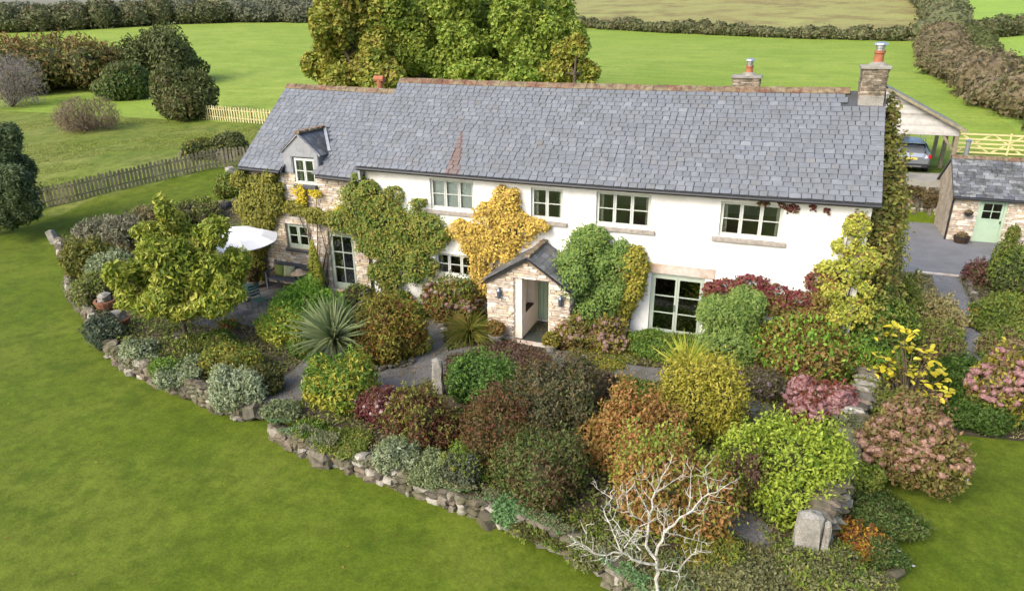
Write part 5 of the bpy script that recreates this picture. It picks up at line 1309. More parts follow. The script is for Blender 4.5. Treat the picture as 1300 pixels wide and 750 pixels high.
PL=[
('lavender_bush', 'grey purple lavender mass in the top of the left bed', 'shrub', '', -29.61, 1.88, 0, 0.4, 1.49, 0.67, 'lavgrey', 0.06, 0.018, 1.8, 'dome'),
('heather_bush', 'brown heather patch between the lavender and the laurel tree', 'shrub', '', -28.85, 3.54, 0.03, 0.48, 1.25, 0.8, 'heather', 0.06, 0.018, 1.8, 'dome'),
('heather_bush', 'low dark twiggy plant behind the top of the laurel tree', 'shrub', '', -28.27, 5.17, 0.3, 0.35, 1.14, 0.59, 'twiggy', 0.06, 0.018, 1.5, 'dome'),
('low_shrub', 'low olive shrub beside the curved stone edging at far left', 'shrub', '', -27.17, -1.59, 0, 0.41, 0.87, 0.68, 'olive', 0.05, 0.025, 2.2, 'dome'),
('low_shrub', 'grey green shrub on the left side of the laurel tree', 'shrub', '', -24.86, -2.32, 0, 0.44, 0.88, 0.74, 'greygreen', 0.05, 0.025, 2.2, 'dome'),
('low_shrub', 'loose olive grey plant on the left edge of the stone edging', 'shrub', '', -24.42, -3.77, 0, 0.34, 0.67, 0.56, 'olivegrey', 0.06, 0.018, 2.2, 'dome'),
('low_shrub', 'reddish brown low plant inside the curved stone edging', 'shrub', '', -27.16, -0.72, 0, 0.3, 0.77, 0.5, 'reddish', 0.05, 0.025, 2.2, 'dome'),
('juniper_bush', 'dark blue green juniper bush hanging over the edging onto the lawn', 'shrub', '', -21.45, -5.89, -0.2, 0.3, 0.64, 0.49, 'juniper', 0.06, 0.018, 2.5, 'dome'),
('cushion_plant', 'pale silvery cushion plant below the dark juniper bush', 'shrub', '', -19.28, -6.51, -0.2, 0.22, 0.56, 0.36, 'silver', 0.06, 0.018, 2.2, 'dome'),
('cushion_plant', 'bright green cushion in the rockery left of the tree trunk', 'shrub', '', -17.56, -7.13, 0, 0.16, 0.48, 0.26, 'brightgreen', 0.06, 0.018, 2.2, 'dome'),
('cushion_plant', 'silver green mat on the wall in front of the bright green cushion', 'shrub', '', -17.14, -7.21, -0.15, 0.18, 0.57, 0.29, 'silver', 0.06, 0.018, 2.2, 'dome'),
('cushion_plant', 'grey green mat between the rockery stones below the tree', 'shrub', '', -16.91, -6.9, 0, 0.16, 0.55, 0.27, 'greygreen', 0.06, 0.018, 2.2, 'dome'),
('lavender_bush', 'large rounded silvery bush spilling over a boulder on the lawn', 'shrub', '', -14.85, -7.47, -0.2, 0.32, 0.7, 0.53, 'silver', 0.06, 0.018, 2.6, 'dome'),
('low_shrub', 'dark mixed undergrowth just right of the laurel tree trunk', 'shrub', '', -17.4, -5.81, 0, 0.19, 0.84, 0.32, 'mixdark', 0.05, 0.025, 2.2, 'dome'),
('low_shrub', 'yellow speckled low shrub in the middle of the rockery bed', 'shrub', '', -15.88, -6.28, 0, 0.24, 0.75, 0.4, 'yellowmix', 0.05, 0.025, 2.2, 'dome'),
('low_shrub', 'dark green shrub at the right tip of the rockery bed', 'shrub', '', -14.56, -6.88, 0, 0.22, 0.55, 0.36, 'mixdark', 0.05, 0.025, 2.2, 'dome'),
('low_shrub', 'low green plant beneath the red flowers on the patio edge', 'shrub', '', -17.78, -5.0, 0, 0.11, 0.58, 0.18, 'green', 0.05, 0.025, 2.2, 'dome'),
('flower_clump', 'small clump of red flowers on the patio edge', 'flowers', '', -18.35, -3.87, 0, 0.08, 0.33, 0.13, 'redflower', 0.05, 0.025, 2.2, 'dome'),
('cushion_plant', 'grey green mat on the left end of the front wall', 'shrub', '', -13.17, -7.79, 0, 0.12, 0.47, 0.2, 'greygreen', 0.06, 0.018, 2.2, 'dome'),
('low_shrub', 'low green plants along the wall top below the fatsia', 'shrub', '', -12.01, -8.16, 0, 0.07, 0.49, 0.12, 'green', 0.05, 0.025, 2.2, 'dome'),
('low_shrub', 'mixed green plants on the wall top below the red sedum', 'shrub', '', -10.92, -8.29, 0, 0.07, 0.55, 0.12, 'mixgreen', 0.05, 0.025, 2.2, 'dome'),
('leafy_shrub', 'fresh green shrub in front of the garden bench', 'shrub', '', -16.22, -2.45, 0, 0.38, 1.15, 0.63, 'freshgreen', 0.14, 0.08, 2.2, 'dome'),
('variegated_shrub', 'yellow variegated shrub at the left of the palm like plant', 'shrub', '', -15.8, -4.06, 0, 0.38, 0.73, 0.64, 'variegated', 0.09, 0.05, 2.2, 'dome'),
('low_shrub', 'dark green low growth under the variegated shrub', 'shrub', '', -14.7, -4.83, 0, 0.19, 0.42, 0.32, 'green', 0.05, 0.025, 2.2, 'dome'),
('pieris_shrub', 'tall rounded bronze and lime shrub right of the palm like plant', 'shrub', '', -12.52, -3.86, 0, 0.63, 1.06, 1.05, 'pieris', 0.09, 0.05, 2.6, 'dome'),
('yellow_leaf_shrub', 'yellow green large leaved shrub in front of the palm like plant', 'shrub', '', -12.05, -6.72, 0, 0.38, 1.05, 0.64, 'limeyellow', 0.2, 0.07, 2.4, 'dome'),
('hydrangea', 'purple headed hydrangea outside the left glass door', 'shrub', '', -15.13, -1.1, 0, 0.27, 0.65, 0.45, 'purplegreen', 0.09, 0.05, 2.2, 'head:mauve'),
('low_shrub', 'small yellow leaved plant beside the purple hydrangea', 'shrub', '', -15.95, -0.84, 0, 0.15, 0.3, 0.25, 'yellowleaf', 0.09, 0.05, 2.2, 'dome'),
('hosta', 'fading yellow hosta on the gravel path edge', 'plant', '', -11.7, -3.35, 0, 0.23, 0.45, 0.38, 'yellowhosta', 0.22, 0.12, 1.8, 'dome'),
('low_shrub', 'bright green plant under the big wall climber', 'shrub', '', -13.08, -1.32, 0, 0.21, 0.52, 0.36, 'brightgreen', 0.09, 0.05, 2.2, 'dome'),
('low_shrub', 'loose green plants at the foot of the stone wall', 'shrub', '', -14.03, -0.71, 0, 0.22, 0.59, 0.36, 'mixgreen', 0.09, 0.05, 2.2, 'dome'),
('hydrangea', 'bronze and pink hydrangea left of the porch', 'shrub', '', -11.79, -0.74, 0, 0.48, 0.81, 0.8, 'bronzepink', 0.14, 0.08, 2.2, 'head:dustpink'),
('potted_shrub', 'orange leaved plant in a pot at the left corner of the porch', 'shrub', '', -9.75, -1.11, 0, 0.23, 0.37, 0.39, 'bronzepink', 0.09, 0.05, 2.2, 'dome'),
('sedum_clump', 'dark red sedum clump in front of the granite post', 'plant', '', -10.75, -7.08, 0, 0.27, 0.54, 0.45, 'sedumred', 0.09, 0.05, 2.2, 'head:pinkwhite'),
('heather_bush', 'reddish brown dense bush below the granite post', 'shrub', '', -9.28, -7.53, 0, 0.41, 0.77, 0.68, 'redbrown', 0.05, 0.025, 2.8, 'dome'),
('cushion_plant', 'silvery cushion spilling over the front wall below the brown bush', 'shrub', '', -9.44, -8.49, -0.1, 0.22, 0.53, 0.37, 'silver', 0.06, 0.018, 2.2, 'dome'),
('cushion_plant', 'grey green cushion on the front wall beside a dark plant', 'shrub', '', -8.42, -8.69, -0.1, 0.19, 0.48, 0.32, 'greygreen', 0.06, 0.018, 2.2, 'dome'),
('heather_bush', 'dark grey green heather overhanging the front wall', 'shrub', '', -7.68, -8.74, -0.1, 0.29, 0.37, 0.49, 'slategreen', 0.06, 0.018, 2.2, 'dome'),
('low_shrub', 'bright green ferny growth below the large dark shrub', 'shrub', '', -7.7, -8.1, 0, 0.18, 0.52, 0.31, 'brightgreen', 0.06, 0.018, 2.2, 'dome'),
('cushion_plant', 'mint green cushion hanging down to the lawn', 'shrub', '', -6.5, -9.06, -0.3, 0.18, 0.35, 0.29, 'mintgreen', 0.06, 0.018, 2.2, 'dome'),
('low_shrub', 'yellowing low plant between the silvery cushion and brown bush', 'shrub', '', -9.48, -7.87, 0, 0.14, 0.36, 0.24, 'yellowmix', 0.05, 0.025, 2.2, 'dome'),
('laurel_shrub', 'dark green glossy shrub right of the granite post', 'shrub', '', -8.62, -5.36, 0, 0.45, 1.05, 0.75, 'darkgreen', 0.09, 0.05, 2.6, 'dome'),
('heather_bush', 'low purple brown heather along the gravel path by the porch', 'shrub', '', -8.91, -3.38, 0, 0.07, 1.44, 0.12, 'purplebrown', 0.06, 0.018, 2.2, 'dome'),
('heather_bush', 'brown olive bush at the left of the large dark shrub', 'shrub', '', -7.32, -7.76, 0, 0.56, 0.83, 0.94, 'brownolive', 0.05, 0.025, 2.8, 'dome'),
('escallonia_bush', 'huge dark green and purple shrub in the middle of the bed', 'shrub', '', -6.57, -6.26, 0, 0.67, 1.15, 1.12, 'darkpurplegreen', 0.05, 0.025, 2.8, 'dome'),
('escallonia_bush', 'dark green shrub with red tips facing the lawn', 'shrub', '', -6.06, -8.37, 0, 0.47, 1.07, 0.79, 'darkmix', 0.05, 0.025, 2.8, 'dome'),
('heather_bush', 'brown purple twiggy shrub by the gravel patch', 'shrub', '', -6.04, -4.24, 0, 0.24, 0.72, 0.4, 'purplebrown', 0.06, 0.018, 2.2, 'dome'),
('low_shrub', 'bright green shrub between the orange bush and yellow green dome', 'shrub', '', -5.0, -4.26, 0, 0.22, 0.6, 0.37, 'brightgreen', 0.09, 0.05, 2.2, 'dome'),
('azalea_bush', 'orange brown autumn bush behind the bare white tree, back half', 'shrub', '', -4.56, -6.93, 0, 0.58, 0.99, 0.97, 'orangebush', 0.09, 0.05, 2.8, 'dome'),
('azalea_bush', 'orange brown autumn bush directly behind the bare white tree', 'shrub', '', -3.56, -8.47, 0, 0.62, 1.15, 1.04, 'orangebush', 0.09, 0.05, 2.8, 'dome'),
('dome_bush', 'golden olive dome shaped bush in front of the glass doors', 'shrub', '', -3.25, -4.93, 0, 0.62, 1.15, 1.03, 'goldolive', 0.06, 0.018, 2.8, 'dome'),
('fern_clump', 'bright green ferny clump below the glass doors', 'fern', '', -5.17, -0.99, 0, 0.16, 0.84, 0.27, 'fern', 0.06, 0.018, 2.2, 'dome'),
('fern_clump', 'small ferny clump at the right foot of the glass doors', 'fern', '', -4.21, -0.69, 0, 0.18, 0.51, 0.31, 'fern', 0.06, 0.018, 2.2, 'dome'),
('hydrangea', 'pink headed hydrangea bed under the porch climber', 'shrub', '', -7.07, -1.23, 0, 0.35, 0.95, 0.58, 'mixpink', 0.14, 0.08, 2.2, 'head:dustpink'),
('hydrangea', 'bronze leaved hydrangea at the right of the porch opening', 'shrub', '', -7.76, -1.49, 0, 0.22, 0.36, 0.37, 'bronzepink', 0.14, 0.08, 2.2, 'head:dustpink'),
('low_shrub', 'low yellow green plants along the stone edge of the gravel', 'shrub', '', -6.57, -1.72, 0, 0.05, 0.88, 0.09, 'yellowmix', 0.09, 0.05, 2.2, 'dome'),
('leafy_shrub', 'broad red tinged green shrub below the red creeper', 'shrub', '', -1.13, -0.86, 0, 0.53, 1.35, 0.88, 'redgreenmix', 0.14, 0.08, 2.4, 'dome'),
('hydrangea', 'rose pink hydrangea with red leaves beside the lime shrub', 'shrub', '', -0.77, -3.36, 0, 0.36, 0.64, 0.6, 'rosered', 0.14, 0.08, 2.2, 'head:rosepink'),
('choisya_bush', 'big bright lime green bush left of the dry stone wall', 'shrub', '', -1.32, -6.78, 0, 0.59, 1.28, 0.98, 'limegreen', 0.09, 0.05, 2.6, 'dome'),
('heather_bush', 'dark reddish twiggy growth left of the lime green bush', 'shrub', '', -2.05, -7.1, 0, 0.43, 0.54, 0.72, 'twiggyred', 0.06, 0.018, 2.2, 'dome'),
('hydrangea', 'mauve flower heads at the right of the golden dome bush', 'shrub', '', -2.04, -2.46, 0, 0.2, 0.62, 0.33, 'mauvegreen', 0.09, 0.05, 2.2, 'head:mauve'),
('low_shrub', 'dark low plants between the dome bush and the lime bush', 'shrub', '', -2.52, -5.19, 0, 0.18, 0.47, 0.31, 'mixdark', 0.05, 0.025, 2.2, 'dome'),
('low_shrub', 'low green plants behind the lime green bush', 'shrub', '', -1.59, -4.38, 0, 0.12, 0.37, 0.19, 'mixgreen', 0.05, 0.025, 2.2, 'dome'),
('hydrangea', 'large hydrangea with dusty pink heads beside the right lawn', 'shrub', '', 1.01, -4.93, -0.2, 0.53, 0.95, 0.88, 'mixpink', 0.14, 0.08, 2.2, 'head:salmonpink'),
('hydrangea', 'hydrangea with rose pink heads at the right edge of the lawn', 'shrub', '', 3.71, -1.3, -0.2, 0.56, 0.9, 0.93, 'mixpink', 0.14, 0.08, 2.2, 'head:rosepink'),
('leafy_shrub', 'brown green seed head plants above the pink hydrangea', 'shrub', '', 0.77, -2.34, 0, 0.18, 0.95, 0.3, 'browngreen', 0.05, 0.025, 2.2, 'dome'),
('low_shrub', 'grey green weedy plants along the wall beside the lime bush', 'shrub', '', -0.1, -4.64, 0, 0.29, 0.39, 0.48, 'greygreenmix', 0.05, 0.025, 2.2, 'dome'),
('low_shrub', 'green plants at the left foot of the large pink hydrangea', 'shrub', '', -0.03, -5.79, -0.2, 0.24, 0.5, 0.4, 'mixgreen', 0.05, 0.025, 2.2, 'dome'),
('low_shrub', 'dark green weeds below the large pink hydrangea', 'shrub', '', 0.37, -6.47, -0.3, 0.15, 0.72, 0.25, 'deepgreen', 0.09, 0.05, 2.2, 'dome'),
('fern_clump', 'yellow and rust coloured clump beside the wall end pillar', 'shrub', '', -0.01, -7.62, -0.3, 0.18, 0.48, 0.29, 'firefern', 0.09, 0.05, 2.2, 'dome'),
('leafy_shrub', 'leggy olive shrub in front of the wall end pillar', 'shrub', '', -0.7, -8.82, 0, 0.1, 0.81, 0.16, 'greyolive', 0.09, 0.05, 1.6, 'dome'),
('low_shrub', 'green plants with white petals at the edge of the right lawn', 'shrub', '', 0.37, -7.81, -0.3, 0.18, 0.35, 0.3, 'deepgreen', 0.05, 0.025, 2.2, 'dome'),
('low_shrub', 'weedy olive plants at the bottom of the gravel path', 'shrub', '', -2.07, -9.32, 0, 0.09, 0.77, 0.14, 'greyolive', 0.09, 0.05, 1.6, 'dome'),
('low_shrub', 'yellow and green plants at the foot of the orange bush', 'shrub', '', -2.57, -9.08, 0, 0.11, 0.55, 0.19, 'yellowmix', 0.09, 0.05, 2.2, 'dome'),
('low_shrub', 'rough olive growth on the wall beneath the bare white tree', 'shrub', '', -4.48, -9.32, -0.2, 0.11, 0.75, 0.18, 'greyolive', 0.05, 0.025, 2.2, 'dome'),
('low_shrub', 'grey green growth around the base of the bare white tree', 'shrub', '', -3.35, -9.84, -0.2, 0.09, 0.77, 0.15, 'greygreen', 0.05, 0.025, 2.2, 'dome'),
('low_shrub', 'dark growth along the top of the front wall near the bare tree', 'shrub', '', -5.44, -9.13, -0.2, 0.08, 0.7, 0.13, 'mixdark', 0.05, 0.025, 2.2, 'dome'),
('low_shrub', 'green climber foot at the right corner of the house', 'shrub', '', 0.19, 0.04, 0, 0.21, 0.76, 0.35, 'mixgreen', 0.09, 0.05, 2.2, 'dome'),
('low_shrub', 'green shrub against the gable end wall', 'shrub', '', 2.07, 3.73, -0.2, 0.54, 0.5, 0.9, 'mixgreen', 0.09, 0.05, 2.2, 'dome'),
('leafy_shrub', 'dense ivy green shrub at the corner of the house', 'shrub', '', 1.12, 1.3, 0, 0.55, 0.79, 0.91, 'ivygreen', 0.09, 0.05, 2.6, 'dome'),
('leafy_shrub', 'green shrub with a few red leaves left of the yellow magnolia', 'shrub', '', 0.79, -0.61, 0, 0.26, 0.77, 0.44, 'redgreenmix', 0.09, 0.05, 2.2, 'dome'),
('leafy_shrub', 'dry straw coloured plants along the gable path', 'shrub', '', 2.88, 4.09, -0.3, 0.39, 0.86, 0.66, 'drygrass', 0.06, 0.018, 1.6, 'dome'),
('leafy_shrub', 'brown withered plants behind the yellow magnolia', 'shrub', '', 2.67, 2.0, -0.3, 0.4, 0.65, 0.67, 'drybrown', 0.06, 0.018, 1.6, 'dome'),
('leafy_shrub', 'straw grass clump beside the gravel court', 'shrub', '', 2.56, 6.55, -0.3, 0.34, 0.56, 0.57, 'drygrass', 0.06, 0.018, 1.6, 'dome'),
('grass_bank_shrub', 'dark green clipped mound left of the right hydrangea', 'shrub', '', 3.27, -0.18, -0.4, 0.43, 0.92, 0.71, 'darkgrass', 0.06, 0.018, 2.8, 'dome'),
('grass_bank_shrub', 'dark green low mound in front of the clipped mound', 'shrub', '', 3.31, -1.42, -0.4, 0.3, 0.75, 0.49, 'darkgrass', 0.06, 0.018, 2.8, 'dome'),
('leafy_shrub', 'large mixed green shrub with purple tips beside the outbuilding door', 'shrub', '', 6.39, 9.45, -0.4, 0.61, 1.0, 1.01, 'dogwood', 0.09, 0.05, 2.2, 'dome'),
('leafy_shrub', 'reddish shrub at the corner of the gravel court', 'shrub', '', 5.46, 10.11, -0.4, 0.33, 0.55, 0.56, 'purpletip', 0.09, 0.05, 2.2, 'dome'),
('flower_clump', 'orange flowering clump right of the gable path', 'flowers', '', 5.16, 5.61, -0.4, 0.3, 0.89, 0.49, 'orangeflower', 0.09, 0.05, 2.2, 'dome'),
('low_shrub', 'withered stems below the orange flowers', 'shrub', '', 4.92, 2.97, -0.4, 0.31, 0.71, 0.51, 'drybrown', 0.06, 0.018, 2.2, 'dome'),
('low_shrub', 'green plants behind the orange flowers', 'shrub', '', 5.92, 7.19, -0.4, 0.21, 0.71, 0.36, 'mixgreen', 0.09, 0.05, 2.2, 'dome'),
('hedge_bush', 'broad olive autumn bush at the upper left of the paddock', 'shrub', '', -74.97, 33.9, 3.0, 2.08, 6.45, 3.47, 'autumnolive', 0.2, 0.12, 2.2, 'dome'),
('bare_bush', 'grey leafless bush at the left edge of the paddock', 'shrub', '', -69.56, 25.4, 2.28, 1.83, 3.05, 3.05, 'greytwig', 0.25, 0.03, 1.1, 'dome'),
('hedge_bush', 'dark olive bush behind the rounded bush in the paddock', 'shrub', '', -65.69, 39.9, 3.42, 1.94, 4.25, 3.23, 'darkolive', 0.2, 0.12, 2.4, 'dome'),
('hedge_bush', 'rounded olive bush beside the pale back fence', 'shrub', '', -48.09, 24.81, 2.21, 1.31, 2.69, 2.18, 'oliverust', 0.18, 0.1, 2.4, 'dome'),
('hedge_bush', 'deep green bush between the two olive bushes', 'shrub', '', -61.36, 31.19, 2.72, 1.27, 2.56, 2.11, 'deepgreen', 0.18, 0.1, 2.4, 'dome'),
('bare_bush', 'sparse brown twiggy bush on the paddock grass', 'shrub', '', -52.09, 18.77, 1.77, 0.93, 2.4, 1.55, 'twiggypale', 0.2, 0.03, 0.9, 'dome'),
('hedge_bush', 'rusty bush touching the broad olive bush', 'shrub', '', -70.45, 37.43, 3.26, 1.52, 2.37, 2.54, 'autumnrust', 0.2, 0.12, 2.2, 'dome'),
('low_shrub', 'bramble patch on the rubble at the fence end', 'shrub', '', -36.35, 14.34, 1.45, 0.41, 1.3, 0.69, 'darkolive', 0.12, 0.06, 2.2, 'dome'),
('hedge_bush', 'bramble bush where the picket fence meets the roof corner', 'shrub', '', -35.15, 15.41, 1.53, 0.48, 1.21, 0.8, 'darkolive', 0.12, 0.06, 2.2, 'dome'),
('low_shrub', 'small green plant at the far corner of the stone wing', 'shrub', '', -28.97, 8.2, 0.79, 0.4, 0.66, 0.66, 'mixgreen', 0.12, 0.06, 2.2, 'dome'),
]
# ------------------------------------------------------------------ shrubs and flowers (table: name, label, category, group, x, y, z0, centre height, rx, rz, palette, leaf length, leaf width, cover, style)
HEADC = dict(mauve=['84707c', 'a09098', 'a8989c'], dustpink=['a8887c', 'b89c8c', '98786c'], rosepink=['a87478', 'bc9490', 'a06c70', 'c4a8a0'], salmonpink=['a88470', 'bc9884', '9c7868', 'c8a894'], pinkwhite=['c8a8a8', 'dcc4bc', 'b08890'])
HM = {k: leafmat('flower_'+k, v, .68, .2) for k, v in HEADC.items()}
def head_mesh(seed, mt, r=1.0):
    g = np.random.default_rng(seed); n = 46
    d = nrm(g.normal(size=(n, 3))+np.array([0, 0, .35])); P = d*np.array([1, 1, .72])
    V, F = leaf_quads(P, nrm(d+g.normal(size=d.shape)*.25), .62, .56, g)
    t = np.repeat(np.clip(.5+.5*(g.random(n)-.5)*1.6, 0, 1), 4)
    sv = SPV[:]*np.array([.8, .8, .55]); V2 = np.concatenate([V, sv]); F2 = np.concatenate([F, SPF+len(V)])
    return mesh_np('flower_head', V2, F4=F2, mats=[mt], tint=np.concatenate([t, np.full(len(sv), .3)]))
HEADS = {k: [head_mesh(i, m) for i in range(4)] for k, m in HM.items()}
g = random.Random(99)
COMP = dict(orangebush='oakgreen', redgreenmix='freshgreen', darkpurplegreen='brownolive', darkmix='olive', brownolive='redbrown', redbrown='olive', goldolive='goldolive', limegreen='limegreen', mixpink='yellowmix', silver='greygreen', greygreen='silver', juniper='slategreen', darkgreen='green', pieris='yellowmix', limeyellow='green', purplebrown='heather', autumnolive='autumnrust', darkolive='olive', oliverust='darkolive', deepgreen='darkolive', autumnrust='autumnolive', heather='browngreen', lavgrey='groundmix', darkgrass='darkgrass', variegated='freshgreen', freshgreen='brightgreen')
for i, (nm, lab, cat, grp, x, y, z0, hc, rx, rz, pal, l, w, cov, sty) in enumerate(PL):
    t = empty(nm, (x, y, z0), lab, cat, grp or None)
    far = y > 12
    # an uneven mound out of several lumps that reach down to the ground
    L = []; top = hc+rz; rx *= (1.2 if rx < .9 else 1.08) if y < 12 else 1.1; top *= 1.12 if y < 12 else 1.0
    k = 2 if rx < .4 else (5 if rx < .7 else (8 if rx < 1.4 else 12))
    ry = rx*.88
    L.append((0, 0, top*.46, rx*.70, ry*.70, top*.46))
    for q in range(k):
        a = 2*PI*q/k+g.uniform(-.6, .6); rr = g.uniform(.3, .78); s = g.uniform(.26, .5)
        hh = top*g.uniform(.6, 1.18)*(1-.45*rr*rr)
        L.append((rx*rr*math.cos(a), ry*rr*math.sin(a), hh*.52, rx*s, ry*s, hh*.5))
    bare = nm == 'bare_bush'
    if not far and nm != 'hosta': l *= .72; w *= .72
    dc = math.dist((x, y, z0), tuple(CAMP))/688*(nm != 'bare_bush'); l = max(l, 2.9*dc); w = max(w, 1.35*dc)      # no leaf finer than the eye can use
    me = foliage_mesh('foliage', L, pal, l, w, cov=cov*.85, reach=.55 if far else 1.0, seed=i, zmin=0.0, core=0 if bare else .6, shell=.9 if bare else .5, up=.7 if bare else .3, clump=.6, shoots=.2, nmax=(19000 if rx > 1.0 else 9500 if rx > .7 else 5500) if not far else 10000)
    link('foliage', me, t)
    if not bare:                                    # loose shoots that break the outline
        LS = [(q[0], q[1], q[2]*1.05, q[3]*1.12, q[4]*1.12, q[5]*1.16) for q in L]
        link('young_shoots', foliage_mesh('young_shoots', LS, COMP.get(pal, 'mixgreen') if i % 3 else pal, l, w*.9, cov=.34, seed=i+900, zmin=0.0, core=0, shell=.2, up=1.0, clump=.1, shoots=.85, reach=.9 if not far else .4, nmax=2600), t)['kind'] = 'stuff'
    if not bare and rx > .5:
        tips = [(q[0]*1.1, q[1]*1.1, q[2]*1.6) for q in L[1:]]
        mb = stems_mb((0, 0, 0), tips, .02+.01*rx, random.Random(i)); me2 = bpy.data.meshes.new('stem'); me2.from_pydata([tuple(v) for v in mb.v], [], mb.f); me2.materials.append(M_twig); link('stem', me2, t)
    if bare:
        tips = []
        for q in range(26):
            a = g.uniform(0, 6.28); r_ = g.uniform(.2, .95); tips.append((rx*r_*math.cos(a), ry*r_*math.sin(a), top*g.uniform(.5, 1)*(1.05-.4*r_)))
        mb = stems_mb((0, 0, 0), tips, .05, random.Random(i), wob=.3); me2 = bpy.data.meshes.new('stem'); me2.from_pydata([tuple(v) for v in mb.v], [], mb.f); me2.materials.append(M_twig); link('stem', me2, t)
    if sty.startswith('head:'):
        kind = sty[5:]; hr = .05 if kind in ('mauve', 'pinkwhite') else .09
        nh = int((26 if kind == 'rosepink' else 18)*rx*rx/.35*(1.5 if kind in ('salmonpink', 'rosepink') else .8)); nh = min(int(nh*(4.2 if kind in ('salmonpink', 'rosepink') else 2.8)), 290)
        for q in range(nh):
            lx, ly, lz, a_, b_, c_ = g.choice(L)
            d = Vector((g.gauss(0, 1), g.gauss(-.35, 1), abs(g.gauss(.5, .8)))).normalized()
            p = Vector((lx+d.x*a_*1.06, ly+d.y*b_*1.06, lz+d.z*c_*1.06))
            if p.z < .1*top: continue
            s = hr*g.uniform(.75, 1.3)
            link('flower_head', g.choice(HEADS[kind]), t, p, (g.uniform(-.5, .5), g.uniform(-.5, .5), g.uniform(0, 6)), (s, s, s))

# ---- spiky plants: every blade its own piece
def blade(seed, n=5, bend=.25, m=None):
    g = random.Random(seed); V = []; F = []
    for i in range(n+1):
        k = i/n; w = .5*(1-k**1.6)*(.55+.45*min(1, k*3)) if i < n else .02
        z = k*(1-bend*.25*k*k); y = bend*k*k*.75
        V += [(-w, y, z), (0, y-.0+.12*w, z), (w, y, z)]
    for i in range(n):
        a = i*3; F += [(a, a+1, a+4, a+3), (a+1, a+2, a+5, a+4)]
    return mesh_np('blade', V, F4=F, mats=[m], tint=np.full(len(V), g.random()))
def spiky(name, loc, label, n, length, width, pal, emax, emin, bends, seed, trunk=0, cat='plant', zc=0):
    t = empty(name, loc, label, cat); g = random.Random(seed); m = pmat(pal)
    BL = [blade(seed+i, bend=b, m=m) for i, b in enumerate(list(bends)*3)]
    for i in range(n):
        k = (i+.5)/n; el = emin+(emax-emin)*(1-k); az = i*2.39996+g.uniform(-.2, .2)
        s = length*g.uniform(.75, 1.08)*(1-.12*abs(k-.6))
        link('blade', g.choice(BL), t, (0, 0, zc), Euler((-(PI/2-el), 0, az)), (width*g.uniform(.8, 1.2), s, s))
    if trunk: MB().tube([loc, (loc[0], loc[1], loc[2]+trunk)], .09, 8).build('trunk', M_bark, t)
spiky('cordyline', (-13.62, -4.75, 0), 'spiky grey green cordyline with a fan of stiff leaves in the central island bed', 260, 1.5, .05, 'cordy', R(88), R(-10), (.1, .15, .3, .5), 3, trunk=.75, zc=.75)
spiky('phormium', (-3.95, -2.5, 0), 'yellow striped phormium in front of the glazed garden doors', 80, 1.2, .055, 'phorm', R(86), R(30), (.1, .2, .4), 9, zc=.3)
spiky('arching_grass', (-10.6, -2.0, 0), 'arching green daylily tuft left of the porch', 240, 1.2, .035, 'tuft', R(86), R(25), (.7, 1.0, 1.3), 12, zc=.05)
spiky('arching_grass', (3.0, 8.6, -.4), 'pale straw grass tuft where the gable path meets the court', 90, .9, .03, 'straw', R(84), R(20), (.5, .9), 15)
spiky('arching_grass', (2.9, 1.0, -.4), 'withered straw leaves behind the yellow magnolia', 90, .8, .035, 'straw', R(70), R(5), (.5, .9), 16)
spiky('arching_grass', (2.75, 6.2, -.4), 'green and straw grass tuft halfway along the gable path', 90, .85, .03, 'drygrass', R(84), R(20), (.5, .9), 17)
spiky('arching_grass', (-1.95, -8.9, 0), 'small grass tuft on the bottom of the gravel path', 24, .45, .02, 'tuft', R(84), R(30), (.3, .6), 18)

# ---- climbers on the walls (lumps hug the wall: x, z, rx, rz, thickness)
M_vine = mat('vine_stem', lin('7a6a58', .6), .9, .3, 6)
def climber(label, lumps, pal, seed, leaf=(.10, .06), cov=2.3, foot=None, y=-.16, th=.24, core=.62, hole=.12, name='climbing_plant'):
    bx = foot[0] if foot else lumps[0][0]
    t = empty(name, (bx, y, 0), label, 'climbing plant')
    L = [(x-bx, (q[0] if q else 0), z, rx, (q[1] if q else th), rz) for (x, z, rx, rz, *q) in lumps]
    LL = []; gg = random.Random(seed+1)
    for q in L:                                     # break every lump into smaller ones
        LL.append(q[:3]+(q[3]*.8, q[4], q[5]*.8))
        for _ in range(4 if core else 2):
            a_ = gg.uniform(0, 6.28); s_ = gg.uniform(.3, .5); LL.append((q[0]+q[3]*.72*math.cos(a_), q[1]+gg.uniform(-.05, .05), q[2]+q[5]*.72*math.sin(a_), q[3]*s_, q[4]*gg.uniform(.6, 1.1), q[5]*s_))
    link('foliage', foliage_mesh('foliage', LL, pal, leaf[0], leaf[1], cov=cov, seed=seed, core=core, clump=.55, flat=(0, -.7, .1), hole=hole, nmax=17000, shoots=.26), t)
    LS = [(q[0], q[1]-.03, q[2]-.05, q[3]*1.15, q[4], q[5]*1.2) for q in LL]
    link('trailing_shoots', foliage_mesh('trailing_shoots', LS, pal, leaf[0]*.9, leaf[1]*.9, cov=.28, seed=seed+50, core=0, shell=.3, clump=.15, shoots=.8, reach=1.1, flat=(0, -.7, .1), hole=.35, nmax=9000), t)['kind'] = 'stuff'
    if foot:
        g = random.Random(seed); mb = MB()
        for (x, z, rx, rz, *q) in lumps:
            a = Vector((bx+g.uniform(-.15, .15), y+.08, 0)); b = Vector((x, y+.08, z)); m1 = a.lerp(b, .5)+Vector((g.uniform(-.2, .2), 0, g.uniform(0, .2)))
            mb.tube([a, m1, b, b+Vector((g.uniform(-.5, .5)*rx, 0, rz*.8))], [.03, .022, .014, .006], 5, cap=False)
        mb.build('stem', M_vine, t)
    return t
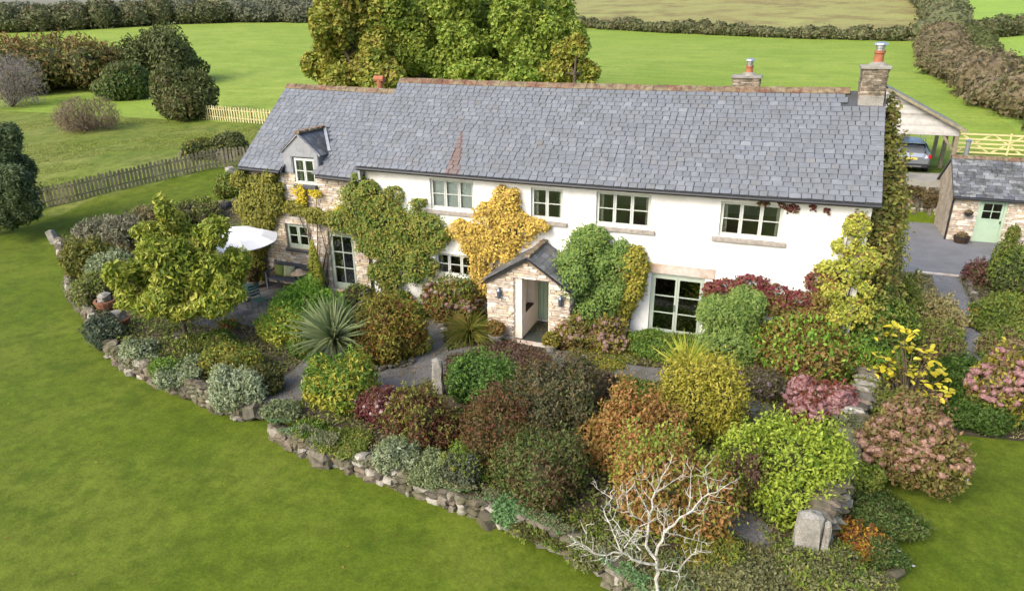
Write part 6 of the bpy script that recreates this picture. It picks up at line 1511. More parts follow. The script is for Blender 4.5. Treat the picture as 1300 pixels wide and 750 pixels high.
climber('olive climber covering the left end of the stone wing', [(-19.5, 3.65, .85, .55), (-19.9, 2.8, .75, .7), (-20.1, 1.8, .55, .9), (-20.25, .8, .5, .9), (-19.1, 3.1, .6, .45), (-20.3, 4.0, .35, .35), (-19.0, 4.15, .25, .35)], 'climbolive', 201, foot=(-20.0, 0), th=.34, core=.5, hole=.22)
climber('narrow band of creeper crossing the stone wing above the small window', [(-18.2, 3.15, .5, .25), (-17.3, 2.9, .65, .25), (-16.6, 2.75, .45, .3)], 'climbolive', 202, foot=(-17.2, 0), cov=1.8)
climber('big green climber over the join of stone wing and white wall', [(-16.1, 2.75, .6, .5), (-15.4, 3.3, .95, .75), (-14.5, 3.0, .95, .95), (-13.6, 2.7, .9, .8), (-12.75, 2.75, .65, .62), (-14.2, 1.9, .95, .7), (-13.3, 1.5, .6, .6), (-14.9, 3.85, .45, .4), (-15.2, 2.3, .6, .5), (-14.6, 1.0, .6, .45)], 'climbgreen', 203, foot=(-14.6, 0), th=.42, leaf=(.085, .045), cov=2.0, core=.5, hole=.2)
climber('loose thin vine tips reaching up the white wall left of the blind window', [(-14.0, 3.95, .35, .25), (-13.2, 3.65, .3, .2), (-15.4, 4.25, .35, .25)], 'climbgreen', 204, cov=.8, core=0, hole=.5)
climber('patch of yellow leaves below the dormer window', [(-17.9, 3.72, .28, .25), (-17.75, 3.42, .2, .25), (-17.2, 3.7, .25, .12), (-16.2, 3.15, .3, .2)], 'yellowleaf', 205, cov=1.2, core=0, th=.12, foot=(-17.6, 0))
climber('bright yellow climber between the ground floor window and the porch', [(-10.05, 3.85, .5, .5), (-10.6, 3.25, .75, .6), (-9.75, 3.05, .75, .55), (-10.5, 2.45, .85, .6), (-11.35, 2.55, .4, .6), (-11.05, 1.5, .32, .7), (-10.6, 1.1, .35, .6), (-9.1, 3.3, .4, .22), (-11.7, 2.9, .4, .35)], 'climbyellow', 206, foot=(-10.7, 0), th=.34, leaf=(.09, .06), cov=1.3, core=.3, hole=.42)
climber('thick green climber covering the right side of the porch', [(-7.4, 2.6, .8, .65), (-6.9, 1.9, .85, .7), (-7.75, 2.45, .55, .4, -.5, .6), (-7.55, 2.0, .45, .45, -1.1, .5), (-6.4, 2.3, .6, .7), (-6.9, 1.2, .75, .7, -.4, .6), (-7.2, 3.15, .45, .35), (-7.2, .9, .5, .6, -1.0, .5)], 'climbporch', 207, foot=(-6.9, 0), th=.6, leaf=(.07, .04), cov=2.2, core=.5, hole=.2)
climber('yellow green part of the climber next to the glazed garden doors', [(-5.95, 2.45, .42, .55), (-5.85, 1.7, .3, .5), (-6.3, 1.0, .4, .6), (-7.3, .6, .6, .55, -.75, .4), (-6.5, .45, .5, .4, -.4, .35)], 'climbgold', 208, foot=(-6.1, 0), th=.5, leaf=(.09, .06))
climber('bright green ivy mound right of the glazed garden doors', [(-3.1, 1.0, .80, .85), (-2.7, 1.45, .6, .6), (-3.5, 1.35, .4, .5), (-3.0, .5, .85, .6, -.4, .5)], 'ivy', 209, foot=(-3.0, 0), th=.6, y=-.35, leaf=(.10, .04))
climber('dark red creeper along the white wall above the ivy', [(-3.3, 2.05, .5, .22), (-2.6, 2.2, .55, .28), (-1.9, 2.0, .5, .3), (-1.3, 1.9, .5, .28), (-.9, 2.45, .3, .45), (-.55, 2.75, .22, .3), (-3.75, 1.8, .2, .25)], 'climbred', 210, foot=(-1.6, 0), th=.22, cov=1.1, core=0, hole=.5, leaf=(.10, .06))
climber('lime and red patchy creeper at the lower right of the white wall', [(-1.9, 1.6, .6, .3), (-1.2, 1.4, .6, .35), (-.75, 1.9, .3, .3)], 'redgreenmix', 211, th=.25, cov=1.5, core=0, hole=.3, foot=(-1.2, 0))
climber('row of small red leaves under the eaves near the gable', [(-2.55, 4.5, .18, .06), (-1.85, 4.42, .25, .10), (-1.3, 4.5, .10, .07), (-.95, 4.42, .08, .08), (-2.1, 4.55, .1, .05)], 'climbred', 212, th=.06, cov=.8, core=0, hole=0, y=-.05)
climber('lime yellow climber at the right corner of the white wall', [(-.15, 4.1, .32, .4), (-.35, 3.6, .3, .35), (.0, 3.2, .45, .45), (-.35, 2.75, .55, .42), (-.15, 2.25, .65, .45), (.1, 1.75, .6, .45), (-.6, 2.3, .4, .35)], 'climblime', 213, foot=(.0, 0), th=.35, cov=1.0, core=0, hole=.6, leaf=(.10, .06))
# climber up the gable end
t = empty('climbing_plant', (.3, 2.5, -.4), 'tall climber clothing the gable end wall up to the chimney', 'climbing plant')
L = [(.3, -1.9, 1.2, .55, .7, 1.5), (.2, -1.9, 3.2, .4, .6, 1.3), (.45, -.6, 1.6, .7, 1.0, 1.6), (.4, -.4, 3.8, .6, .9, 1.5), (.6, 1.0, 2.0, .8, 1.2, 1.8), (.35, .9, 5.2, .55, .8, 1.3), (.2, .9, 6.6, .3, .45, .9), (.7, 2.6, 3.0, .75, .9, 2.0), (.6, 1.6, 4.4, .55, .8, 1.2), (.5, 3.2, 1.2, .6, .7, 1.4)]
link('foliage', foliage_mesh('foliage', L, 'climbrust', .11, .07, cov=1.9, seed=220, hole=.15, core=.5, nmax=20000), t)
mb = stems_mb((0, 0, 0), [(q[0]*.5, q[1], q[2]+q[5]*.6) for q in L], .05, random.Random(5), wob=.15); me2 = bpy.data.meshes.new('stem'); me2.from_pydata([tuple(v) for v in mb.v], [], mb.f); me2.materials.append(M_vine); link('stem', me2, t)
t = empty('climbing_plant', (.35, .3, -.4), 'lush green growth on the lower corner of the gable end', 'climbing plant')
link('foliage', foliage_mesh('foliage', [(.3, .2, 1.0, .55, .8, 1.1), (.3, .6, 2.0, .5, .7, .9), (.15, -.5, .7, .5, .5, .8), (.4, 1.8, .9, .5, .9, 1.0)], 'ivygreen', .12, .07, cov=2.4, seed=221), t)

# ---- trees: tapered trunk, limbs, crown
def tree(name, label, base, lumps, pal, leaf, seed, trunk_r=.25, trunk_h=2.0, cov=2.0, nmax=45000, lumpmats=None, cat='tree', core=.55, hole=.25, ncl=None, up=0.1, leafw=None, clump=.7, shell=.55, sub=4, reach=1.0):
    t = empty(name, base, label, cat); g = random.Random(seed)
    L = local_lumps(lumps, base)
    gg = random.Random(seed+7); LL = []
    for q in L:
        LL.append(q[:3]+(q[3]*.75, q[4]*.75, q[5]*.75))
        for _ in range(sub):
            d = Vector((gg.gauss(0, 1), gg.gauss(-.3, 1), gg.gauss(.15, 1))).normalized(); s_ = gg.uniform(.28, .46)
            LL.append((q[0]+d.x*q[3]*.72, q[1]+d.y*q[4]*.72, q[2]+d.z*q[5]*.72, q[3]*s_, q[4]*s_, q[5]*s_))
    link('crown', foliage_mesh('crown', LL, pal, leaf[0], leaf[1], cov=cov, seed=seed, core=core, nmax=nmax, hole=hole, ncl=ncl, up=up, clump=clump, shell=shell, reach=reach, mcore=pmat(pal) if core else None), t)
    top = Vector((0, 0, trunk_h))
    tr = MB(); tr.tube([(0, 0, -.2), (g.uniform(-.1, .1)*trunk_r, 0, trunk_h*.4), top], [trunk_r*1.3, trunk_r, trunk_r*.8], 10); me1 = bpy.data.meshes.new('trunk'); me1.from_pydata([tuple(q) for q in tr.v], [], tr.f); me1.materials.append(M_bark); link('trunk', me1, t)
    for q in L:
        b = Vector(q[:3]); mid = top.lerp(b, .5)+Vector((g.uniform(-.2, .2), g.uniform(-.2, .2), .1))*trunk_r*3
        mb = MB(); mb.tube([top+Vector((0, 0, -.05)), mid, b, b+Vector((g.uniform(-.4, .4)*q[3], g.uniform(-.4, .4)*q[4], q[5]*.6))], [trunk_r*.55, trunk_r*.4, trunk_r*.22, trunk_r*.06], 7, cap=False)
        me2 = bpy.data.meshes.new('limb'); me2.from_pydata([tuple(v) for v in mb.v], [], mb.f); me2.materials.append(M_bark); link('limb', me2, t)
    return t
tree('laurel_tree', 'small bright green laurel like tree with one thin trunk in the left bed', (-18.6, -5.37, 0.0), [(-19.13, -4.67, 3.89, 0.42, 0.38, 0.56), (-19.54, -4.11, 3.13, 0.69, 0.62, 0.69), (-18.78, -5.73, 3.11, 0.59, 0.53, 0.58), (-18.86, -4.01, 2.74, 0.64, 0.57, 0.63), (-18.42, -5.44, 2.53, 0.88, 0.79, 0.79), (-17.59, -4.93, 2.34, 0.79, 0.71, 0.75), (-20.2, -5.12, 2.01, 0.73, 0.66, 0.63), (-18.71, -5.64, 1.78, 0.84, 0.75, 0.65), (-18.08, -5.17, 1.53, 0.9, 0.81, 0.66), (-16.49, -5.57, 2.04, 0.58, 0.52, 0.53), (-20.2, -5.56, 1.39, 0.63, 0.56, 0.41), (-17.11, -4.51, 2.26, 0.42, 0.38, 0.46), (-19.73, -6.1, 2.06, 0.46, 0.42, 0.4), (-20.1, -4.69, 3.16, 0.48, 0.44, 0.52), (-17.5, -4.71, 3.47, 0.55, 0.5, 0.54), (-16.87, -4.46, 2.64, 0.47, 0.42, 0.45), (-19.64, -6.32, 2.56, 0.45, 0.41, 0.39), (-18.21, -5.64, 1.34, 0.79, 0.71, 0.35), (-16.99, -5.53, 1.62, 0.64, 0.57, 0.34), (-18.78, -6.11, 1.54, 0.6, 0.54, 0.3)], 'laurel', (.2,.07), 401, trunk_r=.075, trunk_h=.75, cov=2.8, core=0, hole=.12, clump=.6, up=.5, shell=.9)
tree('oak_tree', 'broad orange tinged tree at the left of the group behind the house', (-35.72, 31.27, 2.72), [(-32.09, 28.89, 5.55, 2.45, 2.08, 1.97), (-35.25, 35.29, 9.26, 2.28, 1.94, 2.89), (-37.58, 34.36, 7.38, 2.44, 2.08, 2.92), (-37.94, 32.28, 7.32, 2.38, 2.02, 2.84), (-36.39, 34.54, 8.64, 2.55, 2.17, 3.03), (-37.57, 30.65, 9.28, 1.9, 1.62, 2.32), (-36.17, 32.5, 5.7, 2.78, 2.36, 1.99), (-40.06, 32.82, 6.01, 1.63, 1.39, 1.9), (-37.53, 33.65, 10.81, 2.76, 2.35, 2.4), (-32.82, 30.85, 6.61, 1.64, 1.39, 2.3), (-36.65, 30.17, 4.78, 1.93, 1.64, 1.11)], 'oakorange', (.34,.22), 411, trunk_r=0.34, trunk_h=3.0, cov=2.4, core=.6, hole=.1, nmax=26000, ncl=300, reach=.6)
tree('oak_tree', 'yellow green tree second from the left behind the wing roof', (-33.01, 37.39, 3.17), [(-35.46, 37.29, 6.64, 2.39, 2.03, 3.02), (-30.04, 38.26, 7.94, 2.06, 1.75, 2.95), (-31.61, 34.62, 7.4, 1.98, 1.68, 2.69), (-33.03, 34.52, 9.55, 2.22, 1.89, 2.53), (-32.21, 39.19, 9.23, 2.38, 2.02, 2.85), (-34.83, 38.81, 4.88, 2.17, 1.84, 1.71), (-32.91, 39.75, 11.51, 2.93, 2.49, 2.25), (-29.15, 33.97, 6.2, 1.68, 1.43, 1.81)], 'oakdark', (.34,.22), 412, trunk_r=0.34, trunk_h=3.0, cov=2.4, core=.6, hole=.1, nmax=26000, ncl=300, reach=.6)
tree('oak_tree', 'tall green tree in the middle of the group behind the main roof', (-27.34, 37.26, 3.16), [(-26.86, 33.46, 7.74, 2.13, 1.81, 2.29), (-26.47, 37.8, 9.32, 2.52, 2.14, 2.56), (-25.12, 33.1, 5.58, 2.76, 2.34, 1.48), (-28.02, 34.75, 11.26, 3.02, 2.57, 2.03), (-27.63, 42.51, 11.81, 3.1, 2.63, 2.27), (-25.4, 39.53, 6.63, 1.92, 1.64, 2.22), (-26.8, 33.49, 5.95, 1.78, 1.51, 1.64)], 'oakgreen', (.34,.22), 413, trunk_r=0.34, trunk_h=3.0, cov=2.4, core=.6, hole=.1, nmax=26000, ncl=300, reach=.6)
tree('oak_tree', 'green tree with golden edge at the right of the group behind the house', (-20.05, 34.2, 2.94), [(-22.51, 32.98, 8.61, 2.05, 1.74, 2.59), (-21.16, 32.81, 5.19, 2.44, 2.07, 1.31), (-18.41, 35.08, 8.0, 1.59, 1.35, 1.97), (-20.24, 34.18, 8.31, 2.06, 1.75, 2.22), (-21.3, 32.83, 6.8, 1.93, 1.64, 1.95), (-20.7, 38.14, 10.22, 2.18, 1.85, 2.06), (-20.68, 35.22, 5.16, 2.4, 2.04, 1.22), (-22.22, 34.83, 10.31, 2.08, 1.77, 2.24)], 'oakgreen', (.34,.22), 414, trunk_r=0.34, trunk_h=3.0, cov=2.4, core=.6, hole=.1, nmax=26000, ncl=300, reach=.6)
tree('oak_tree', 'lower orange brown tree at the far right of the group behind the main roof', (-16.93, 31.18, 2.72), [(-17.86, 32.69, 6.5, 1.54, 1.31, 1.52), (-16.42, 32.66, 5.74, 1.29, 1.1, 1.01), (-19.1, 32.35, 5.71, 1.67, 1.42, 1.15), (-16.9, 32.0, 7.52, 0.92, 0.78, 0.99)], 'oakorange', (.34,.22), 415, trunk_r=0.16, trunk_h=3.0, cov=2.4, core=.6, hole=.1, nmax=26000, ncl=300, reach=.6)
tree('conifer', 'dark conifer at the left edge of the lawn by the picket fence end', (-38.0, 0.6, -0.31), [(-34.09, 0.89, 2.37, 1.06, 0.96, 1.37), (-35.11, 1.4, 3.46, 1.08, 0.97, 1.46), (-35.3, 2.04, 1.2, 0.67, 0.61, 0.81), (-36.66, 1.24, 2.1, 1.33, 1.19, 2.18), (-34.64, 1.64, 4.61, 0.57, 0.51, 0.76), (-35.44, 0.88, 1.16, 1.09, 0.98, 0.94), (-34.96, 1.97, 3.0, 0.73, 0.66, 0.86), (-35.63, 1.19, 3.99, 1.07, 0.96, 1.53)], 'conifer', (.2,.05), 421, trunk_r=.2, trunk_h=1.0, cov=2.6, core=.7, hole=.05, nmax=30000)
# ---- bare white tree: hand-drawn limbs with side twigs
M_bare = mat('lichened_bark', lin('d0ccc0', .74), .9, .2, 14, c2=lin('98947f', .6), s2=9)
BT = empty('bare_tree', (-3.25, -10.05, -0.2), 'leafless white lichened small tree in front of the orange bush', 'tree')
branches = [([(-0.05, -0.35, 0.41), (-0.17, -0.21, 0.87)], 0.055, 0.045), ([(-0.18, -0.21, 0.87), (-0.38, -0.13, 1.04), (-0.39, 0.08, 1.34), (-0.36, 0.37, 1.79), (-0.17, 0.75, 2.32)], 0.042, 0.008), ([(-0.35, 0.35, 1.8), (-0.6, 0.29, 2.17)], 0.016, 0.006), ([(-0.35, 0.35, 1.8), (-0.04, 0.65, 1.95), (0.13, 0.82, 1.93)], 0.016, 0.006), ([(-0.19, -0.18, 0.94), (-0.1, -0.09, 1.36), (0.22, 0.07, 1.71), (0.51, 0.22, 2.08), (0.84, 0.33, 2.32)], 0.04, 0.008), ([(-0.11, -0.01, 1.29), (-0.19, 0.36, 1.42)], 0.02, 0.01), ([(0.24, 0.13, 1.82), (0.19, 0.52, 2.26)], 0.016, 0.006), ([(0.51, 0.24, 2.11), (0.4, 0.53, 2.36)], 0.012, 0.005), ([(-0.06, 0.01, 1.29), (0.23, 0.22, 1.11), (0.56, 0.44, 0.91)], 0.016, 0.006), ([(0.28, 0.43, 2.25), (0.68, 0.37, 2.28)], 0.008, 0.004), ([(0.22, 0.07, 1.71), (0.46, 0.36, 1.63), (0.53, 0.64, 1.67)], 0.014, 0.005), ([(-0.17, -0.24, 0.79), (-0.41, -0.42, 0.92), (-0.7, -0.58, 1.16), (-1.02, -0.82, 1.22), (-1.47, -0.99, 1.57)], 0.038, 0.007), ([(-0.71, -0.54, 1.12), (-0.97, -0.34, 1.49), (-1.12, -0.19, 1.63), (-1.03, 0.03, 1.72), (-0.88, 0.16, 1.57)], 0.024, 0.006), ([(-0.43, -0.33, 1.09), (-0.81, -0.13, 1.23), (-1.07, 0.1, 1.33)], 0.022, 0.007), ([(-0.68, -0.5, 1.2), (-0.51, -0.4, 1.53), (-0.46, -0.44, 1.66)], 0.016, 0.006), ([(-1.25, -0.85, 1.42), (-1.26, -0.83, 1.75)], 0.01, 0.004), ([(-1.03, -0.76, 1.16), (-1.25, -0.68, 1.13), (-1.44, -0.59, 1.12)], 0.012, 0.005), ([(-0.43, 0.02, 1.37), (-0.7, -0.18, 1.69), (-0.76, -0.21, 2.23)], 0.018, 0.006), ([(-0.37, 0.13, 1.45), (-0.76, 0.51, 1.73)], 0.014, 0.005), ([(-1.03, 0.04, 1.7), (-1.33, 0.17, 1.74)], 0.009, 0.004), ([(-0.16, -0.26, 0.72), (0.18, -0.07, 0.6), (0.36, 0.2, 0.79), (0.42, 0.34, 0.8)], 0.028, 0.007), ([(0.2, -0.05, 0.62), (0.2, -0.01, 0.16)], 0.012, 0.006), ([(0.36, 0.2, 0.79), (0.51, 0.19, 0.91)], 0.012, 0.004), ([(-0.64, -0.5, 1.14), (-0.77, -0.79, 1.14), (-0.93, -0.99, 1.33)], 0.014, 0.005), ([(-0.42, -0.32, 0.83), (-0.58, -0.52, 1.33), (-0.72, -0.78, 1.66)], 0.016, 0.005), ([(-0.32, 0.19, 1.67), (-0.16, 0.42, 1.38), (-0.2, 0.56, 1.08)], 0.01, 0.004), ([(-0.36, -0.12, 1.24), (-0.59, 0.02, 0.98), (-0.76, 0.29, 0.93)], 0.014, 0.005), ([(0.18, 0.04, 1.68), (0.18, -0.15, 1.62), (0.34, -0.24, 1.67)], 0.01, 0.004)]
g = random.Random(17)
for i, (pts, r0, r1) in enumerate(branches):
    P = [Vector(p) for p in pts]
    if i == 0: P[0].z = -.1
    Q = []
    for a, b in zip(P[:-1], P[1:]):
        n = max(2, int((b-a).length/.12))
        for k in range(n): Q.append(a.lerp(b, k/n)+Vector((g.gauss(0, .012), g.gauss(0, .012), g.gauss(0, .012)))*(k > 0))
    Q.append(P[-1]); m = len(Q)
    mb = MB(); mb.tube(Q, [.64*(r0+(r1-r0)*k/(m-1)) for k in range(m)], 7, cap=False)
    if i > 0:
        for q in range(1, m):
            for _ in range(g.choice((1, 1, 2, 3))):
                d = (Q[q]-Q[q-1]).normalized(); s = Vector((g.gauss(0, 1), g.gauss(0, 1), g.gauss(.2, 1))).cross(d).normalized(); l = g.uniform(.07, .30)
                e = Q[q]+(d*.5+s)*l*.5+Vector((0, 0, .02)); e2 = e+(d*.4+s*.6+Vector((g.gauss(0, .4), 0, g.gauss(.3, .4))))*l*.5
                mb.tube([Q[q], e, e2], [.007, .0045, .002], 4, cap=False)
                if g.random() < .5: mb.tube([e, e+(d-s*.3)*l*.4], [.005, .003], 4, cap=False)
    me2 = bpy.data.meshes.new('limb'); me2.from_pydata([tuple(v) for v in mb.v], [], mb.f); me2.materials.append(M_bare); link('trunk' if i == 0 else 'limb', me2, BT)

# ---- yellow big leaved magnolia by the right lawn: each leaf a piece
mt_ = pmat('magyellow')
def bigleaf(seed):
    g = random.Random(seed); V = []; F = []
    for i in range(6):
        k = i/5; w = .32*math.sin(PI*min(1, k*.95+.04))**.8; V += [(-w, k, .06*math.sin(k*3)+.05*w*3), (0, k, .06*math.sin(k*3)), (w, k, .06*math.sin(k*3)+.05*w*3)]
    for i in range(5): a = i*3; F += [(a, a+1, a+4, a+3), (a+1, a+2, a+5, a+4)]
    return mesh_np('leaf', V, F4=F, mats=[mt_], tint=np.full(len(V), g.random()))
BLF = [bigleaf(i) for i in range(6)]
g = random.Random(5)
MAG = (1.55, -1.55, -.35)
t = empty('magnolia', MAG, 'open magnolia with large bright yellow leaves between dry wall and right lawn', 'tree')
spots = [(-0.6, 0.58, 1.86, 0.24, 11), (-0.27, 0.63, 1.59, 0.24, 9), (0.14, -0.21, 1.67, 0.24, 8), (0.39, 0.23, 1.66, 0.24, 9), (-0.7, 0.04, 1.07, 0.24, 9), (-0.43, 0.12, 0.8, 0.24, 7), (-0.18, -0.01, 1.18, 0.24, 8), (0.09, 0.0, 1.12, 0.24, 11), (0.63, 0.02, 0.82, 0.24, 6), (0.22, 0.31, 0.36, 0.24, 10), (0.46, -0.21, 0.58, 0.24, 10), (0.8, 0.66, 0.8, 0.24, 11), (-0.41, -0.09, 2.2, 0.24, 8), (0.41, 0.39, 1.14, 0.24, 9), (-0.81, 0.09, 0.89, 0.24, 7), (-0.58, -0.15, 2.32, 0.24, 9), (0.23, -0.05, 0.83, 0.24, 8), (-0.8, -0.13, 1.58, 0.24, 8), (-0.02, 0.69, 1.56, 0.24, 11), (0.74, -0.19, 0.78, 0.24, 8)]
brm = MB()
for (x, y, z, r, n) in spots:
    a = Vector((0, 0, 0)); b = Vector((x, y, z)); m1 = a.lerp(b, .5)+Vector((0, 0, .25)); brm.tube([a, m1, b], [.03, .018, .006], 6, cap=False)
    for q in range(n):
        p = Vector((x+g.gauss(0, r*.5), y+g.gauss(0, r*.5), z+g.gauss(0, r*.4)))
        s = g.uniform(.13, .25)
        link('leaf', g.choice(BLF), t, p, (g.uniform(-.5, .7), g.uniform(-.4, .4), g.uniform(0, 6.28)), (s, s, s))
me2 = bpy.data.meshes.new('branch'); me2.from_pydata([tuple(v) for v in brm.v], [], brm.f); me2.materials.append(M_twig); link('branch', me2, t)

# ---- hedges between the fields
def hedge(label, pts, w, h, pal, seed, leaf=.45, step=1.1, cov=1.6, nmax=16000, wob=.3, name='field_hedge', fat=None):
    g = random.Random(seed); gh = lambda x, y: float(ground_height(x, y))
    base = (pts[0][0], pts[0][1], gh(*pts[0])); t = empty(name, base, label, 'hedge'); L = []
    D = 0
    for (x0, y0), (x1, y1) in zip(pts[:-1], pts[1:]):
        n = max(1, int(math.hypot(x1-x0, y1-y0)/(w*step*.62)))
        for k in range(n):
            x = x0+(x1-x0)*k/n+g.uniform(-.25, .25)*w; y = y0+(y1-y0)*k/n+g.uniform(-.25, .25)*w; hh = h*g.uniform(1-wob, 1+wob); ww = w*g.uniform(.85, 1.15)
            L.append((x-base[0], y-base[1], gh(x, y)-base[2]+hh*.42, ww*.72, ww*.72, hh*.58))
    link('foliage', foliage_mesh('foliage', L, pal, leaf, leaf*.55, cov=cov, seed=seed, nmax=nmax, core=.82, clump=.5, reach=.5, shoots=.08, mcore=pmat(pal)), t)
hedge('long field hedge behind the bright field, right of the oak trees', [(-52, 124), (-40.9, 122.8), (-32, 119), (-23.4, 115.2), (-16, 112.5), (-9.4, 110), (-3, 107), (2.6, 104.5), (8, 103), (13.6, 101.7)], 2.2, 1.9, 'hedge', 301)
hedge('thick brown hedgerow running from the carport side up the hill', [(15.0, 24.0), (14.0, 34.1), (13.6, 42.9), (13.4, 50), (13.3, 57.8), (13.3, 68), (13.8, 77.6), (15.2, 88), (16.8, 98)], 3.4, 2.7, 'hedgebrown', 302, leaf=.32, nmax=26000)
hedge('dark hedgerow climbing the far hillside beside the brown pasture', [(17.4, 101), (20.5, 115), (23, 137.6), (25.2, 170), (25.6, 195), (24, 230), (20, 270)], 4.0, 4.2, 'hedge', 303, leaf=.5)
hedge('green hedge bounding the small field at the right edge', [(16.8, 50), (17.0, 60), (18.0, 75), (20.5, 90), (21.8, 104)], 2.4, 1.9, 'darkolive', 304, leaf=.3)
hedge('short far hedge between the two right hand fields', [(21.6, 105), (25.7, 108.5), (30, 111.5), (40, 115), (55, 120)], 2.6, 2.4, 'hedge', 305, leaf=.45)
hedge('tall overgrown hedge along the top of the left field', [(-190, 58), (-165, 70), (-147.6, 80.5), (-136, 88.5), (-127.7, 100), (-115.6, 110)], 5.0, 4.6, 'hedge', 306, leaf=.7, cov=1.6, nmax=40000)
hedge('tall hedge along the top of the field left of the oaks', [(-115, 111), (-100.3, 114.5), (-85.6, 119), (-70, 122.5), (-54, 124.5)], 4.2, 3.8, 'hedgefar', 307, leaf=.6, cov=1.6)
hedge('second paler hedge further back at the upper left', [(-210, 90), (-180, 105), (-150, 125), (-120, 135), (-90, 142), (-60, 146)], 6.0, 4.0, 'hedgefar', 308, leaf=.8, cov=1.4)

# ---- low growth that nobody could count: it fills the beds, spills over the edgings and creeps on the walls
def pip(P, poly):
    x, y = P[:, 0], P[:, 1]; c_ = np.zeros(len(P), bool); j = len(poly)-1
    for i in range(len(poly)):
        xi, yi = poly[i]; xj, yj = poly[j]
        c_ ^= ((yi > y) != (yj > y)) & (x < (xj-xi)*(y-yi)/((yj-yi) or 1e-9)+xi); j = i
    return c_
PATHS = [([(-15.2, -.9), (-14.6, -2.6), (-14.0, -5.0), (-13.7, -6.6), (-13.7, -7.9)], .55), ([(-13.9, -6.0), (-12.3, -5.7), (-11.2, -5.0), (-10.5, -3.7), (-9.6, -2.7), (-8.4, -2.35), (-7.2, -2.75), (-6.1, -2.7)], .66), ([(-6.1, -2.7), (-5.2, -2.5), (-4.2, -2.3)], .4),
         ([(-10.9, -4.2), (-11.8, -2.6), (-12.7, -1.2), (-12.9, -.4)], .5), ([(-2.9, -6.2), (-2.5, -7.2), (-2.0, -8.4), (-1.65, -9.3)], .32), ([(4.5, 11.0), (4.35, 8.5), (4.15, 6.0), (3.9, 3.0), (3.5, .3)], .45), ([(-22, -1.6), (-15.5, -1.4)], 1.7), ([(-9.9, -1.4), (-7.7, -1.4)], .5)]
def off_paths(P):
    k = np.ones(len(P), bool)
    for pts, w in PATHS:
        for a, b in zip(pts[:-1], pts[1:]):
            a = np.array(a); b = np.array(b); d = b-a; t_ = np.clip(((P-a)@d)/(d@d), 0, 1)
            k &= np.linalg.norm(P-(a+t_[:, None]*d), axis=1) > w
    return k
def cover(name, label, poly, n, pal, hmax, l, w, seed, thr, zf, thin=None, sc=.8, up=.25):
    g = np.random.default_rng(seed); poly = [tuple(p) for p in poly]
    lo = np.min(poly, 0); hi = np.max(poly, 0)
    P = g.uniform(lo, hi, size=(n*3, 2)); P = P[pip(P, poly)]; P = P[off_paths(P)][:n]
    P3 = np.concatenate([P, np.zeros((len(P), 1))], 1)
    m = wav(P3, sc, seed); k = m > thr; P3 = P3[k]; m = m[k]
    mound = np.clip(m-thr, 0, 1)*(.6+.4*wav(P3, 3.5, seed+1))
    P3[:, 2] = zf(P3[:, 0], P3[:, 1])+.02+np.clip(mound, .02, 1)*hmax*g.uniform(.35, 1, len(P3))
    N_ = nrm(g.normal(size=P3.shape)*.6+np.array([0, 0, .9])); V, F = leaf_quads(P3, N_, l, w, g, up=.25, fold=.2)
    t_ = np.clip(.5+.3*wav(P3, 2.2, seed+2)+.6*(g.random(len(P3))-.5), 0, 1)
    o = link(name, mesh_np(name, V, F4=F, mats=[pmat(pal)], tint=np.repeat(t_, 4))); tag(o, label, 'ground cover', kind='stuff')
zb = lambda x, y: np.maximum(0, ground_height(x, y)+.05)
cover('ground_cover', 'low mixed green plants filling the garden beds', BED, 50000, 'mixgreen', .30, .10, .05, 501, -.3, zb)
cover('ground_cover', 'low olive and brown growth filling the garden beds', BED, 40000, 'browngreen', .26, .09, .045, 502, -.25, zb)
cover('ground_cover', 'silvery and purple low growth in the garden beds', BED, 26000, 'groundmix', .2, .06, .03, 503, 0, zb)
zs = lambda x, y: np.full(np.shape(x), -.40)
GB = [(.9, -1.6), (2.4, -2.2), (4.4, -1.9), (8, 2.5), (11, 12.5), (7.2, 11.5), (5.2, 10.75), (3.4, 10.55), (1.3, 10.85), (1.31, 4)]
cover('ground_cover', 'taller fresh green clumps between the shrubs', BED, 45000, 'greenclump', .55, .10, .045, 511, .32, zb, sc=1.5)
cover('ground_cover', 'taller bronze and straw clumps between the shrubs', BED, 38000, 'bronzeclump', .5, .09, .03, 512, .38, zb, sc=1.7)
cover('ground_cover', 'dry olive growth beside the gable path', GB, 26000, 'greyolive', .3, .08, .03, 504, -.3, zs)
cover('ground_cover', 'straw and green growth beside the gable path', GB, 16000, 'drygrass', .3, .10, .02, 505, -.1, zs)
FRONT = [(-13.3, -7.9), (-11.3, -8.35), (-9.0, -8.6), (-7.0, -8.85), (-5.0, -9.35), (-3.4, -10.1), (-3.2, -10.7), (-4.1, -10.2), (-4.9, -9.75), (-6.0, -9.4), (-7.1, -9.2), (-9.0, -8.98), (-11.3, -8.72), (-13.3, -8.25)]
zw = lambda x, y: np.where(wav(np.stack([x, y, 0*x], 1), 4, 9) > 0, .08, -.12)
cover('wall_creeper', 'green creeping plants spilling over the front garden wall', FRONT, 20000, 'greygreenmix', .34, .06, .03, 506, -.3, zw, sc=1.4)
cover('wall_creeper', 'brown and mint tufts hanging on the front garden wall', FRONT, 14000, 'mintgreen', .3, .06, .025, 507, -.05, zw, sc=1.6)
LEFT = [(-33.6, 1.9), (-31.4, .2), (-29.3, -1.0), (-27.0, -3.1), (-25.1, -4.1), (-22.9, -5.2), (-21.1, -6.4), (-19.5, -7.0), (-18.1, -7.3), (-16.7, -7.5), (-15.3, -7.9), (-14.4, -7.9), (-14.3, -7.3), (-16.7, -6.7), (-19.5, -6.2), (-21.0, -5.5), (-22.9, -4.4), (-26.6, -2.2), (-29, -.4), (-31.2, .8)]
zl = lambda x, y: np.maximum(ground_height(x, y)+.15, -.1)
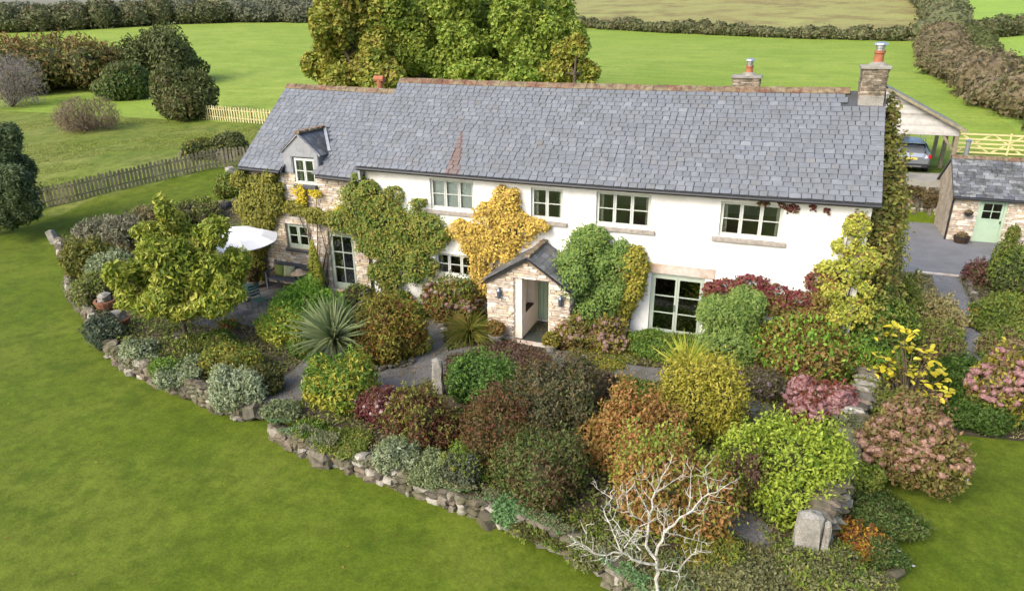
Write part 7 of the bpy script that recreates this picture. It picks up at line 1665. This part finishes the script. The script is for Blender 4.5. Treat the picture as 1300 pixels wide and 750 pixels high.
cover('wall_creeper', 'silvery and green tufts along the rockery edging', LEFT, 26000, 'greygreen', .3, .06, .03, 508, -.2, zl, sc=1.3)
cover('wall_creeper', 'brown tufts along the curved boulder edging', LEFT, 22000, 'browngreen', .3, .06, .03, 509, -.2, zl, sc=1.5)
# grass blades standing along the foot of walls and as rough tussocks in the paddock
PAD = [(-60, 8), (-41, 3), (-38.2, 7), (-35, 13), (-33, 23), (-60, 23.5)]
zg = lambda x, y: ground_height(x, y)
cover('rough_grass_tussocks', 'longer tussocky grass of the paddock behind the picket fence', PAD, 26000, 'paddock', .22, .22, .03, 510, -.2, zg, sc=.5)
def litter(name, label, polys, n, pal, seed, zf):
    g = np.random.default_rng(seed); Ps = []
    for poly in polys:
        lo = np.min(poly, 0); hi = np.max(poly, 0); P = g.uniform(lo, hi, size=(n, 2)); Ps.append(P[pip(P, [tuple(p) for p in poly])])
    P = np.concatenate(Ps); P3 = np.stack([P[:, 0], P[:, 1], zf(P[:, 0], P[:, 1])+.055], 1)
    V, F = leaf_quads(P3, nrm(g.normal(size=P3.shape)*.25+np.array([0, 0, 1])), .07, .045, g)
    tag(link(name, mesh_np(name, V, F4=F, mats=[pmat(pal)], tint=np.repeat(g.random(len(P)), 4))), label, 'leaf litter', kind='stuff')
litter('fallen_leaves', 'fallen brown and yellow leaves on the paths and beds', [BED], 5200, 'litter', 601, zb)
litter('fallen_leaves', 'fallen leaves and dry stems beside and on the gable path', [GB], 1500, 'litter', 602, lambda x, y: np.full(np.shape(x), -.42))
litter('fallen_leaves', 'a few fallen leaves scattered on the lawn', [[(-26, -16), (-3, -12.5), (-13, -8.2), (-20, -7.4), (-26, -4.5), (-33, 0), (-36, 0)]], 130, 'litter', 603, lambda x, y: np.full(np.shape(x), -.48))
# white petals dropped on the edge of the right lawn, and a few pale leaves on the lawn
g = random.Random(6)
wp = mat('white_petal', lin('f0ece8', .8), .8, .05)
for i, (x, y, lab) in enumerate(((.32, -6.9, 'white flower at the left edge of the right lawn, the uppermost'), (.5, -7.0, 'white flower at the edge of the right lawn beside the uppermost one'), (.72, -7.35, 'white flower on the right lawn edge, a little below the first two'), (.92, -7.7, 'white flower on the right lawn, the lowest of the row'), (-.05, -3.9, 'round white flower head beside the dusty pink hydrangea'), (2.15, -5.2, 'white flower head at the right side of the large pink hydrangea'))):
    V = []; F = []
    for k in range(7):
        a = k*.9; c_, s_ = math.cos(a), math.sin(a); o_ = len(V)
        V += [(0, 0, .02), (.03*c_-.015*s_, .03*s_+.015*c_, .025), (.055*c_, .055*s_, .02), (.03*c_+.015*s_, .03*s_-.015*c_, .025)]; F.append((o_, o_+1, o_+2, o_+3))
    o = link('white_flower', mesh_np('white_flower', V, F4=F, mats=[wp]), None, (x, y, -.3 if i < 4 else (.7 if i == 4 else .2)), (.3, .2, i)); tag(o, lab, 'flower')
